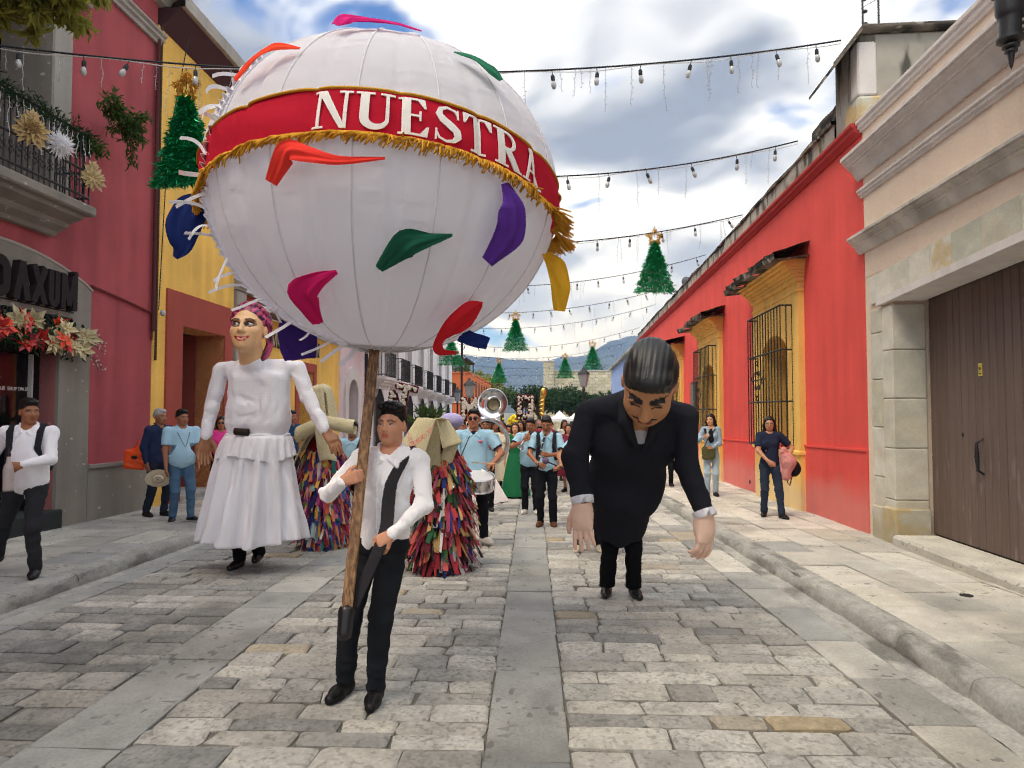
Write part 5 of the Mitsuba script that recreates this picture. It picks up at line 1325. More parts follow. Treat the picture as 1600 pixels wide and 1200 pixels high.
def person(label, pos, face=0, H=1.70, skin='a06a4c', shirt='ffffff', sleeve='short', pants='15171c', shoe='111111', hair='short', hairc='100d0c', fat=1.0,
           la=None, ra=None, lf=(-0.10, 0.0), rf=(0.10, 0.0), head=(0, 0), lean=(0, 0), h=0.012, fem=False, z0=None, lpole=(-0.6, 0.5, -0.6), rpole=(0.6, 0.5, -0.6),
           lhand=None, rhand=None, group=None, cat_='person', tuck=False, skirt=None, stubble=0.0, collar=True, trim=None, folds_amp=0.006, vneck=0.05, hem=None, opts=(), rough=0.014, face_round=None):
    """pos: ground point of the figure's middle; face: degrees turned (0 = looking at the camera, + towards picture right).
    la / ra: wrist of the picture-left / picture-right arm in figure metres for a 1.70 m figure; lhand: (direction, palm normal, curl)."""
    k_ = thing('person', label, cat_, group)
    sc = H / 1.70
    zg = float(gz(pos[1])) + (0.0 if z0 is None else z0)
    Rz = RZ(face)
    def out(m): return xf(m, Rz, (pos[0], pos[1], zg), sc)
    f = fat
    lx, ly = lean
    hip = np.array([0, 0.0, 0.90])
    up = lambda z, t=1.0: np.array([lx * t, ly * t, z])
    waist, chest, neckb, headc = up(1.06, 0.35), up(1.26, 0.7), up(1.415, 0.95), up(1.585, 1.1)
    sw = (0.155 if fem else 0.178) * (0.6 + 0.4 * f)
    shL, shR = neckb + [-sw, 0.005, -0.035], neckb + [sw, 0.005, -0.035]
    Rh = RZ(head[0]) @ RX(head[1])
    M = HM(headc, Rh, 1.0)
    wl = np.asarray(la if la is not None else (-sw - 0.09, -0.03, 0.84), float)
    wr = np.asarray(ra if ra is not None else (sw + 0.09, -0.03, 0.84), float)
    elL, wl = ik(shL, wl, 0.285, 0.25, lpole)
    elR, wr = ik(shR, wr, 0.285, 0.25, rpole)
    hx = 0.085
    def leg(sx, ft):
        a = np.array([sx * hx, 0, 0.88]); an = np.array([ft[0], ft[1] + 0.02, 0.085 + (ft[2] if len(ft) > 2 else 0)])
        kn, an = ik(a, an, 0.42, 0.40, (ft[0] * 0.3, -1, 0.0))
        return a, kn, an
    LG, RG = leg(-1, lf), leg(1, rf)
    skn = np.minimum(lin(skin) * [1.32, 1.36, 1.38], 0.75)
    # --- body: head and limbs in one surface
    B = Field()
    head_ops(B, M, fem, round_=face_round or 0.98 + 0.12 * (f - 1))
    B.cone(M((0, 0.022, -0.075)), neckb + [0, 0.012, 0.0], 0.048 if fem else 0.054, 0.056 if fem else 0.062, 0.03)
    hh = h if h > 0.008 else h
    hm = min(h, 0.0085) if h < 0.016 else h * 0.75
    B.post.append(lambda p, d: np.maximum(d, neckb[2] - 0.02 - p[:, 2]))
    hmesh = B.mesh(hm)
    hc = face_color(M.inv(hmesh[0]), skn, stubble=stubble, lips=None if not fem else skn * [0.9, 0.42, 0.45])
    Bd = Field()
    Bd.chain([neckb + [0, 0.01, 0], chest + [0, 0.01, 0], waist + [0, 0.01, 0], hip], [0.055, 0.075, 0.08, 0.09], 0.03)
    for (s_, e_, w_, hd, sd) in ((shL, elL, wl, lhand, 1), (shR, elR, wr, rhand, -1)):
        Bd.cone(neckb, s_, 0.05, 0.05, 0.04)
        Bd.chain([s_, e_, w_], [0.039 * f ** .5, 0.031 * f ** .5, 0.025] if sleeve == 'long' else [0.047 * f ** .5, 0.039 * f ** .5, 0.026], 0.02)
        dr_ = unit(w_ - e_) if hd is None else unit(hd[0])
        nn = np.array([sd * 1.0, 0.15, 0]) if hd is None else np.asarray(hd[1], float)
        hand(Bd, w_, dr_, nn, 1.0, 0.28 if hd is None else hd[2], sd if (hd is None or len(hd) < 4) else hd[3])
    for a, kn, an in (LG, RG):
        Bd.chain([a, kn, an], [0.075, 0.05, 0.034], 0.02)
    bmesh = Bd.mesh(h)
    V, Fc = cat([hmesh, bmesh])
    part(k_, 'body', out((V, Fc)), 'skin', True, color=np.vstack([hc, np.tile(skn, (len(bmesh[0]), 1))]))
    if h < 0.016:
        P_ = HM(Rz @ M.c * sc + np.array([pos[0], pos[1], zg]), Rz @ Rh, sc)
        if 'shades' not in opts: eyes(k_, P_)
    # --- hair
    if hair:
        hf = hair_field(M, hair, len(label), 0.014 if fem else 0.010, 0.0, rough)
        part(k_, 'hair', out(hf.mesh(hm * 0.85)), 'hair', True, color=lin(hairc))
    # --- shirt
    S = Field()
    S.ell(chest + [0, 0.0, 0.02], (0.158 * (0.55 + 0.45 * f) if fem else 0.168 * (0.5 + 0.5 * f), 0.105 * f, 0.18), None, 0.05)
    S.ell(waist + [0, -0.012 * (f - 1) * 8, -0.02], (0.128 * f if fem else 0.156 * f, 0.105 * f * f, 0.23), None, 0.09)
    if fem:
        for x in (-1, 1): S.ell(chest + [x * 0.07, -0.085, -0.01], (0.062, 0.05, 0.06), None, 0.04)
    if not tuck: S.ell(hip + [0, 0.005, 0.02], (0.158 * (0.4 + 0.6 * f), 0.115 * f, 0.13), None, 0.06)
    S.cone(neckb + [-0.03, 0.01, -0.01], neckb + [0.03, 0.01, -0.01], 0.064, 0.064, 0.03)
    cuffs = []
    for (s_, e_, w_) in ((shL, elL, wl), (shR, elR, wr)):
        S.cone(neckb + [0, 0.005, -0.02], s_, 0.062, 0.066, 0.05)
        if sleeve == 'long':
            S.chain([s_, e_, e_ + (w_ - e_) * 0.96], [0.060 * f ** .5, 0.048 * f ** .5, 0.036], 0.02)
        elif sleeve == 'short':
            S.chain([s_, s_ + (e_ - s_) * 0.72], [0.068 * f ** .5, 0.062 * f ** .5], 0.02); cuffs.append((s_ + (e_ - s_) * 0.74, unit(e_ - s_)))
    if folds_amp: S.post.append(folds(folds_amp, seed=len(label)))
    hem_z = hem if hem is not None else (0.93 if tuck else 0.84)
    S.post.append(lambda p, d: np.maximum(d, hem_z + 0.012 * np.sin(p[:, 0] * 22 + len(label)) - p[:, 2]))
    vn = neckb + [0, -0.085, -vneck * 0.4]
    S.post.append(lambda p, d: np.maximum(d, -(np.linalg.norm((p - (neckb + [0, -0.02, 0.06])) / [0.062, 0.075, 0.062 + vneck], axis=1) - 1) * 0.06))
    S.post.append(lambda p, d: np.maximum(d, p[:, 2] - (neckb[2] + 0.045)))
    for c_, u_ in cuffs: S.post.append(lambda p, d, c_=c_, u_=u_: np.where(np.linalg.norm(p - c_, axis=1) < 0.16, np.maximum(d, (p - c_) @ u_), d))
    sm = S.mesh(h)
    sc_ = np.tile(lin(shirt), (len(sm[0]), 1))
    if trim is not None:
        for c_, u_ in cuffs:
            w = (np.linalg.norm(sm[0] - c_, axis=1) < 0.15) & ((sm[0] - c_) @ u_ > -0.018); sc_[w] = lin(trim)
    shp = part(k_, 'shirt' if not fem else 'top', out(sm), 'cloth', True, color=sc_)
    if collar:
        C_ = Field()
        q = [neckb + [x * 0.074, y * 1.12 - 0.004, z + 0.004] for x, y, z in ((-0.35, -0.082, -0.035), (-0.85, -0.045, 0.015), (-1.0, 0.015, 0.05), (-0.55, 0.07, 0.062), (0, 0.085, 0.062), (0.55, 0.07, 0.062), (1.0, 0.015, 0.05), (0.85, -0.045, 0.015), (0.35, -0.082, -0.035))]
        C_.chain(q, [0.012] * 9, 0.01)
        for x in (-1, 1):
            C_.chain([neckb + [x * 0.072, -0.05, 0.014], neckb + [x * 0.088, -0.08, -0.035]], [0.015, 0.010], 0.01)
            C_.chain([neckb + [x * 0.03, -0.096, -0.03], neckb + [x * 0.075, -0.103, -0.075]], [0.013, 0.008], 0.012)
            C_.chain([neckb + [x * 0.062, -0.066, -0.005], neckb + [x * 0.075, -0.098, -0.06]], [0.015, 0.010], 0.012)
        part(shp, 'collar', out(C_.mesh(min(h, 0.008))), 'cloth', True, color=lin(shirt) * 0.97)
    # --- trousers or skirt
    if skirt is None:
        Tt = Field()
        Tt.ell(hip + [0, 0.005, 0.0], (0.150 * (0.4 + 0.6 * f), 0.108 * f, 0.12), None, 0.05)
        for a, kn, an in (LG, RG):
            Tt.chain([a, kn, an + [0, 0, 0.0]], [0.088 * (0.4 + 0.6 * f), 0.066, 0.056], 0.03)
        Tt.post.append(folds(0.013, (7, 7, 10), len(label) + 3))
        zc = min(LG[2][2], RG[2][2]) - 0.035
        Tt.post.append(lambda p, d: np.maximum(d, zc - p[:, 2]))
        Tt.post.append(below(1.0))
        part(k_, 'trousers', out(Tt.mesh(h)), 'cloth', True, color=lin(pants))
    else:
        col, z1, r1, nf = skirt
        fn = lambda u, v: np.stack([np.cos(2 * np.pi * v) * (0.14 * f + (r1 - 0.14 * f) * u ** 0.8) * (1 + 0.06 * u * np.sin(nf * 2 * np.pi * v)), np.sin(2 * np.pi * v) * (0.10 * f + (r1 * 0.85 - 0.10 * f) * u ** 0.8) * (1 + 0.06 * u * np.sin(nf * 2 * np.pi * v)), 1.02 + (z1 - 1.02) * u], -1)
        part(k_, 'skirt', out(thick(sheet(fn, 10, 60), 0.008)), 'cloth', True, color=lin(col))
    # --- shoes
    for (a, kn, an), ft in ((LG, lf), (RG, rf)):
        So = Field()
        yaw_ = math.radians(ft[3]) if len(ft) > 3 else (-0.18 if a[0] < 0 else 0.18)
        d_ = np.array([math.sin(yaw_), -math.cos(yaw_), 0])
        if len(ft) > 4: d_ = unit(d_ + [0, 0, ft[4]])
        b0 = np.array([an[0], an[1], an[2] - 0.045])
        So.chain([b0 - d_ * 0.035 + [0, 0, -0.002], b0 + d_ * 0.09 + [0, 0, -0.008], b0 + d_ * 0.165 + [0, 0, -0.014]], [0.040, 0.043, 0.032], 0.03)
        So.cone(b0, an + [0, 0, 0.03], 0.042, 0.040, 0.03)
        zb = an[2] - 0.083
        So.post.append(lambda p, d: np.maximum(d, zb - p[:, 2] + 0.0))
        shm = So.mesh(max(h * 0.7, 0.007))
        c_ = np.tile(lin(shoe), (len(shm[0]), 1))
        if 'white_sole' in opts: c_[shm[0][:, 2] < zb + 0.022] = (0.6, 0.6, 0.6)
        part(k_, 'shoe', out(shm), 'skin', True, color=c_)
    info = dict(key=k_, R=Rz, t=np.array([pos[0], pos[1], zg]), s=sc, wl=wl, wr=wr, el=elL, er=elR, neck=neckb, M=M, shirt=shp, out=out, chest=chest, shL=shL, shR=shR)
    info['P'] = lambda v: Rz @ np.asarray(v, float) * sc + info['t']
    if 'shades' in opts:
        for x in (-1, 1):
            v, ff = lathe([(0, 0.004), (0.020, 0.003), (0.023, 0), (0.020, -0.002), (0, -0.002)], 14)
            v = np.array([M((x * 0.031, -0.100, 0.004)) + Rh @ (RX(90) @ q) for q in v])
            part(k_, 'sunglass_lens', out((v, ff)), 'gloss', True, color=(0.008, 0.008, 0.009))
        part(k_, 'sunglass_frame', out(cat([tube([M((-0.012, -0.102, 0.008)), M((0.012, -0.102, 0.008))], 0.0025, 5)] + [tube([M((x * 0.052, -0.098, 0.01)), M((x * 0.080, 0.01, 0.012))], 0.0025, 5) for x in (-1, 1)])), 'gloss', True, color=(0.01, 0.01, 0.01))
    return info

def bag_straps(I, col=(0.015, 0.015, 0.018), x=0.118, w=0.032, z1=0.95):
    """two backpack straps over the chest and the pack behind"""
    n, c = I['neck'], I['chest']
    for s_ in (-1, 1):
        q = [n + [s_ * x, 0.10, -0.12], n + [s_ * x, 0.07, 0.02], n + [s_ * (x + 0.01), 0.0, 0.045], n + [s_ * (x + 0.01), -0.085, -0.02], c + [s_ * x, -0.118, -0.02], c + [s_ * (x + 0.03), -0.06, -0.22]]
        F = Field()
        for i in range(len(q) - 1):
            for o in (-w / 2, 0, w / 2): F.cone(q[i] + [o, 0, 0], q[i + 1] + [o, 0, 0], 0.0135, 0.0135, 0.006)
        part(I['bag'], 'strap', I['out'](F.mesh(0.007)), 'cloth', True, color=col)
def backpack(I, label, col=(0.02, 0.02, 0.024)):
    I['bag'] = thing('backpack', label, 'backpack')
    F = Field(); F.box(I['chest'] + [0, 0.19, -0.06], (0.15, 0.07, 0.22), None, 0.05)
    part(I['bag'], 'pack', I['out'](F.mesh(0.015)), 'cloth', True, color=col)
    bag_straps(I, col)
# ================================================================ THE BEARER WITH THE CLOTH BALLOON
bear = person('young man in white shirt and black trousers carrying the big cloth balloon', (-0.985, 4.19), face=-5, H=1.73, skin='b98468', shirt='fafafc', sleeve='long', pants='1d2025', shoe='0c0c0d',
              hair='pomp', hairc='07080c', h=0.0075, fat=0.97, la=(-0.150, -0.225, 1.275), lpole=(-0.9, 0.25, -0.75), ra=(0.145, -0.235, 0.985), rpole=(1.0, 0.45, -0.25), head=(-9, -3),
              lf=(-0.205, -0.03), rf=(0.005, -0.10, 0, 8), lean=(0.055, 0.02), lhand=((0.92, -0.10, 0.30), (0.12, 0.97, 0), 1.1, -1), rhand=((-0.75, -0.15, -0.42), (-0.1, 0.9, -0.4), 0.62), folds_amp=0.016, hem=0.80, stubble=0.2, rough=0.012, face_round=1.06, vneck=0.045)
W2 = bear['P']
# placket, buttons
pk = []
for z in np.linspace(1.36, 0.84, 10): pk.append((bear['chest'] * [1, 0, 0] * 0 + np.array([0.012, 0, z])))
PB, PT = np.array([-1.078, 3.80, 0.60]), np.array([-1.045, 4.24, 2.06])
pol = thing('balloon_pole', 'square brown wooden pole that carries the cloth balloon', 'pole')
def beam(a, b, w, name, matn, parent, bev=0.006):
    d = unit(b - a); x = unit(np.cross(d, [0, 1, 0.0])); y = np.cross(d, x)
    R = np.stack([x, y, d], 1) @ RZ(12)
    L = np.linalg.norm(b - a)
    return part(parent, name, xf(bx(-w, w, -w, w, 0, L, bev), R, a), matn)
beam(PB, PT + (PT - PB) * 0.75, 0.0305, 'beam', 'pole_wood', pol)
holster = thing('leather_holster', 'black leather holster hanging on a shoulder strap and holding the pole foot', 'holster')
d_ = unit(PT - PB)
F = Field(); F.cone(PB - d_ * 0.11, PB + d_ * 0.0, 0.040, 0.047, 0.01)
part(holster, 'cup', F.mesh(0.008), 'satin', True, color=(0.010, 0.010, 0.012))
# strap from the picture-right shoulder across the chest, down through the hand to the cup
sh_r = bear['neck'] + [0.105, 0.0, 0.055]
c0 = bear['chest']
pts = [bear['neck'] + [0.125, 0.10, -0.12], bear['neck'] + [0.115, 0.07, 0.01], sh_r + [0.0, -0.01, -0.008], bear['neck'] + [0.095, -0.085, -0.045], c0 + [0.06, -0.133, 0.0], c0 + [0.05, -0.150, -0.12], c0 + [0.06, -0.20, -0.24], np.array([0.085, -0.265, 0.92]), np.array([0.02, -0.30, 0.76]), np.array([-0.04, -0.36, 0.60])]
F = Field()
pw = np.array([W2(q) for q in pts]); tt = np.linspace(0, 1, len(pw)); td = np.linspace(0, 1, 28)
pw = np.stack([np.interp(td, tt, pw[:, j]) for j in range(3)], 1)
pw = np.vstack([pw[:1], (pw[:-2] + 2 * pw[1:-1] + pw[2:]) / 4, pw[-1:]])
wx = bear['R'] @ np.array([1.0, 0.1, 0.25])
for i in range(len(pw) - 1):
    for o in np.linspace(-0.033, 0.033, 6): F.cone(pw[i] + wx * o, pw[i + 1] + wx * o, 0.007, 0.007, 0.004)
part(holster, 'strap', F.mesh(0.007), 'cloth', True, color=(0.026, 0.024, 0.028))
bt = part(bear['shirt'], 'placket', cat([tube([W2((0.015 + 0.0 * z, -0.121 - 0.006 * math.sin((z - 0.85) * 9), z)) for z in (1.33, 1.2, 1.05, 0.95, 0.86)], 0.004, 5)]), 'cloth', color=lin('e2e2e6'))

# ---- the balloon: twelve gores of white cloth on a frame
BC = np.array([-0.985, 4.30, 3.035]); RXY, RZ_ = 1.062, 0.955
tilt = rot((0, 1, 0), 4.0) @ rot((1, 0, 0), 7.0)
NG, PH = 16, 0.12
def bsurf(th, ph, off=0.0):
    """th: azimuth, 0 faces the camera, + to picture right; ph: latitude (radians)"""
    g = np.abs(((th + PH) / (2 * np.pi / NG)) % 1.0 - 0.5) * 2      # 1 on the seams
    bulge = 0.018 * (1 - g ** 6) * np.cos(ph) - 0.010 * g ** 12
    top = np.where(ph > 0, 1.0, 1.0)
    prof = np.cos(ph) * (1 + 0.02 * np.sin(2 * ph))
    r = (RXY + off + bulge) * prof
    z = (RZ_ + off) * np.sin(ph) * top
    x, y = np.sin(th) * r, -np.cos(th) * r
    w = 0.010 * (meshkit.fbm(np.stack([th * 3, ph * 3, 0 * th], -1), 3, 4) - 0.5)
    P = np.stack([x * (1 + w), y * (1 + w), z * (1 + w)], -1)
    return P @ tilt.T + BC
bal = thing('cloth_balloon', 'huge white cloth balloon with a red lettered band, gold fringe and coloured pennants', 'balloon')
for k in range(NG):
    a0 = -PH + (k - 0.5) * 2 * np.pi / NG; a1 = a0 + 2 * np.pi / NG
    m = sheet(lambda u, v: bsurf(a0 + (a1 - a0) * u, -1.545 + 3.07 * v), 15, 70)
    part(bal, 'gore', m, 'balloon_cloth', True)
for k in range(NG):
    a0 = -PH + (k - 0.5) * 2 * np.pi / NG
    q = np.array([bsurf(np.array(a0), np.array(p), 0.004) for p in np.linspace(-1.5, 1.5, 50)])
    part(bal, 'seam', tube(q, 0.004, 5), 'matte', True, color=(0.70, 0.69, 0.72))
part(bal, 'bottom_ring', xf(lathe([(0.05, -0.02), (0.30, 0.02), (0.34, 0.05), (0.30, 0.07), (0.05, 0.06)], 30), tilt, BC - tilt @ np.array([0, 0, RZ_ - 0.015])), 'cloth', True, color=(0.5, 0.49, 0.53))
def blat(th): return 0.255 - 0.175 * np.minimum((th - 0.18) ** 2, 1.7)
BL0, BL1 = 0.122, 0.122
bl = blat
ths = np.linspace(-np.pi, np.pi, 240)
bandw = lambda v: -BL0 + (BL0 + BL1) * v
part(bal, 'band', sheet(lambda u, v: bsurf(-np.pi + 2 * np.pi * u, blat(-np.pi + 2 * np.pi * u) + bandw(v), 0.014 + 0.004 * np.sin(40 * u + 6 * v)), 260, 12), 'cloth', True, color=lin('b5152e'))
part(bal, 'gold_piping', tube(np.array([bsurf(np.array(t), np.array(bl(t) + BL1), 0.018) for t in ths]), 0.008, 5), 'cloth', True, color=lin('c08f30'))
# lettering, serif capitals laid on the band
def serif(ch):
    S_ = lambda x0, x1, y, t=0.05: shapely.box(x0, y, x1, y + t)
    Ln = lambda a, b, w: shapely.LineString([a, b]).buffer(w / 2, cap_style='flat')
    th, tn, sf = 0.19, 0.075, 0.055
    if ch == 'N': g = [shapely.box(0.08, 0, 0.155, 1), shapely.box(0.66, 0, 0.735, 1), shapely.Polygon([(0.06, 1), (0.27, 1), (0.735, 0), (0.60, 0)]), S_(-0.02, 0.25, 0, sf), S_(0.54, 0.84, 1 - sf, sf), S_(-0.02, 0.2, 1 - sf, sf)]; w = 0.80
    if ch == 'U': g = [shapely.box(0.10, 0.28, 0.10 + th, 1), shapely.box(0.64, 0.28, 0.64 + tn, 1), shapely.Point(0.407, 0.31).buffer(0.31).difference(shapely.Point(0.465, 0.33).buffer(0.178)).difference(shapely.box(-1, 0.31, 2, 2)), shapely.Polygon([(0.1, 0.29), (0.29, 0.29), (0.29, 0.34), (0.1, 0.34)]), S_(-0.0, 0.40, 1 - sf, sf), S_(0.52, 0.84, 1 - sf, sf)]; w = 0.80
    if ch == 'E': g = [shapely.box(0.08, 0, 0.08 + th, 1), S_(0, 0.62, 0, sf), S_(0, 0.58, 1 - sf, sf), S_(0.2, 0.48, 0.50, sf), shapely.Polygon([(0.62, 0), (0.66, 0.27), (0.61, 0.27), (0.46, 0.05)]), shapely.Polygon([(0.58, 1), (0.61, 0.75), (0.56, 0.75), (0.42, 0.95)]), shapely.box(0.45, 0.40, 0.495, 0.66)]; w = 0.66
    if ch == 'S':
        t = np.linspace(0.15, 1, 40)
        c_ = [(0.56, 0.80), (0.50, 0.92), (0.32, 0.965), (0.16, 0.88), (0.13, 0.73), (0.22, 0.60), (0.38, 0.49), (0.52, 0.37), (0.55, 0.22), (0.46, 0.09), (0.28, 0.035), (0.12, 0.10), (0.06, 0.24)]
        ws = [0.05, 0.05, 0.06, 0.10, 0.15, 0.19, 0.21, 0.19, 0.15, 0.09, 0.06, 0.05, 0.05]
        g = [shapely.convex_hull(shapely.union(shapely.Point(a).buffer(u / 2), shapely.Point(b).buffer(v / 2))) for a, b, u, v in zip(c_[:-1], c_[1:], ws[:-1], ws[1:])] + [shapely.Polygon([(0.54, 0.70), (0.585, 0.70), (0.585, 0.97), (0.55, 0.97)]), shapely.Polygon([(0.03, 0.03), (0.065, 0.03), (0.08, 0.32), (0.035, 0.32)])]; w = 0.60
    if ch == 'T': g = [shapely.box(0.27, 0, 0.27 + th, 1), S_(0.17, 0.56, 0, sf), S_(0.0, 0.73, 1 - sf, sf), shapely.Polygon([(0, 1), (0.0, 0.72), (0.045, 0.72), (0.16, 0.95)]), shapely.Polygon([(0.73, 1), (0.73, 0.72), (0.685, 0.72), (0.57, 0.95)])]; w = 0.72
    if ch == 'R': g = [shapely.box(0.08, 0, 0.08 + th, 1), S_(-0.02, 0.37, 0, sf), S_(-0.02, 0.4, 1 - sf, sf), shapely.Point(0.36, 0.735).buffer(0.265).difference(shapely.Point(0.33, 0.735).buffer(0.20)).intersection(shapely.box(0.25, 0, 2, 2)), S_(0.2, 0.38, 0.47, sf), Ln((0.34, 0.50), (0.66, 0.0), th), S_(0.55, 0.80, 0, sf)]; g[-2] = g[-2].intersection(shapely.box(0, 0, 2, 0.53)); w = 0.76
    if ch == 'A': g = [Ln((0.13, 0), (0.40, 1.0), tn), Ln((0.62, -0.02), (0.37, 1.0), th), S_(0.22, 0.55, 0.30, sf), S_(0.0, 0.26, 0, sf), S_(0.46, 0.80, 0, sf)]; g[0] = g[0].intersection(shapely.box(-1, 0, 2, 1)); g[1] = g[1].intersection(shapely.box(-1, 0, 2, 1)); w = 0.76
    return shapely.union_all(g), w
th0 = -0.11
lh = 0.195                                  # latitude height of the letters
for ch_ in 'NUESTRA':
    g_, w_ = serif(ch_)
    m = trimesh.creation.extrude_polygon(g_, 0.02, engine='earcut') if g_.geom_type == 'Polygon' else trimesh.util.concatenate([trimesh.creation.extrude_polygon(q, 0.02, engine='earcut') for q in g_.geoms])
    m = trimesh.Trimesh(*trimesh.remesh.subdivide_to_size(m.vertices, m.faces, 0.06), process=False)
    v = np.array(m.vertices)
    tw_ = 0.2105
    th = th0 + v[:, 0] * tw_
    ph = bl(th) - 0.098 + v[:, 1] * lh
    part(bal, 'letter', (bsurf(th, ph, 0.020 + v[:, 2] * 0.3), np.array(m.faces)), 'cloth', color=(0.80, 0.78, 0.74))
    th0 += (w_ + 0.10) * tw_
# gold fringe below the band
fr = []
r_ = np.random.default_rng(17)
for t in np.linspace(-np.pi, np.pi, 1500):
    a = bsurf(np.array(t), np.array(bl(t) - BL0 + 0.008), 0.022)
    wind = 0.9 if t < 0.2 else (0.35 if t < 0.9 else 0.1)
    out_ = unit(a - BC)
    side_ = unit(np.cross([0, 0, 1], out_))
    L = r_.uniform(0.07, 0.115) * (1.35 if abs(t) > 1.2 else 0.75)
    e = a + unit(np.array([0, 0, -0.55]) + out_ * (0.25 + (0.8 if abs(t) > 1.2 else 0)) + side_ * (-wind * r_.uniform(0.3, 1.6)) + r_.normal(0, 0.18, 3)) * L
    fr.append(tube([a, (a + e) / 2 + out_ * 0.012, e], [0.007, 0.006, 0.004], 3, False))
part(bal, 'gold_fringe', cat(fr), 'cloth', True, color=lin('c7922e'), kind='stuff')
seam_th = lambda t: float(np.interp(-t, [-0.6, -0.17, 0.15, 0.4, 0.69, 0.91, 1.14, 1.4], [-0.72, -0.80, -0.96, -0.99, -1.0, -0.74, -0.47, -0.2]))
# white tags blowing along the left hand seam
for k, t in enumerate(np.linspace(0.62, -1.32, 22)):
    th = seam_th(t) + 0.03 * math.sin(k * 1.7)
    a = bsurf(np.array(th), np.array(t), 0.004)
    out_ = unit(a - BC)
    L = r_.uniform(0.08, 0.22)
    e = a + unit(np.array([-0.55, -0.2, -0.35]) + out_ * 0.35 + r_.normal(0, 0.45, 3)) * L
    mid = (a + e) / 2 + [0, 0, 0.012]
    wv = unit(np.cross(e - a, [0.2, 1, 0.3])) * r_.uniform(0.007, 0.013)
    tt = np.linspace(0, 1, 7)
    c3 = (1 - tt)[:, None] ** 2 * a + (2 * tt * (1 - tt))[:, None] * mid + (tt ** 2)[:, None] * e
    c3 = c3 + np.sin(tt * np.pi)[:, None] * r_.normal(0, 0.02, 3)
    m = sheet(lambda u, v: np.stack([np.interp(u, tt, c3[:, j]) + wv[j] * (2 * v - 1) for j in range(3)], -1), 8, 3)
    part(bal, 'white_ribbon', thick(m, 0.002), 'cloth', 40, color=(0.8, 0.8, 0.83))
def rufn(u, v):
    t = 0.72 - 2.15 * u
    th = np.interp(-t, [-0.6, -0.17, 0.15, 0.4, 0.69, 0.91, 1.14, 1.4], [-0.72, -0.80, -0.96, -0.99, -1.0, -0.74, -0.47, -0.2])
    w = np.sin(u * 260 + 3 * np.sin(u * 37)) * (0.4 + 0.6 * v)
    P = bsurf(th - 0.035 + 0.05 * v, t, 0.006 + 0.018 * v + 0.016 * w * v)
    return P + np.array([0, 0, 0.010]) * (w * v)[..., None]
part(bal, 'ruffle', thick(sheet(rufn, 520, 5), 0.002), 'cloth', False, color=(0.76, 0.76, 0.80))

# coloured pennants: pinned at a point or edge, blown into the air
def pennant(label, th, ph, pts, col, w0, w1, curl=0.05, seed=0, cup=0.5, fwd=0.0):
    """pts: offsets (picture right, up, away from the balloon) along the pennant's middle, in metres, from the pin"""
    a = bsurf(np.array(th), np.array(ph), 0.015)
    o = unit(a - BC); e = unit(np.cross([0, 0, 1], o)); n2 = np.cross(o, e)
    e2, n2 = np.array([1.0, 0, 0]), np.array([0, 0, 1.0])
    if abs(th) < 1.0: e2, n2 = e, np.cross(o, e)
    edge = abs(th) >= 1.0
    if edge: o = np.array([0.15, -0.98, 0.1])
    P = np.array([a + e2 * x + n2 * y + o * (z if edge else z - (x * x + y * y) / 2.3) for x, y, z in pts])
    tt = np.linspace(0, 1, len(P)); td = np.linspace(0, 1, 24)
    P = np.stack([np.interp(td, tt, P[:, j]) for j in range(3)], 1)
    for _ in range(3): P = np.vstack([P[:1], (P[:-2] + 2 * P[1:-1] + P[2:]) / 4, P[-1:]])
    tg = np.gradient(P, axis=0); tg /= np.linalg.norm(tg, axis=1, keepdims=True)
    wd = np.cross(tg, o + [0.1, 0, 0.2]); wd /= np.linalg.norm(wd, axis=1, keepdims=True)
    nr = np.cross(tg, wd)
    if (nr[0] @ o) < 0: nr = -nr
    width = np.interp(td, np.linspace(0, 1, len(w0)), w0)
    def fn(u, v):
        i = np.clip((u * 23).round().astype(int), 0, 23)
        q = 2 * v - 1
        r = width[i]
        return P[i] + wd[i] * (q * r)[..., None] + nr[i] * ((0.015 + 0.4 * cup * r * (1 - q * q) + 0.16 * r * np.abs(np.mod(q * 1.5 + seed * 0.37 + 1.2 * u, 1.0) - 0.5) * 2 + 0.10 * r * np.sin(9 * u + 5 * q + 2 * seed)))[..., None]
    part(bal, 'pennant', thick(sheet(fn, 24, 13), 0.0025), 'satin_cloth', 35, color=lin(col), label=label)
mat('satin_cloth', pr(VC, 0.85, 0.12))
pennant('orange red pennant streaming left below the band', 0.22, 0.02, [(0, 0, 0.0), (-0.22, -0.035, 0.05), (-0.38, 0.0, 0.06), (-0.45, 0.02, 0.07), (-0.53, -0.12, 0.05)], 'e63c32', [0.006, 0.022, 0.045, 0.055, 0.03], 0, 0.15, 1, 0.3)
pennant('dark green pennant in the middle of the lower half', 0.56, -0.31, [(0, 0, 0.0), (-0.12, -0.03, 0.04), (-0.25, -0.06, 0.06), (-0.34, -0.21, 0.04)], '1f5a47', [0.006, 0.03, 0.075, 0.022], 0, 0.15, 2, 0.35)
pennant('magenta pennant low on the left', -0.02, -0.56, [(0, 0, 0.0), (-0.10, -0.03, 0.03), (-0.2, -0.09, 0.05), (-0.19, -0.22, 0.04), (-0.18, -0.30, 0.03)], 'c91e62', [0.01, 0.045, 0.085, 0.05, 0.03], 0, 0.2, 3, 0.3)
pennant('violet pennant on the right below the band', 0.80, -0.03, [(0, 0.02, 0), (0.05, -0.09, 0.04), (0.05, -0.22, 0.05), (-0.03, -0.38, 0.03)], '5b3391', [0.03, 0.095, 0.10, 0.04], 0, 0.3, 4, 0.3)
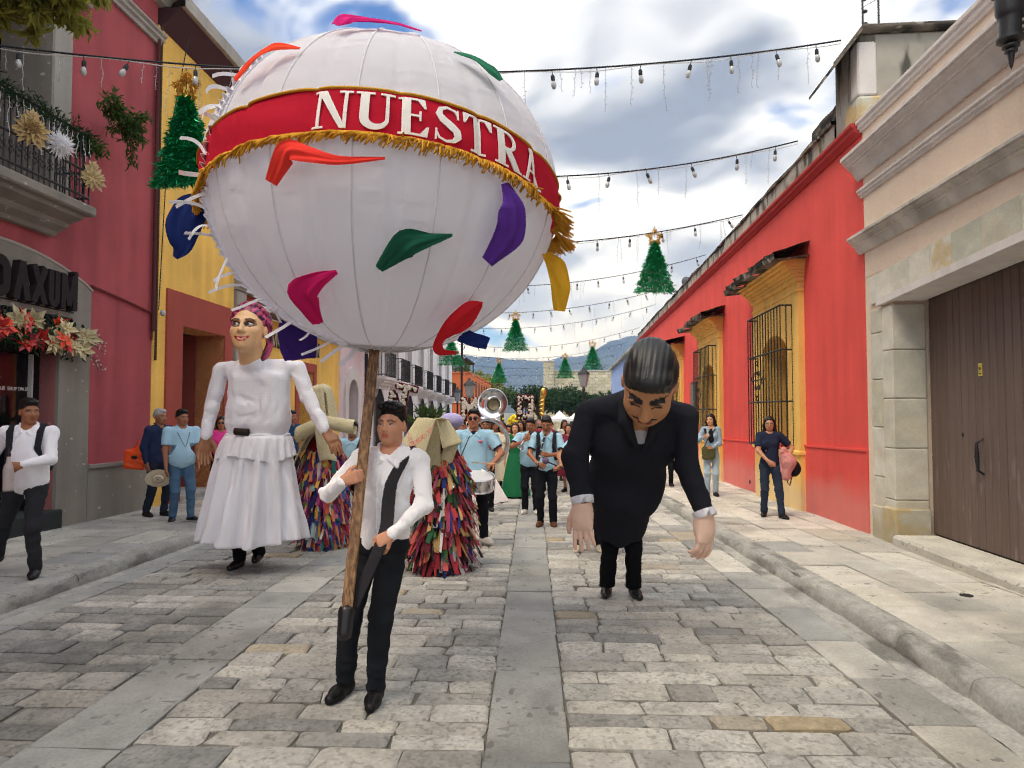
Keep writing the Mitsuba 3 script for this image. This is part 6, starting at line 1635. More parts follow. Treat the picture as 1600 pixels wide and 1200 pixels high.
pennant('red pennant hanging from the lower right with its tip curled', 0.95, -0.69, [(0, 0, 0.01), (-0.10, -0.05, 0.05), (-0.18, -0.15, 0.07), (-0.18, -0.28, 0.08), (-0.08, -0.36, 0.08), (0.05, -0.34, 0.08)], 'cf2530', [0.02, 0.09, 0.08, 0.05, 0.022, 0.010], 0, 0.25, 5, 0.3)
pennant('green pennant on the upper right', 0.64, 0.77, [(0, 0, 0), (0.08, -0.05, 0.03), (0.18, -0.13, 0.05), (0.22, -0.17, 0.05)], '2f7257', [0.006, 0.04, 0.05, 0.03], 0, 0.2, 6, 0.3)
pennant('orange pennant on the upper left', -0.31, 0.64, [(0, 0, 0), (-0.12, 0.0, 0.04), (-0.22, -0.05, 0.05), (-0.34, -0.14, 0.04)], 'ee4a2e', [0.008, 0.035, 0.028, 0.022], 0, 0.2, 7, 0.3)
pennant('pink pennant lying over the top', 0.48, 1.01, [(0, 0, 0.0), (-0.12, 0.04, 0.0), (-0.28, 0.06, 0.01), (-0.40, 0.05, 0.03), (-0.46, -0.03, 0.03)], 'c5206f', [0.008, 0.03, 0.045, 0.05, 0.02], 0, 0.2, 8, 0.3)
pennant('navy blue pennant behind the left edge', -1.25, -0.20, [(0, 0.10, 0), (-0.05, 0.03, 0.04), (-0.12, -0.10, 0.05), (-0.12, -0.22, 0.04), (-0.16, -0.27, 0.03)], '18285f', [0.04, 0.10, 0.10, 0.06, 0.015], 0, 0.2, 9, 0.3)
pennant('deep violet pennant hanging behind the lower left edge', -1.02, -0.96, [(0.07, 0.02, -0.10), (0.07, -0.05, -0.10), (0.08, -0.15, -0.10), (0.09, -0.22, -0.10)], '3a246b', [0.10, 0.115, 0.11, 0.09], 0, 0.1, 10, 0.2)
pennant('yellow pennant curving down behind the right edge', 1.50, -0.30, [(0, 0, 0), (0.05, -0.08, 0.04), (0.08, -0.22, 0.05), (0.07, -0.36, 0.04)], 'dba62c', [0.03, 0.06, 0.065, 0.035], 0, 0.25, 11, 0.3)
pennant('navy blue pennant behind the red one at the lower right', 1.35, -1.02, [(0, 0, 0), (0.06, -0.03, 0.03), (0.16, -0.06, 0.04)], '20306e', [0.05, 0.05, 0.04], 0, 0.2, 12, 0.2)
# ================================================================ GIANT PUPPETS
def carrier(label, fl, fr, h=0.012, pants='0e0f12', top=1.0):
    """the person under a puppet: only legs and boots show"""
    k_ = thing('person', label, 'person')
    zg = float(gz((fl[1] + fr[1]) / 2))
    Bf, Tf = Field(), Field()
    hipc = np.array([(fl[0] + fr[0]) / 2, (fl[1] + fr[1]) / 2 + 0.05, zg + 0.92])
    for ft, sx in ((fl, -1), (fr, 1)):
        a = hipc + [sx * 0.09, 0, -0.04]; an = np.array([ft[0], ft[1] + 0.02, zg + 0.09 + (ft[2] if len(ft) > 2 else 0)])
        kn, an = ik(a, an, 0.44, 0.42, (0, -1, 0))
        Bf.chain([a, kn, an], [0.07, 0.045, 0.035], 0.02)
        Tf.chain([a, kn, an], [0.10, 0.078, 0.070], 0.03)
        So = Field()
        So.chain([an + [0, 0.035, -0.045], an + [sx * 0.015, -0.10, -0.05], an + [sx * 0.03, -0.18, -0.057]], [0.042, 0.045, 0.034], 0.03)
        So.cone(an + [0, 0, -0.045], an + [0, 0, 0.04], 0.045, 0.045, 0.03)
        zb = an[2] - 0.088
        So.post.append(lambda p, d, zb=zb: np.maximum(d, zb - p[:, 2]))
        part(k_, 'shoe', So.mesh(0.010), 'satin', True, color=(0.010, 0.010, 0.011))
    Bf.ell(hipc, (0.13, 0.10, 0.12), None, 0.05)
    Tf.ell(hipc, (0.16, 0.12, 0.12), None, 0.05)
    zc = zg + 0.07
    Tf.post += [folds(0.012, (8, 8, 10), 5), lambda p, d: np.maximum(d, zc - p[:, 2])]
    part(k_, 'body', Bf.mesh(h * 1.2), 'skin', True, color=lin('8a5a40'))
    part(k_, 'trousers', Tf.mesh(h), 'cloth', True, color=lin(pants))
    return k_
def puv(m, s_=34): return m[0][:, [0, 2]] * s_

bp = thing('giant_bride_puppet', 'giant bride puppet with painted face, white blouse and full satin skirt', 'puppet')
g0 = float(gz(7.5)); BX, BY = -3.19, 7.5
carrier('carrier hidden under the giant bride, only dark trousers and boots showing', (BX - 0.19, BY + 0.12), (BX - 0.06, BY + 0.32, 0.04))
# head
HB = HM((BX - 0.0, BY - 0.14, g0 + 2.62), RZ(3) @ RX(-8), 2.28)
F = Field(); head_ops(F, HB, True, nose=1.0, jaw=1.0, round_=1.0)
F.cone(HB((0, 0.02, -0.07)), (BX, BY - 0.02, g0 + 2.24), 0.125, 0.145, 0.06)
m = F.mesh(0.011)
q = HB.inv(m[0])
c_ = face_color(q, lin('e3b888'), lips=lin('e3b888') * 0.97, brow=(0.02, 0.012, 0.01))
x, y, z = np.abs(q[:, 0]), q[:, 1], q[:, 2]
zc_ = -0.0665 + 11 * x ** 2
c_[(np.abs(z - zc_) < 0.0105 * np.sqrt(np.clip(1 - (x / 0.036) ** 2, 0, 1))) & (y < -0.060)] = lin('b3241e')
c_[(np.abs(z - zc_) < 0.0030 * np.sqrt(np.clip(1 - (x / 0.027) ** 2, 0, 1))) & (y < -0.060)] = lin('e8c8b8')
ring = (np.hypot((x - 0.033) / 1.5, z - 0.0085) < 0.0175) & (y < -0.04)
c_[ring] = lin('9a6a4a')
ln_ = (np.hypot((x - 0.031) / 1.55, z - 0.0055) < 0.0132) & (y < -0.04)
c_[ln_] = lin('1a100c')
part(bp, 'head', m, 'papier', True, color=c_)
eyes('%s__head' % bp if False else bp, HB, 0.0, (0.05, 0.025, 0.012), 0.0150, (-0.35, 0.1))
hb = hair_field(HB, 'bun', 3, 0.0, -0.004)
hm_ = hb.mesh(0.016)
qq = HB.inv(hm_[0])
w_ = meshkit.noise(np.stack([np.arctan2(qq[:, 0], qq[:, 2]) * 9, qq[:, 1] * 25, 0 * qq[:, 0]], -1))
pal = np.array([lin('a01a4a'), lin('2a1534'), lin('c8507c'), lin('521028')])
part(bp, 'headscarf', hm_, 'satin', True, color=pal[(w_ * 4).astype(int) % 4], label='pink, red and dark violet scarf wound round the head')
th = np.linspace(-1.55, 1.75, 60)
pts = np.array([HB((0.086 * math.sin(t) * 1.0, -0.028 + 0.055 * abs(t) / 1.6, 0.030 + 0.088 * math.cos(t) - (0.10 * max(0, abs(t) - 1.2)))) for t in th])
pts = np.vstack([pts, [HB((0.085, 0.05, -0.06)), HB((0.072, 0.045, -0.11)), HB((0.05, 0.04, -0.145))]])
n_ = len(pts); v, f = tube(pts, 0.034 + 0.008 * np.abs(np.sin(np.arange(n_) * 0.8)), 10)
seg = ((np.arange(n_)[:, None] * 0.42 + np.arange(10)[None] * 0.30).astype(int) % 4).reshape(-1)
part(bp, 'braid', (v, f), 'satin', True, color=pal[seg])
# blouse
S_ = Field()
sl, sr = np.array([BX - 0.385, BY, g0 + 2.19]), np.array([BX + 0.50, BY, g0 + 2.22])
nk = np.array([BX + 0.02, BY - 0.02, g0 + 2.24])
S_.cone(nk, sl, 0.10, 0.07, 0.05); S_.cone(nk, sr, 0.10, 0.07, 0.05)
S_.box((BX + 0.06, BY, g0 + 1.86), (0.335, 0.17, 0.36), None, 0.15, 0.08)
S_.box((BX + 0.05, BY, g0 + 1.60), (0.30, 0.16, 0.28), None, 0.14, 0.12)
S_.cone(nk, nk + [0, 0, 0.07], 0.150, 0.142, 0.02)
eL, wL = sl + [-0.07, -0.02, -0.42], sl + [-0.10, -0.08, -0.72]
eR, wR = sr + [0.12, -0.03, -0.34], sr + [0.34, -0.12, -0.68]
S_.chain([sl, eL, wL], [0.085, 0.078, 0.064], 0.03); S_.chain([sr, eR, wR], [0.085, 0.078, 0.066], 0.03)
S_.post += [folds(0.022, (9, 9, 2.0), 8), lambda p, d: np.maximum(d, p[:, 2] - (nk[2] + 0.07))]
m = S_.mesh(0.014)
bl_ = part(bp, 'blouse', m, 'lace', True, uv=puv(m, 62))
part(bl_, 'peephole', tube([(BX - 0.10, BY - 0.235, g0 + 1.52), (BX + 0.05, BY - 0.24, g0 + 1.51)], 0.038, 8), 'matte', True, color=lin('2c211c'))
part(bl_, 'waistband', tube([(BX + 0.05 + 0.345 * math.sin(t), BY - 0.205 * math.cos(t), g0 + 1.47 + 0.012 * math.sin(5 * t)) for t in np.linspace(-math.pi, math.pi, 48)], 0.018, 6), 'satin', True, color=(0.72, 0.72, 0.76))
for w0, d0, nn, sd, nm in ((wL, (-0.10, -0.12, -1), (0.7, -0.6, 0), 1, 'left'), (wR, (0.60, -0.25, -0.78), (-0.5, 0.5, -0.5), -1, 'right')):
    Fh = Field(); Fh.cone(w0 - unit(d0) * 0.08, w0 + unit(d0) * 0.02, 0.052, 0.055, 0.02)
    hand(Fh, w0, d0, nn, 1.85, 0.16, sd)
    part(bp, 'hand', Fh.mesh(0.010), 'papier', True, color=lin('9a6b4c'))
# skirt with deep satin folds
def skirt_fn(z0, z1, r0, r1, cx0, cx1, ry, nf, amp, seed, pw=0.8):
    def fn(u, v):
        th = 2 * np.pi * v
        n1 = meshkit.fbm(np.stack([np.cos(th) * nf * 0.35, np.sin(th) * nf * 0.35, u * 0.9 + seed], -1), 3, seed)
        n2 = np.sin(th * nf + 5 * n1 + 1.2 * u)
        r = r0 + (r1 - r0) * u ** pw
        k = amp * (0.25 + 0.75 * u) * (0.65 * n2 + 2.0 * (n1 - 0.5))
        hemz = 0.03 * np.sin(3 * th + seed) * u ** 4 + 0.05 * (n1 - 0.5) * u ** 4
        return np.stack([cx0 + (cx1 - cx0) * u + (r * 1.0 + k) * np.sin(th), BY - (r * ry + k) * np.cos(th), z0 + (z1 - z0) * u + hemz], -1)
    return fn
part(bp, 'skirt', thick(sheet(skirt_fn(g0 + 1.42, g0 + 0.33, 0.32, 0.56, BX + 0.04, BX - 0.02, 0.72, 13, 0.105, 4), 46, 320), 0.012), 'satin', True, color=(0.74, 0.74, 0.79))
part(bp, 'peplum', thick(sheet(skirt_fn(g0 + 1.47, g0 + 1.22, 0.34, 0.42, BX + 0.05, BX + 0.03, 0.70, 22, 0.030, 9, 0.5), 16, 220), 0.010), 'satin', True, color=(0.76, 0.76, 0.80))

gp = thing('giant_groom_puppet', 'giant groom puppet in a black suit bowing forward with moustache and dangling pale hands', 'puppet')
carrier('carrier hidden inside the giant groom, only black trouser legs and shoes showing', (0.60, 6.60), (0.845, 6.55), 0.011)
HG = HM((0.845, 5.52, 1.915), RY(8) @ RZ(-10) @ RX(57), 2.65)
F = Field(); head_ops(F, HG, nose=1.15, jaw=1.12, round_=1.04)
F.cone(HG((0, 0.02, -0.07)), (0.80, 5.86, 1.62), 0.15, 0.16, 0.06)
m = F.mesh(0.012)
q = HG.inv(m[0]); c_ = face_color(q, lin('c48d63'), lips=lin('8a4a38'), brow=(0.008, 0.007, 0.007))
x, y, z = np.abs(q[:, 0]), q[:, 1], q[:, 2]
zb = 0.032 + 0.008 * np.clip((x - 0.01) / 0.025, 0, 1) - 0.008 * np.clip((x - 0.04) / 0.02, 0, 1)
c_[(np.abs(z - zb) < 0.0068 * np.clip((0.064 - x) / 0.04, 0.3, 1)) & (x > 0.010) & (x < 0.062) & (y < -0.03)] = (0.008, 0.007, 0.007)
c_[(np.abs(z - 0.004) < 0.0035) & (x > 0.017) & (x < 0.046) & (y < -0.05)] = (0.012, 0.008, 0.006)
part(gp, 'head', m, 'papier', True, color=c_)
mus = [HG((t * 0.043, -0.0955 + 0.012 * t * t + 0.003, -0.0445 - 0.010 * abs(t) ** 1.4 + 0.004 * (abs(t) > 0.85))) for t in np.linspace(-1, 1, 15)]
part(gp, 'moustache', tube(mus, 2.55 * np.array([0.0015] + [0.0035, 0.0048, 0.0055, 0.006, 0.006, 0.0052, 0.004, 0.0052, 0.006, 0.006, 0.0055, 0.0048, 0.0035] + [0.0015]), 8), 'papier', True, color=(0.010, 0.009, 0.009))
hg = hair_field(HG, 'short', 2, 0.006, -0.012, 0.0)
def combed(p, d):
    q = HG.inv(p)
    return d + 0.0028 * np.sin(q[:, 0] * 380) * (np.abs(d) < 0.05)
hg.post.insert(0, combed)
part(gp, 'hair', hg.mesh(0.010), 'papier', True, color=(0.014, 0.0145, 0.016))
# jacket
J = Field()
gl, gr_ = np.array([0.375, 5.92, 1.69]), np.array([1.205, 5.92, 1.66])
nk = np.array([0.79, 5.90, 1.72])
J.cone(nk + [0, 0.05, 0], gl, 0.17, 0.10, 0.06); J.cone(nk + [0, 0.05, 0], gr_, 0.17, 0.10, 0.06)
J.ell((0.78, 6.02, 1.45), (0.40, 0.26, 0.30), RX(-14), 0.10)
J.ell((0.745, 6.22, 1.14), (0.345, 0.25, 0.42), RX(-14), 0.12)
J.chain([(0.73, 6.30, 1.0), (0.70, 6.42, 0.72), (0.70, 6.48, 0.50)], [0.285, 0.24, 0.16], 0.10)
ge, gw = np.array([0.27, 5.84, 1.32]), np.array([0.32, 5.74, 1.00])
re_, rw = np.array([1.19, 5.84, 1.26]), np.array([1.305, 5.72, 0.90])
J.chain([gl, ge, gw], [0.10, 0.105, 0.09], 0.03); J.chain([gr_, re_, rw], [0.10, 0.095, 0.083], 0.03)
J.post.append(folds(0.016, (3.4, 3.4, 3.0), 21))
J.post.append(lambda p, d: np.maximum(d, 0.50 + 0.03 * np.sin(p[:, 0] * 25) - p[:, 2]))
J.cone((0.80, 5.60, 1.86), (0.80, 5.66, 1.44), 0.085, 0.015, 0.03, -1)
part(gp, 'jacket', J.mesh(0.014), 'cloth', True, color=(0.014, 0.015, 0.021))
F = Field(); F.ell((0.80, 5.84, 1.60), (0.12, 0.115, 0.20), RX(-14), 0.03)
part(gp, 'shirt_front', F.mesh(0.016), 'cloth', True, color=(0.55, 0.54, 0.56))
F = Field()
for sx in (-1, 1):
    F.chain([(0.80 + sx * 0.13, 5.74, 1.80), (0.80 + sx * 0.13, 5.665, 1.62), (0.80 + sx * 0.02, 5.70, 1.38)], [0.045, 0.055, 0.012], 0.02)
part(gp, 'lapels', F.mesh(0.014), 'cloth', True, color=(0.016, 0.017, 0.023))
part(gp, 'peephole', ball((0.62, 6.085, 0.86), (0.09, 0.03, 0.045), 8), 'black_void', True)
for w0, e0, nn, sd, dd in ((gw, ge, (0.35, 0.9, 0.1), 1, (0.02, -0.08, -1)), (rw, re_, (-0.5, 0.8, 0.1), -1, (0.02, -0.06, -1))):
    part(gp, 'cuff', tube([w0 + unit(e0 - w0) * 0.0, w0 + unit(w0 - e0) * 0.06], [0.097, 0.092], 20), 'cloth', True, color=(0.72, 0.72, 0.76))
    Fh = Field(); Fh.cone(w0, w0 + unit(dd) * 0.06, 0.072, 0.075, 0.03)
    hand(Fh, w0 + np.array(dd) * 0.05, dd, nn, 2.25, 0.15 if sd > 0 else 0.38, sd, spread=1.8)
    Fh.ell(w0 + np.array(dd) * 0.14, (0.085, 0.06, 0.10), None, 0.05)
    part(gp, 'hand', Fh.mesh(0.011), 'papier', True, color=lin('f2cdb6'))

# ================================================================ RAG COSTUME DANCERS
RAGS = ['d02a2a', 'e8622c', 'f0b62e', '8a2f86', 'd23f8f', '2e62b8', '2f8f86', '9fd0d8', 'efe7dd', '3a2a78', 'e77f9f', '1f4f9a', 'c7d84a', 'f08a5a', '7a1f3f']
RAGS2 = ['a31a2e', 'd23a34', '8d2340', 'c9c2bd', '2c5f43', '23408f', '3a2c33', 'e05a52', 'b03a6a', 'c9a05a', '1f2a30', 'd8d4d6', '7d1a2a', '4a7a3f', 'c43a3a']
def rag_dancer(label, base, htop, prof, pal_, seed, n_, wild):
    r_ = np.random.default_rng(seed)
    k_ = thing('person', label, 'person')
    g0 = float(gz(base[1])); b = np.array([base[0], base[1], g0])
    zs, rs = np.array([p[1] for p in prof]), np.array([p[0] for p in prof])
    F = Field()
    F.chain([b + [0, 0, z] for z in zs], list(rs * 0.93), 0.03)
    part(k_, 'body', F.mesh(0.03), 'cloth', True, color=lin(pal_[0]) * 0.25)
    F = Field(); head_ops(F, HM(b + [0, -0.03, htop - 0.13], RX(10), 1.0)); F.cone(b + [0, 0, htop - 0.2], b + [0, 0, zs[-1] - 0.05], 0.05, 0.06)
    part(k_, 'head', F.mesh(0.014), 'skin', True, color=lin('8a5a40'))
    for sx in (-1, 1):
        F = Field(); F.chain([b + [sx * 0.1, 0.02, 0.04], b + [sx * 0.12, -0.12, 0.035], b + [sx * 0.125, -0.20, 0.03]], [0.045, 0.045, 0.035], 0.02)
        part(k_, 'shoe', F.mesh(0.014), 'satin', True, color=(0.02, 0.02, 0.02))
    rest = []
    cols = []
    for i in range(n_):
        z = zs[0] + (zs[-1] - zs[0]) * r_.random()
        th = r_.uniform(-np.pi, np.pi)
        r = np.interp(z, zs, rs)
        o = np.array([math.sin(th), -math.cos(th), 0]); e = np.array([math.cos(th), math.sin(th), 0])
        L = r_.uniform(0.10, 0.30); w = r_.uniform(0.010, 0.028)
        p = b + [0, 0, z] + o * r
        d = unit(np.array([0, 0, -1]) + o * r_.uniform(0.1, 0.35 + wild) + e * r_.normal(0, 0.12 + 0.4 * wild))
        bend = o * r_.uniform(-0.01, 0.03)
        P = np.array([p - e * w, p + e * w, p + d * L * 0.5 + bend - e * w, p + d * L * 0.5 + bend + e * w, p + d * L + bend * r_.uniform(-1, 2) - e * w * r_.uniform(0.6, 1.1), p + d * L + bend + e * w * r_.uniform(0.6, 1.1) + [0, 0, r_.uniform(-0.015, 0.015)]])
        f = np.array([[0, 1, 3], [0, 3, 2], [2, 3, 5], [2, 5, 4]])
        c = lin(pal_[r_.integers(len(pal_))]) * r_.uniform(0.6, 1.05); c = c * 0.85 + 0.15 * c.mean()
        if abs(th) < 1.7 and i < 290: part(k_, 'rag', (P, f), 'cloth', color=c)
        else: rest.append((P, f)); cols.append(np.tile(c, (6, 1)))
    part(k_, 'rags', cat(rest), 'cloth', color=np.vstack(cols), kind='stuff')
    return k_, b
rag_dancer('dancer in multicoloured rag costume under a tall straw hat, behind the bride puppet', (-2.86, 8.95), 1.62, [(0.24, 0.10), (0.28, 0.4), (0.27, 0.9), (0.23, 1.25), (0.12, 1.42)], RAGS, 5, 1500, 0.1)
rag_dancer('dancer in red and dark rag costume under a folded straw mat, behind the bearer', (-1.12, 7.62), 1.55, [(0.25, 0.08), (0.29, 0.4), (0.28, 0.85), (0.23, 1.2), (0.12, 1.36)], RAGS2, 6, 1300, 0.40)
def uvsheet(fn, nu, nv, t_=0.012, su=1.0, sv=1.0):
    m = sheet(fn, nu, nv)
    u, v = np.meshgrid(np.linspace(0, 1, nu), np.linspace(0, 1, nv), indexing='ij')
    uv = np.stack([u.ravel() * su, v.ravel() * sv], 1)
    return thick(m, t_), np.vstack([uv, uv])
ht = thing('straw_hat', 'tall woven straw hat with curled brim and hanging front flap', 'hat')
HC = np.array([-2.77, 8.74, 1.50])
def crown(u, v):
    th = 2 * np.pi * v
    r = 0.19 - 0.065 * u - 0.10 * np.clip((u - 0.9) / 0.1, 0, 1) ** 2
    return np.stack([HC[0] - 0.07 * u + r * np.sin(th), HC[1] - 0.8 * r * np.cos(th), HC[2] + 0.55 * np.minimum(u, 0.98) + 0.015 * np.sin(2 * th)], -1)
m, uv = uvsheet(crown, 18, 36, 0.014, 0.6, 1.0); part(ht, 'crown', m, 'straw', True, uv=uv)
def brim_left(u, v):   # drooping flap to picture left
    return np.stack([HC[0] - 0.02 - 0.36 * u + 0.0 * v, HC[1] - 0.22 + 0.50 * v + 0.05 * u, HC[2] + 0.06 + 0.05 * np.sin(np.pi * v) - 0.02 * u - 0.34 * u ** 2.2 - 0.24 * (1 - v) * u], -1)
m, uv = uvsheet(brim_left, 16, 16, 0.014, 0.5, 0.6); part(ht, 'brim', m, 'straw', True, uv=uv)
def roll(u, v):
    th = 1.75 * np.pi * v + 0.9
    r = 0.075 + 0.012 * u
    return np.stack([HC[0] + 0.02 + 0.40 * u, HC[1] - 0.16 + r * np.cos(th), HC[2] + 0.07 - 0.07 * u + r * np.sin(th)], -1)
m, uv = uvsheet(roll, 12, 22, 0.014, 0.5, 0.5); part(ht, 'brim_roll', m, 'straw', True, uv=uv)
def roll2(u, v):
    th = 1.6 * np.pi * v + 0.9
    r = 0.075 + 0.02 * u
    return np.stack([HC[0] - 0.02 - 0.28 * u, HC[1] - 0.20 + r * np.cos(th), HC[2] + 0.05 - 0.14 * u + r * np.sin(th)], -1)
m, uv = uvsheet(roll2, 12, 22, 0.014, 0.5, 0.5); part(ht, 'brim_roll', m, 'straw', True, uv=uv)
def flap(u, v):
    w = 0.085 + 0.05 * u - 0.03 * u ** 3
    return np.stack([HC[0] + 0.03 + 0.10 * u + w * (2 * v - 1), HC[1] - 0.27 - 0.03 * np.sin(np.pi * v) - 0.02 * u, HC[2] + 0.04 - 0.46 * u + 0.03 * np.sin(np.pi * v)], -1)
m, uv = uvsheet(flap, 14, 12, 0.014, 0.5, 0.3); part(ht, 'front_flap', m, 'straw', True, uv=uv)
tq = np.linspace(0, 1, 90)
part(ht, 'handwriting', tube(np.stack([HC[0] + 0.065 - 0.045 * tq + 0.012 * np.sin(tq * 75), HC[1] - 0.150 + 0.035 * tq, HC[2] + 0.14 + 0.30 * tq + 0.010 * np.cos(tq * 75)], 1), 0.0035, 4), 'matte', color=(0.05, 0.04, 0.03))
hm2 = thing('straw_mat_hat', 'folded straw mat with a crossed red pattern worn over a dancer', 'hat')
def quadp(c, bow, sag=0.0):
    c = np.asarray(c, float)
    nrm = unit(np.cross(c[1] - c[0], c[3] - c[0]))
    if nrm[1] > 0: nrm = -nrm
    def fn(u, v):
        P = (1 - u)[..., None] * ((1 - v)[..., None] * c[0] + v[..., None] * c[1]) + u[..., None] * ((1 - v)[..., None] * c[3] + v[..., None] * c[2])
        return P + nrm * (bow * np.sin(np.pi * v) * np.sin(np.pi * (0.25 + 0.6 * u)))[..., None]
    return fn
m, uv = uvsheet(quadp([(-1.325, 7.26, 1.625), (-1.115, 7.20, 1.62), (-1.235, 7.10, 1.195), (-1.475, 7.16, 1.375)], 0.03), 22, 18, 0.012, 0.75, 0.75); part(hm2, 'front_panel', m, 'straw_mat', True, uv=uv, label='front panel with two crossed bands of dyed straw')
m, uv = uvsheet(quadp([(-1.30, 7.34, 1.625), (-1.08, 7.28, 1.62), (-1.10, 7.42, 0.86), (-1.46, 7.36, 1.15)], 0.02), 20, 16, 0.012, 1.2, 0.6); part(hm2, 'hanging_panel', m, 'straw', True, uv=uv)
m, uv = uvsheet(quadp([(-1.12, 7.24, 1.635), (-1.02, 7.46, 1.60), (-0.865, 7.42, 1.37), (-1.05, 7.25, 1.31)], -0.03), 14, 12, 0.012, 0.4, 0.4); part(hm2, 'folded_corner', m, 'straw', True, uv=uv)
m, uv = uvsheet(quadp([(-1.32, 7.27, 1.632), (-1.06, 7.23, 1.632), (-1.02, 7.60, 1.60), (-1.34, 7.62, 1.60)], 0.02), 8, 12, 0.012, 0.5, 0.5); part(hm2, 'top_panel', m, 'straw', True, uv=uv)
m, uv = uvsheet(quadp([(-1.03, 7.42, 1.38), (-0.90, 7.42, 1.36), (-1.06, 7.44, 0.92), (-1.20, 7.40, 1.0)], 0.02), 12, 10, 0.012, 0.6, 0.3); part(hm2, 'side_panel', m, 'straw', True, uv=uv)
lv = thing('sun_hat', 'pale lavender rounded hat behind the folded straw mat', 'hat')
put(lv, ball((-1.10, 8.3, 1.585), (0.15, 0.16, 0.10), 12), 'cloth', True, color=lin('a9a3c9'))
# ================================================================ BYSTANDERS ON THE PAVEMENTS
SW = 0.137
bm = person('stout man in a white shirt with a bottle in his hand, far left', (-4.98, 6.50), face=18, H=1.69, skin='8a5a3e', shirt='f0f0f4', sleeve='long', pants='2c2d31', shoe='15151a', hair='short', h=0.010, fat=1.18, z0=SW,
            la=(-0.33, -0.10, 0.95), ra=(0.06, -0.30, 1.085), rpole=(1.0, 0.5, -0.5), rhand=((-0.85, -0.2, 0.0), (-0.1, 1, 0), 1.0), head=(38, 4), lf=(-0.36, 0.30, 0.06), rf=(0.10, -0.06), folds_amp=0.013, hem=0.80, vneck=0.035)
backpack(bm, 'dark backpack worn by the stout man with the bottle')
bt_ = thing('bottle', 'clear bottle of pale liquid with a black pourer, held by the stout man', 'bottle')
bpz = bm['P']((-0.035, -0.335, 0.0))
part(bt_, 'glass', xf(lathe([(0, 0), (0.040, 0.0), (0.042, 0.02), (0.042, 0.20), (0.034, 0.235), (0.016, 0.27), (0.015, 0.32), (0, 0.32)], 18), None, (bpz[0], bpz[1], bpz[2] + 0.85)), 'gloss', True, color=lin('b3a7a2'))
part(bt_, 'pourer', xf(lathe([(0, 0.315), (0.017, 0.315), (0.017, 0.345), (0.008, 0.355), (0.007, 0.40), (0, 0.40)], 12), None, (bpz[0], bpz[1], bpz[2] + 0.85)), 'gloss', True, color=(0.012, 0.012, 0.014))
om = person('grey haired old man in a navy jacket standing by the rose red wall', (-6.12, 10.75), face=68, H=1.68, skin='8a5c44', shirt='27304e', sleeve='long', pants='262c3a', shoe='1a1613', hair='short', hairc='a8a5a0', h=0.012, fat=1.08, z0=SW,
            la=(-0.20, -0.02, 0.86), ra=(0.16, 0.16, 0.78), head=(6, 2), lean=(0, -0.05), hem=0.80, folds_amp=0.014, lf=(-0.10, 0.08), rf=(0.10, -0.08))
cw = thing('cowboy_hat', 'cream cowboy hat held behind by the old man', 'hat')
hp = np.array([-5.99, 10.58, 0.66]); Rh_ = RZ(20) @ RX(100) * 0.82
fnb = lambda u, v: np.stack([(0.07 + 0.13 * u) * np.cos(2 * np.pi * v) * 1.15, (0.07 + 0.13 * u) * np.sin(2 * np.pi * v) * 0.85, 0.05 * u * np.cos(2 * np.pi * v) ** 2], -1)
part(cw, 'brim', xf(thick(sheet(fnb, 6, 32), 0.006), Rh_, hp), 'cloth', True, color=lin('cdbfa6'))
fnc = lambda u, v: np.stack([(0.088 - 0.03 * u ** 2) * np.cos(2 * np.pi * v) * 1.15 * np.where(u > 0.9, 0.3, 1), (0.088 - 0.04 * u ** 2) * np.sin(2 * np.pi * v) * 0.85 * np.where(u > 0.9, 0.3, 1), 0.11 * u - 0.02 * (u > 0.9)], -1)
part(cw, 'crown', xf(thick(sheet(fnc, 12, 28), 0.006), Rh_, hp), 'cloth', True, color=lin('cdbfa6'))
part(cw, 'band', xf(tube([(0.102 * math.cos(t), 0.076 * math.sin(t), 0.012) for t in np.linspace(0, 2 * np.pi, 24)], 0.007, 5), Rh_, hp), 'cloth', color=lin('8a6a48'))
ob_ = thing('shopping_bag', 'orange plastic bag behind the old man with the hat', 'bag')
F = Field(); F.box((-6.52, 10.85, 0.93), (0.16, 0.08, 0.15), RZ(8) @ RY(6), 0.04, 0.02); F.ell((-6.47, 10.85, 1.06), (0.10, 0.06, 0.10), None, 0.06); F.post.append(folds(0.016, (10, 10, 8), 2))
part(ob_, 'handle', tube([(-6.53, 10.82, 1.12), (-6.46, 10.80, 1.24), (-6.40, 10.82, 1.14)], 0.010, 6), 'satin', True, color=lin('f0561c'))
part(ob_, 'sack', F.mesh(0.012), 'satin', True, color=lin('f0561c'))
part(ob_, 'mark', ball((-6.50, 10.765, 0.97), (0.055, 0.012, 0.028), 8), 'matte', True, color=lin('3a2a2a'))
bl2 = person('stout man in a light blue polo, jeans and black sneakers with white stripes', (-5.42, 10.18), face=42, H=1.66, skin='8f5e43', shirt='a9d0e4', sleeve='short', pants='4c6a86', shoe='17181b', hair='short', h=0.011, fat=1.28, z0=SW, opts=('white_sole',),
             la=(-0.24, -0.10, 0.86), ra=(0.20, -0.20, 0.88), head=(18, 2), lf=(-0.10, 0.03, 0, -20), rf=(0.13, -0.10, 0, 30), hem=0.82)
ln2 = thing('lanyard', 'dark lanyard hanging round the neck of the stout man in jeans', 'lanyard')
put(ln2, tube([bl2['P'](q) for q in ((-0.07, 0.02, 1.46), (-0.085, -0.115, 1.36), (-0.02, -0.205, 1.18), (0.0, -0.225, 1.14), (0.02, -0.205, 1.18), (0.085, -0.115, 1.36), (0.07, 0.02, 1.46))], 0.0035, 5), 'cloth', color=(0.02, 0.02, 0.03))
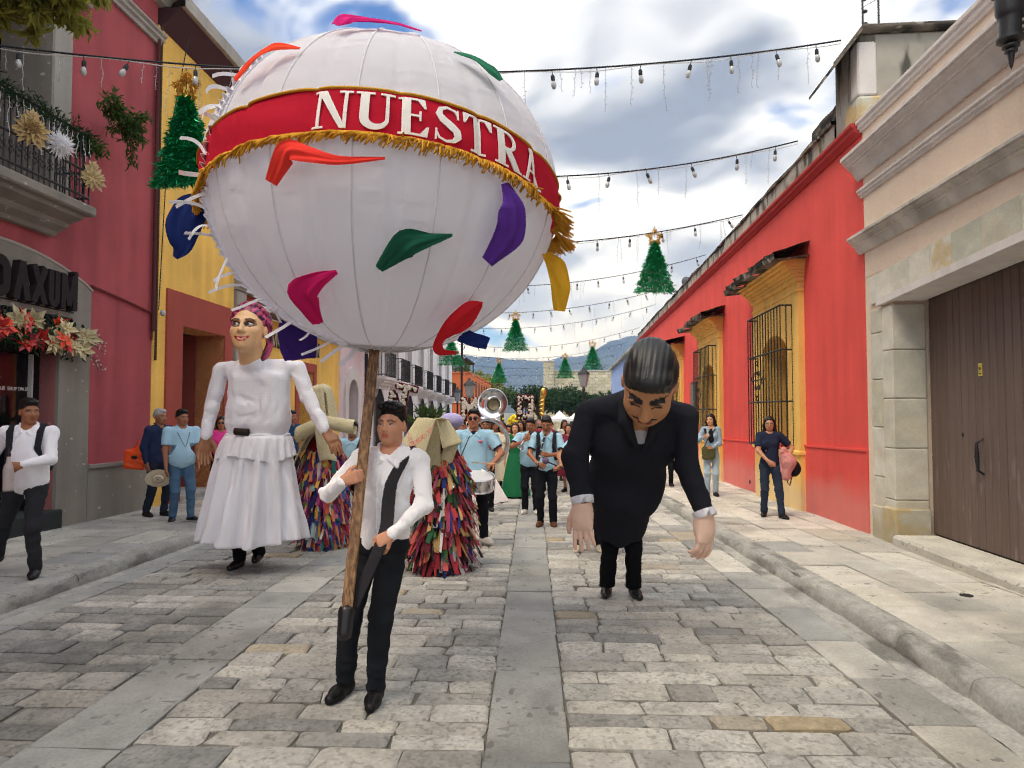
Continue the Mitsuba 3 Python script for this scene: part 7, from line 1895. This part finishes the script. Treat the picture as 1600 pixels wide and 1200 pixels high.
pk = person('woman in a bright pink top and black skirt standing behind the bride puppet', (-5.72, 12.1), face=20, H=1.58, skin='9a6a4e', shirt='f0469a', sleeve='short', hair='long', hairc='1a0f0c', fem=True, fat=1.15, z0=SW, collar=False, skirt=('0f1013', 0.52, 0.20, 3), h=0.013, opts=('shades',),
            la=(-0.16, -0.20, 0.96), ra=(0.10, -0.22, 0.96), tuck=True)
n1 = person('man in a dark blue shirt seen from the side near the hotel door', (-5.15, 14.0), face=65, H=1.72, skin='8f6249', shirt='2a4a6e', sleeve='short', pants='14161b', hair='short', h=0.015, z0=SW, la=(-0.1, -0.28, 1.2), ra=(0.1, -0.3, 1.15))
n2 = person('dark haired woman in grey beside the man in dark blue', (-4.95, 15.1), face=10, H=1.64, skin='94664c', shirt='4a4346', sleeve='long', pants='1d1d22', hair='long', hairc='140d0b', h=0.016, fem=True, z0=SW, collar=False)
n3 = person('person in beige partly hidden behind the bride puppet sleeve', (-5.55, 13.6), face=60, H=1.62, skin='94664c', shirt='b59a72', sleeve='long', pants='3d3a36', hair='short', h=0.016, z0=SW, collar=False, la=(-0.1, -0.3, 1.3))
dn = person('young woman in a denim jacket and pale jeans holding up a phone', (3.46, 14.44), face=-10, H=1.66, skin='b98a6c', shirt='9db4c8', sleeve='long', pants='a9bccb', shoe='17171a', hair='long', hairc='120c0b', h=0.012, fem=True, z0=SW, collar=False, vneck=0.12, fat=0.95,
            la=(-0.17, -0.32, 1.24), lpole=(-0.6, 0.2, -0.9), ra=(0.02, -0.22, 1.02), head=(-25, 0), lf=(-0.08, 0), rf=(0.08, -0.03), hem=0.90, folds_amp=0.012, rhand=((-0.9, -0.2, 0), (0, 1, 0), 0.9))
part(dn['key'], 'black_top', dn['out']((lambda F: (F.ell((0, -0.03, 1.24), (0.085, 0.11, 0.17), None), F.mesh(0.014))[1])(Field())), 'cloth', True, color=(0.012, 0.012, 0.016))
ph = thing('phone', 'black phone held up by the young woman in denim', 'phone')
pw_ = dn['P'](dn['wl']) + [0.03, -0.06, 0.10]
put(ph, xf(bx(-0.037, 0.037, -0.005, 0.005, -0.075, 0.075, 0.004), RZ(40) @ RX(-12), pw_), 'gloss', color=(0.012, 0.012, 0.014))
hbg = thing('handbag', 'olive green bag hanging before the young woman in denim', 'bag')
F = Field(); F.box(dn['P']((-0.06, -0.18, 0.90)), (0.13, 0.055, 0.13), RZ(-10), 0.04, 0.01); F.post.append(folds(0.015, (8, 8, 8), 4))
part(hbg, 'bag', F.mesh(0.013), 'cloth', True, color=lin('5a5a38'))
part(hbg, 'strap', tube([dn['P'](q) for q in ((-0.16, -0.15, 0.98), (-0.08, -0.15, 1.18), (0.08, -0.09, 1.40), (0.10, 0.05, 1.44))], 0.011, 5), 'cloth', color=lin('3a3a26'))
nv = person('woman in a navy t-shirt, jeans and glasses with dark curly hair', (3.60, 11.18), face=-12, H=1.57, skin='a97a5e', shirt='232a40', sleeve='short', pants='2a3648', shoe='111114', hair='long', hairc='17100e', h=0.010, fem=True, fat=1.08, z0=SW, collar=False, vneck=0.02,
            la=(-0.06, -0.26, 0.97), lpole=(-1, 0.2, -0.3), lhand=((0.8, -0.25, -0.5), (0.1, 0.9, 0.1), 0.5), ra=(0.27, -0.14, 1.0), rpole=(1, 0.4, -0.4), lf=(-0.10, 0.05), rf=(0.16, -0.18, 0, 25), head=(-6, 3), hem=0.84)
part(nv['key'], 'glasses', nv['out'](cat([tube([nv['M']((x * 0.031 + 0.021 * math.cos(t), -0.101, 0.003 + 0.017 * math.sin(t))) for t in np.linspace(0, 2 * np.pi, 14)], 0.0022, 4) for x in (-1, 1)] + [tube([nv['M']((x * 0.052, -0.098, 0.006)), nv['M']((x * 0.08, 0.01, 0.008))], 0.0022, 4) for x in (-1, 1)])), 'gloss', color=(0.02, 0.018, 0.018))
pc = thing('pink_jacket', 'dusty pink jacket draped over the arm of the woman in navy', 'jacket')
F = Field(); F.chain([nv['P']((0.20, -0.14, 1.10)), nv['P']((0.27, -0.16, 0.95)), nv['P']((0.24, -0.16, 0.72))], [0.08, 0.11, 0.07], 0.04); F.post.append(folds(0.035, (9, 9, 4), 6))
put(pc, F.mesh(0.011), 'cloth', True, color=lin('c98a86'))
bk = thing('backpack', 'black backpack carried beside the pink jacket by the woman in navy', 'backpack')
F = Field(); F.ell(nv['P']((0.36, -0.06, 0.84)), (0.11, 0.11, 0.13), None, 0.03); F.post.append(folds(0.02, (9, 9, 9), 9))
part(bk, 'pack', F.mesh(0.012), 'cloth', True, color=(0.012, 0.012, 0.015))
part(bk, 'strap', tube([nv['P'](q) for q in ((0.30, -0.10, 0.72), (0.26, -0.12, 0.60), (0.30, -0.10, 0.55), (0.34, -0.08, 0.70))], 0.010, 5), 'cloth', color=lin('6a4a44'))
dk = person('person in a dark suit on the right pavement, half hidden by the groom puppet', (2.93, 16.6), face=-5, H=1.72, skin='94664c', shirt='14151a', sleeve='long', pants='121317', hair='short', h=0.016, z0=SW, hem=0.78)

# ================================================================ THE BAND IN LIGHT BLUE POLOS
POLO = dict(shirt='a3cbe0', sleeve='short', pants='15181f', trim='1a2030')
GB = 'band in light blue polo shirts'
dr_ = person('drummer with sunglasses in a light blue polo and white sneakers', (-0.92, 9.22), face=6, H=1.78, skin='9a6549', hair='short', hairc='1c1412', h=0.0095, fat=1.14, shoe='d8d4cc', group=GB, opts=('shades',), **POLO,
             la=(-0.215, -0.30, 1.10), lpole=(-1, 0.3, -0.6), lhand=((0.35, -0.5, 0.15), (0.6, 0.3, -0.6), 1.0), ra=(0.235, -0.26, 1.04), rpole=(1, 0.4, -0.4), rhand=((-0.5, -0.7, -0.1), (-0.1, 0.2, -1), 1.0), head=(-8, -4), lf=(-0.13, -0.03), rf=(0.13, -0.02, 0.02, 35), hem=0.86, vneck=0.05)
part(dr_['shirt'], 'undershirt', dr_['out'](ball(dr_['neck'] + [0, -0.045, -0.03], (0.06, 0.05, 0.06), 10)), 'cloth', True, color=(0.012, 0.013, 0.022))
part(dr_['shirt'], 'badge', dr_['out'](ball(dr_['chest'] + [0.085, -0.117, 0.045], (0.032, 0.012, 0.016), 8)), 'matte', True, color=lin('c9707c'), label='small red oval badge on the chest')
sd_ = thing('snare_drum', 'chrome snare drum with a white head carried at the waist', 'drum')
sc0, Rs = np.array([-0.86, 8.90, 0.80]), RX(14) @ RY(4)
part(sd_, 'shell', xf(lathe([(0.225, -0.075), (0.225, 0.075)], 32), Rs, sc0), 'chrome', True)
part(sd_, 'drumhead', xf(lathe([(0, 0.082), (0.215, 0.082)], 32), Rs, sc0), 'matte', True, color=(0.7, 0.7, 0.7))
part(sd_, 'bottom_head', xf(lathe([(0, -0.082), (0.215, -0.082)], 32), Rs, sc0), 'matte', True, color=(0.6, 0.6, 0.6))
for z in (-0.08, 0.08): part(sd_, 'hoop', xf(tube([(0.232 * math.cos(t), 0.232 * math.sin(t), z) for t in np.linspace(0, 2 * np.pi, 40)], 0.012, 6), Rs, sc0), 'silver', True)
for k in range(10):
    t = k * np.pi / 5; part(sd_, 'lug', xf(cat([bx(-0.012, 0.012, -0.012, 0.012, -0.03, 0.03, 0.004), tube([(0.006, 0, -0.08), (0.006, 0, 0.08)], 0.005, 5)]), Rs @ RZ(k * 36), sc0 + Rs @ np.array([0.238 * math.cos(t), 0.238 * math.sin(t), 0])), 'silver')
pa = dr_['P'](dr_['wl']) + [0.05, -0.06, 0.0]
st = thing('drumstick', 'dark drumstick raised in the drummer\'s hand on the picture left', 'drumstick'); put(st, tube([pa + [-0.04, 0.02, -0.09], pa + [0.13, -0.04, 0.30]], [0.009, 0.006], 6), 'matte', True, color=lin('3b3034'))
pb = dr_['P'](dr_['wr']) + [-0.05, -0.06, 0.0]
st = thing('drumstick', 'pale drumstick laid over the snare drum by the other hand', 'drumstick'); put(st, tube([pb + [0.10, 0.02, 0.0], pb + [-0.22, -0.04, 0.02]], [0.009, 0.006], 6), 'matte', True, color=lin('c9ad86'))
person('band member with short dark hair looking out from behind the drummer', (-1.27, 10.7), face=10, H=1.66, skin='8f5e44', hair='short', h=0.013, group=GB, shoe='1a1a1c', **POLO)
tb = person('bandsman in light blue behind the wooden pole with a dark diagonal strap', (-2.70, 9.72), face=8, H=1.63, skin='8a5a42', hair='short', h=0.012, fat=1.15, group=GB, shoe='17171a', **POLO, la=(-0.12, -0.25, 1.1), ra=(0.18, -0.25, 1.05))
stp = thing('strap', 'dark strap across the chest of the bandsman behind the pole', 'strap')
put(stp, tube([tb['P'](q) for q in ((0.12, -0.02, 1.45), (0.09, -0.13, 1.32), (-0.04, -0.16, 1.15), (-0.15, -0.12, 1.0))], 0.014, 6), 'cloth', True, color=(0.02, 0.02, 0.03))
# sousaphone
sp_ = person('sousaphone player hidden behind the drummer', (-1.05, 12.75), face=0, H=1.68, skin='8a5a42', hair='short', h=0.015, group=GB, shoe='1a1a1c', **POLO, la=(-0.15, -0.3, 1.15), ra=(0.15, -0.3, 1.2))
sz = thing('sousaphone', 'silver sousaphone with its great bell turned to the street', 'sousaphone')
bc = np.array([-0.90, 12.35, 1.845]); Rb = RZ(-4) @ RX(82)
part(sz, 'bell', xf(lathe([(0.265, 0.0), (0.275, 0.004), (0.27, 0.012), (0.235, 0.0), (0.19, -0.03), (0.14, -0.075), (0.105, -0.14), (0.085, -0.24), (0.07, -0.40), (0.064, -0.40), (0.078, -0.24), (0.10, -0.135)], 48), Rb @ RX(0), bc), 'silver', True)
part(sz, 'bell_throat', xf(lathe([(0.0, -0.22), (0.083, -0.22)], 24), Rb, bc), 'matte', True, color=lin('8c7f62'))
ring_ = [np.array([-1.0, 12.7, 1.15]) + [0.36 * math.cos(t), -0.25 * math.sin(t), 0.42 * math.sin(t)] for t in np.linspace(0, 2 * np.pi, 40)]
part(sz, 'tubing', tube([bc + Rb @ np.array([0, 0, -0.38]), (-1.0, 12.98, 1.75), (-1.3, 12.9, 1.45)] + ring_[20:] + ring_[:20], 0.045, 10), 'silver', True)
# trumpet and clarinet
trp = person('stout trumpet player in light blue and a dark scarf', (-0.22, 12.45), face=-6, H=1.69, skin='8a583f', hair='short', h=0.011, fat=1.25, group=GB, shoe='d6d2cb', **POLO, la=(-0.10, -0.30, 1.30), lpole=(-1, 0.3, -0.5), lhand=((0.3, -0.2, 0.6), (0.7, 0.4, 0), 0.9), ra=(0.06, -0.26, 1.34), head=(-10, 10))
mth = trp['P'](trp['M']((0, -0.10, -0.06)))
tp_ = thing('trumpet', 'silver trumpet pointed down by the stout player', 'trumpet')
e_ = mth + np.array([-0.14, -0.36, -0.30]); dv = unit(e_ - mth)
part(tp_, 'leadpipe', tube([mth, mth + dv * 0.36], 0.009, 8), 'silver', True)
part(tp_, 'bell', tube([mth + dv * q for q in (0.16, 0.30, 0.38, 0.43, 0.465, 0.48)], [0.012, 0.014, 0.02, 0.032, 0.05, 0.062], 20, False), 'silver', True)
up_ = unit(np.cross(dv, np.cross([0, 0, 1], dv)))
for k in range(3): part(tp_, 'valve', tube([mth + dv * (0.17 + 0.028 * k) + up_ * 0.05, mth + dv * (0.17 + 0.028 * k) - up_ * 0.06], 0.010, 8), 'silver', True)
part(tp_, 'loop', tube([mth + dv * 0.10 - up_ * 0.0, mth + dv * 0.08 - up_ * 0.035, mth + dv * 0.12 - up_ * 0.06, mth + dv * 0.32 - up_ * 0.06, mth + dv * 0.36 - up_ * 0.03, mth + dv * 0.34], 0.008, 6), 'silver', True)
part(trp['shirt'], 'scarf', trp['out'](ball(trp['neck'] + [0.03, -0.09, -0.05], (0.06, 0.04, 0.09), 8)), 'cloth', True, color=(0.015, 0.017, 0.03))
cl = person('clarinet player in light blue looking down, with backpack straps and brown boots', (0.06, 10.92), face=-4, H=1.71, skin='8f5c41', hair='short', h=0.0105, fat=1.02, group=GB, shoe='5a3626', **POLO, la=(-0.12, -0.25, 0.98), lpole=(-1, 0.2, -0.4), lhand=((0.7, -0.4, -0.1), (0.2, 0.8, 0), 0.8), ra=(0.06, -0.27, 1.12), rpole=(1, 0.3, -0.6), rhand=((-0.8, -0.3, 0.2), (0, 0.9, 0), 0.8), head=(-4, 20))
backpack(cl, 'dark backpack of the clarinet player, straps over his shoulders')
cm_ = cl['P'](cl['M']((0, -0.108, -0.066))); ce = cm_ + np.array([-0.14, -0.20, -0.56])
ci = thing('clarinet', 'black clarinet with silver keys held downward', 'clarinet')
part(ci, 'body', tube([cm_ + (ce - cm_) * q for q in (0, 0.08, 0.14, 0.5, 0.85, 0.93, 1.0)], [0.007, 0.011, 0.0145, 0.0145, 0.016, 0.022, 0.032], 12), 'gloss', True, color=(0.012, 0.012, 0.014))
for q in (0.16, 0.32, 0.5, 0.68, 0.84): part(ci, 'key', tube([cm_ + (ce - cm_) * q, cm_ + (ce - cm_) * (q + 0.035)], 0.018, 10), 'silver', True)
bd = person('bass drummer in light blue, mostly hidden behind the groom puppet', (0.60, 8.85), face=-4, H=1.72, skin='9a6a4e', hair='short', h=0.011, fat=1.05, group=GB, shoe='cfc4b0', **POLO, la=(-0.345, -0.26, 1.06), lpole=(-0.8, 0.3, -0.5), lhand=((-0.5, -0.6, 0.1), (0.2, 0.1, -1), 1.0), lf=(-0.15, -0.05), rf=(0.10, 0.02))
bdm = thing('bass_drum', 'chrome shelled drum half hidden behind the groom puppet', 'drum')
dc_, Rd = np.array([0.56, 8.38, 1.0]), RZ(-12) @ RY(90)
part(bdm, 'shell', xf(lathe([(0.29, -0.21), (0.29, 0.21)], 40), Rd, dc_), 'chrome', True)
for z in (-0.215, 0.215):
    part(bdm, 'hoop', xf(lathe([(0.27, z - 0.02), (0.31, z - 0.02), (0.31, z + 0.02), (0.27, z + 0.02)], 40), Rd, dc_), 'silver', True)
    part(bdm, 'drumhead', xf(lathe([(0, z), (0.285, z)], 40), Rd, dc_), 'matte', True, color=(0.68, 0.68, 0.7))
for k in range(8):
    t = k * np.pi / 4; part(bdm, 'lug', xf(bx(-0.02, 0.02, -0.02, 0.02, -0.12, 0.12, 0.006), Rd @ RZ(k * 45), dc_ + Rd @ np.array([0.30 * math.cos(t), 0.30 * math.sin(t), 0])), 'silver')
ml = thing('mallet', 'drum mallet with a mauve felt head in the bass drummer\'s hand', 'mallet')
p0 = bd['P'](bd['wl']) + [-0.03, -0.05, 0.0]
part(ml, 'handle', tube([p0 + [0.05, 0, -0.02], p0 + [-0.15, -0.05, 0.07]], 0.009, 6), 'matte', True, color=lin('2f2630'))
part(ml, 'felt_head', ball(p0 + [-0.17, -0.055, 0.08], 0.042, 8), 'cloth', True, color=lin('6f5a78'))

# ================================================================ WEDDING CROWD
rb = person('bride in a white gown among the wedding guests', (-1.50, 14.3), face=25, H=1.66, skin='a9775c', shirt='f2f0ee', sleeve='none', hair='bun', hairc='1a1210', fem=True, h=0.015, collar=False, vneck=0.08, skirt=('f4f2ef', 0.02, 0.80, 9), ra=(0.34, -0.12, 1.08), tuck=True)
part(rb['key'], 'veil', rb['out'](tube([rb['M']((0.088 * math.sin(t), 0.0, 0.03 + 0.098 * math.cos(t))) for t in np.linspace(-1.6, 1.6, 16)], 0.013, 6)), 'cloth', True, color=(0.75, 0.75, 0.73))
person('woman in an emerald green gown beside the bride', (-0.60, 15.1), face=-5, H=1.62, skin='b98a6c', shirt='1f6a44', sleeve='none', hair='long', hairc='3a2418', fem=True, h=0.015, collar=False, vneck=0.14, skirt=('1f6a44', 0.05, 0.33, 7), tuck=True)
person('balding man in a dark suit, white shirt and black tie among the guests', (-0.10, 17.2), face=10, H=1.70, skin='b0806a', shirt='1b1d22', sleeve='long', pants='16171b', hair='bald', hairc='8a7a70', h=0.016, vneck=0.10)
person('guest in a plum dress at the right of the crowd', (0.62, 16.6), face=-15, H=1.60, skin='a9775c', shirt='7a2a3e', sleeve='short', hair='long', hairc='20120e', fem=True, h=0.018, collar=False, skirt=('7a2a3e', 0.4, 0.3, 6))
person('guest in cream clothes behind the green gown', (-0.95, 16.3), face=0, H=1.64, skin='a9775c', shirt='e8dcc0', sleeve='short', hair='long', fem=True, h=0.018, collar=False, skirt=('e8dcc0', 0.3, 0.28, 6))
rc = np.random.default_rng(77)
tops = ['2a2d34', 'e8e6e2', '1c1f26', '8a2b3a', '33415a', 'c9c4bc', '6b4a5a', '20242a', 'b8a58c', '3c5a4a', 'd9d2d6', '14161a']
spots = []
ROW = ('nearest', 'second', 'third', 'fourth', 'fifth', 'sixth', 'farthest'); NTH = ('first', 'second', 'third', 'fourth', 'fifth', 'sixth', 'seventh')
CN = ('charcoal', 'white', 'black', 'wine red', 'slate blue', 'pale grey', 'mauve', 'dark navy', 'tan', 'green')
for r_i, y in enumerate((15.6, 16.9, 18.2, 19.6, 21.2, 23.0, 25.5)):
    xs_ = [x + rc.uniform(-0.28, 0.28) - 0.02 * (y - 15) for x in np.linspace(-2.9, 1.7, 7)]
    xs_ = [x for x in sorted(xs_) if not (abs(x + 0.6) < 0.45 and y < 16)]
    for j, x in enumerate(xs_): spots.append((x, y + rc.uniform(-0.4, 0.4), f'in the {ROW[r_i]} row of the crowd, {NTH[j]} from the left'))
protos = []
for k, (x, y, where_) in enumerate(spots):
    if k < 10:
        fem = k % 2 == 1
        t_ = tops[k]
        I = person('guest in ' + CN[k] + ' ' + where_, (0, 0), face=0, H=1.66, skin=('9a6a4e', 'b08468', '8a5a42')[k % 3], shirt=t_, sleeve='long' if k % 3 else 'short', pants=('15171c', '3a3630', '22262e')[k % 3], hair=('short', 'long', 'short', 'bun')[k % 4], hairc=('14100e', '2a1a12', '0f0d0c')[k % 3], fem=fem, h=0.022, collar=False, fat=1.0 + 0.15 * (k % 3 == 0),
                   skirt=(t_, 0.35, 0.28, 6) if fem and k % 4 == 1 else None, group='wedding guests far back')
        protos.append(I['key'])
        src = I['key']; dst = src
    else:
        src = protos[k % 10]; dst = new_key('person'); labels[dst] = {**labels[src], 'label': 'guest in ' + CN[k % 10] + ' ' + where_}
    sc_ = rc.uniform(0.93, 1.05)
    tw = T().translate([x, y, float(gz(y))]).rotate([0, 0, 1], float(rc.uniform(-25, 25))).scale(sc_)
    base_z = float(gz(0))
    for kk in [q for q in list(scene) if q.startswith(src + '__')]:
        scene[dst + kk[len(src):]] = {**scene[kk], 'to_world': tw}
# floral letters and palm carried above the crowd
def floral(label, poly, c_, h_, ang, seed):
    k_ = thing('floral_letter', label, 'floral letter', 'letters of flowers carried over the crowd')
    r_ = np.random.default_rng(seed)
    v, f = prism(poly, 0.12)
    v = (v - [0.35, 0.5, 0.06]) * [h_, h_, 1.0]
    m3 = np.stack([v[:, 0], v[:, 2], v[:, 1]], 1)
    R = RY(ang)
    part(k_, 'frame', xf((m3, f), R, c_), 'matte', color=lin('3a1418'))
    fl, ed = [], []
    minx, miny, maxx, maxy = poly.bounds
    while len(fl) < 90:
        p = (r_.uniform(minx, maxx), r_.uniform(miny, maxy))
        if poly.buffer(-0.02).contains(shapely.Point(p)):
            fl.append(ball(np.array(c_) + R @ np.array([(p[0] - 0.35) * h_, -0.07, (p[1] - 0.5) * h_]), r_.uniform(0.022, 0.036), 4))
    b_ = poly.boundary
    for t in np.linspace(0, 1, 90):
        p = b_.interpolate(t, normalized=True)
        ed.append(ball(np.array(c_) + R @ np.array([(p.x - 0.35) * h_ + r_.normal(0, 0.008), -0.02, (p.y - 0.5) * h_]), r_.uniform(0.02, 0.034), 4))
    part(k_, 'white_flowers', cat(fl), 'cloth', True, color=(0.62, 0.58, 0.50), kind='stuff')
    part(k_, 'dark_red_flowers', cat(ed), 'cloth', True, color=lin('5a1620'), kind='stuff')
    c_ = np.array(c_); part(k_, 'stick', tube([c_ + [0, 0.07, 0.3 * h_], [c_[0], c_[1] + 0.07, float(gz(c_[1])) + 1.1]], 0.015, 5), 'bark')
def ltr(ch):
    L_ = lambda *p: shapely.LineString(p).buffer(0.085, cap_style='square')
    return {'A': shapely.union_all([L_((0.08, 0.0), (0.35, 0.95)), L_((0.62, 0.0), (0.35, 0.95)), L_((0.2, 0.35), (0.5, 0.35))]), 'T': shapely.union_all([L_((0.05, 0.92), (0.65, 0.92)), L_((0.35, 0.9), (0.35, 0.0))]),
            'M': shapely.union_all([L_((0.06, 0.0), (0.06, 0.95)), L_((0.64, 0.0), (0.64, 0.95)), L_((0.06, 0.92), (0.35, 0.45)), L_((0.35, 0.45), (0.64, 0.92))]), 'O': shapely.box(0.0, 0.0, 0.68, 1.0).difference(shapely.box(0.2, 0.2, 0.48, 0.8))}[ch]
floral('letter A of white flowers edged dark red, beside the letter T', ltr('A'), (-3.22, 14.9, 1.86), 0.52, -8, 1)
floral('letter T of white flowers edged dark red, tilted over the bearer\'s head', ltr('T'), (-2.98, 14.8, 1.97), 0.60, 12, 2)
floral('letter M of white flowers edged dark red, before the orange building', ltr('M'), (-1.58, 15.0, 1.76), 0.44, 0, 3)
floral('letter O of white flowers edged dark red, right of the sousaphone', ltr('O'), (-0.42, 17.0, 1.80), 0.58, 2, 4)
pm = thing('palm_fronds', 'spray of green palm leaves above the folded straw mat', 'palm leaves')
P, D = [], []
for k in range(16):
    t = rc.uniform(-1.2, 1.2); o = np.array([math.sin(t), rc.normal(0, 0.2), math.cos(t) * 0.7])
    for q in np.linspace(0.08, 0.45, 14): P.append(np.array([-2.45, 14.2, 1.40]) + o * q); D.append(o * 1.3 + rc.normal(0, 0.25, 3))
put(pm, leaves(np.array(P), 0.20, 5, 0.1, 0.16, dirs=np.array(D)), 'leaf')
ye = thing('yellow_bouquet', 'bunch of yellow flowers over the heads of the crowd', 'bouquet')
put(ye, cat([ball(np.array([-0.83, 20, 1.40]) + rc.normal(0, 0.10, 3) * [1.3, 1, 1], rc.uniform(0.03, 0.06), 4) for _ in range(60)]), 'cloth', True, color=lin('e6d23a'))
gt = thing('gold_ornament', 'tall twisted golden ornament carried over the crowd', 'ornament')
put(gt, cat([tube([(-0.02 + 0.05 * math.sin(t * 3), 20.5, 1.55 + 0.055 * t) for t in np.linspace(0, 12, 30)], 0.03 + 0.03 * np.abs(np.sin(np.linspace(0, 12, 30) * 1.3)), 7), ball((0.02, 20.5, 2.25), (0.09, 0.07, 0.16), 8)]), 'tinsel_gold', True)
bxn = thing('wooden_box', 'brown wooden box carried behind the trumpet player', 'box')
part(bxn, 'box', bx(-0.75, -0.15, 18.2, 18.5, 1.18, 1.40, 0.01), 'matte', color=lin('9a6a3f')); part(bxn, 'lid', bx(-0.55, -0.27, 18.15, 18.4, 1.403, 1.47, 0.01), 'matte', color=lin('a8764a'))
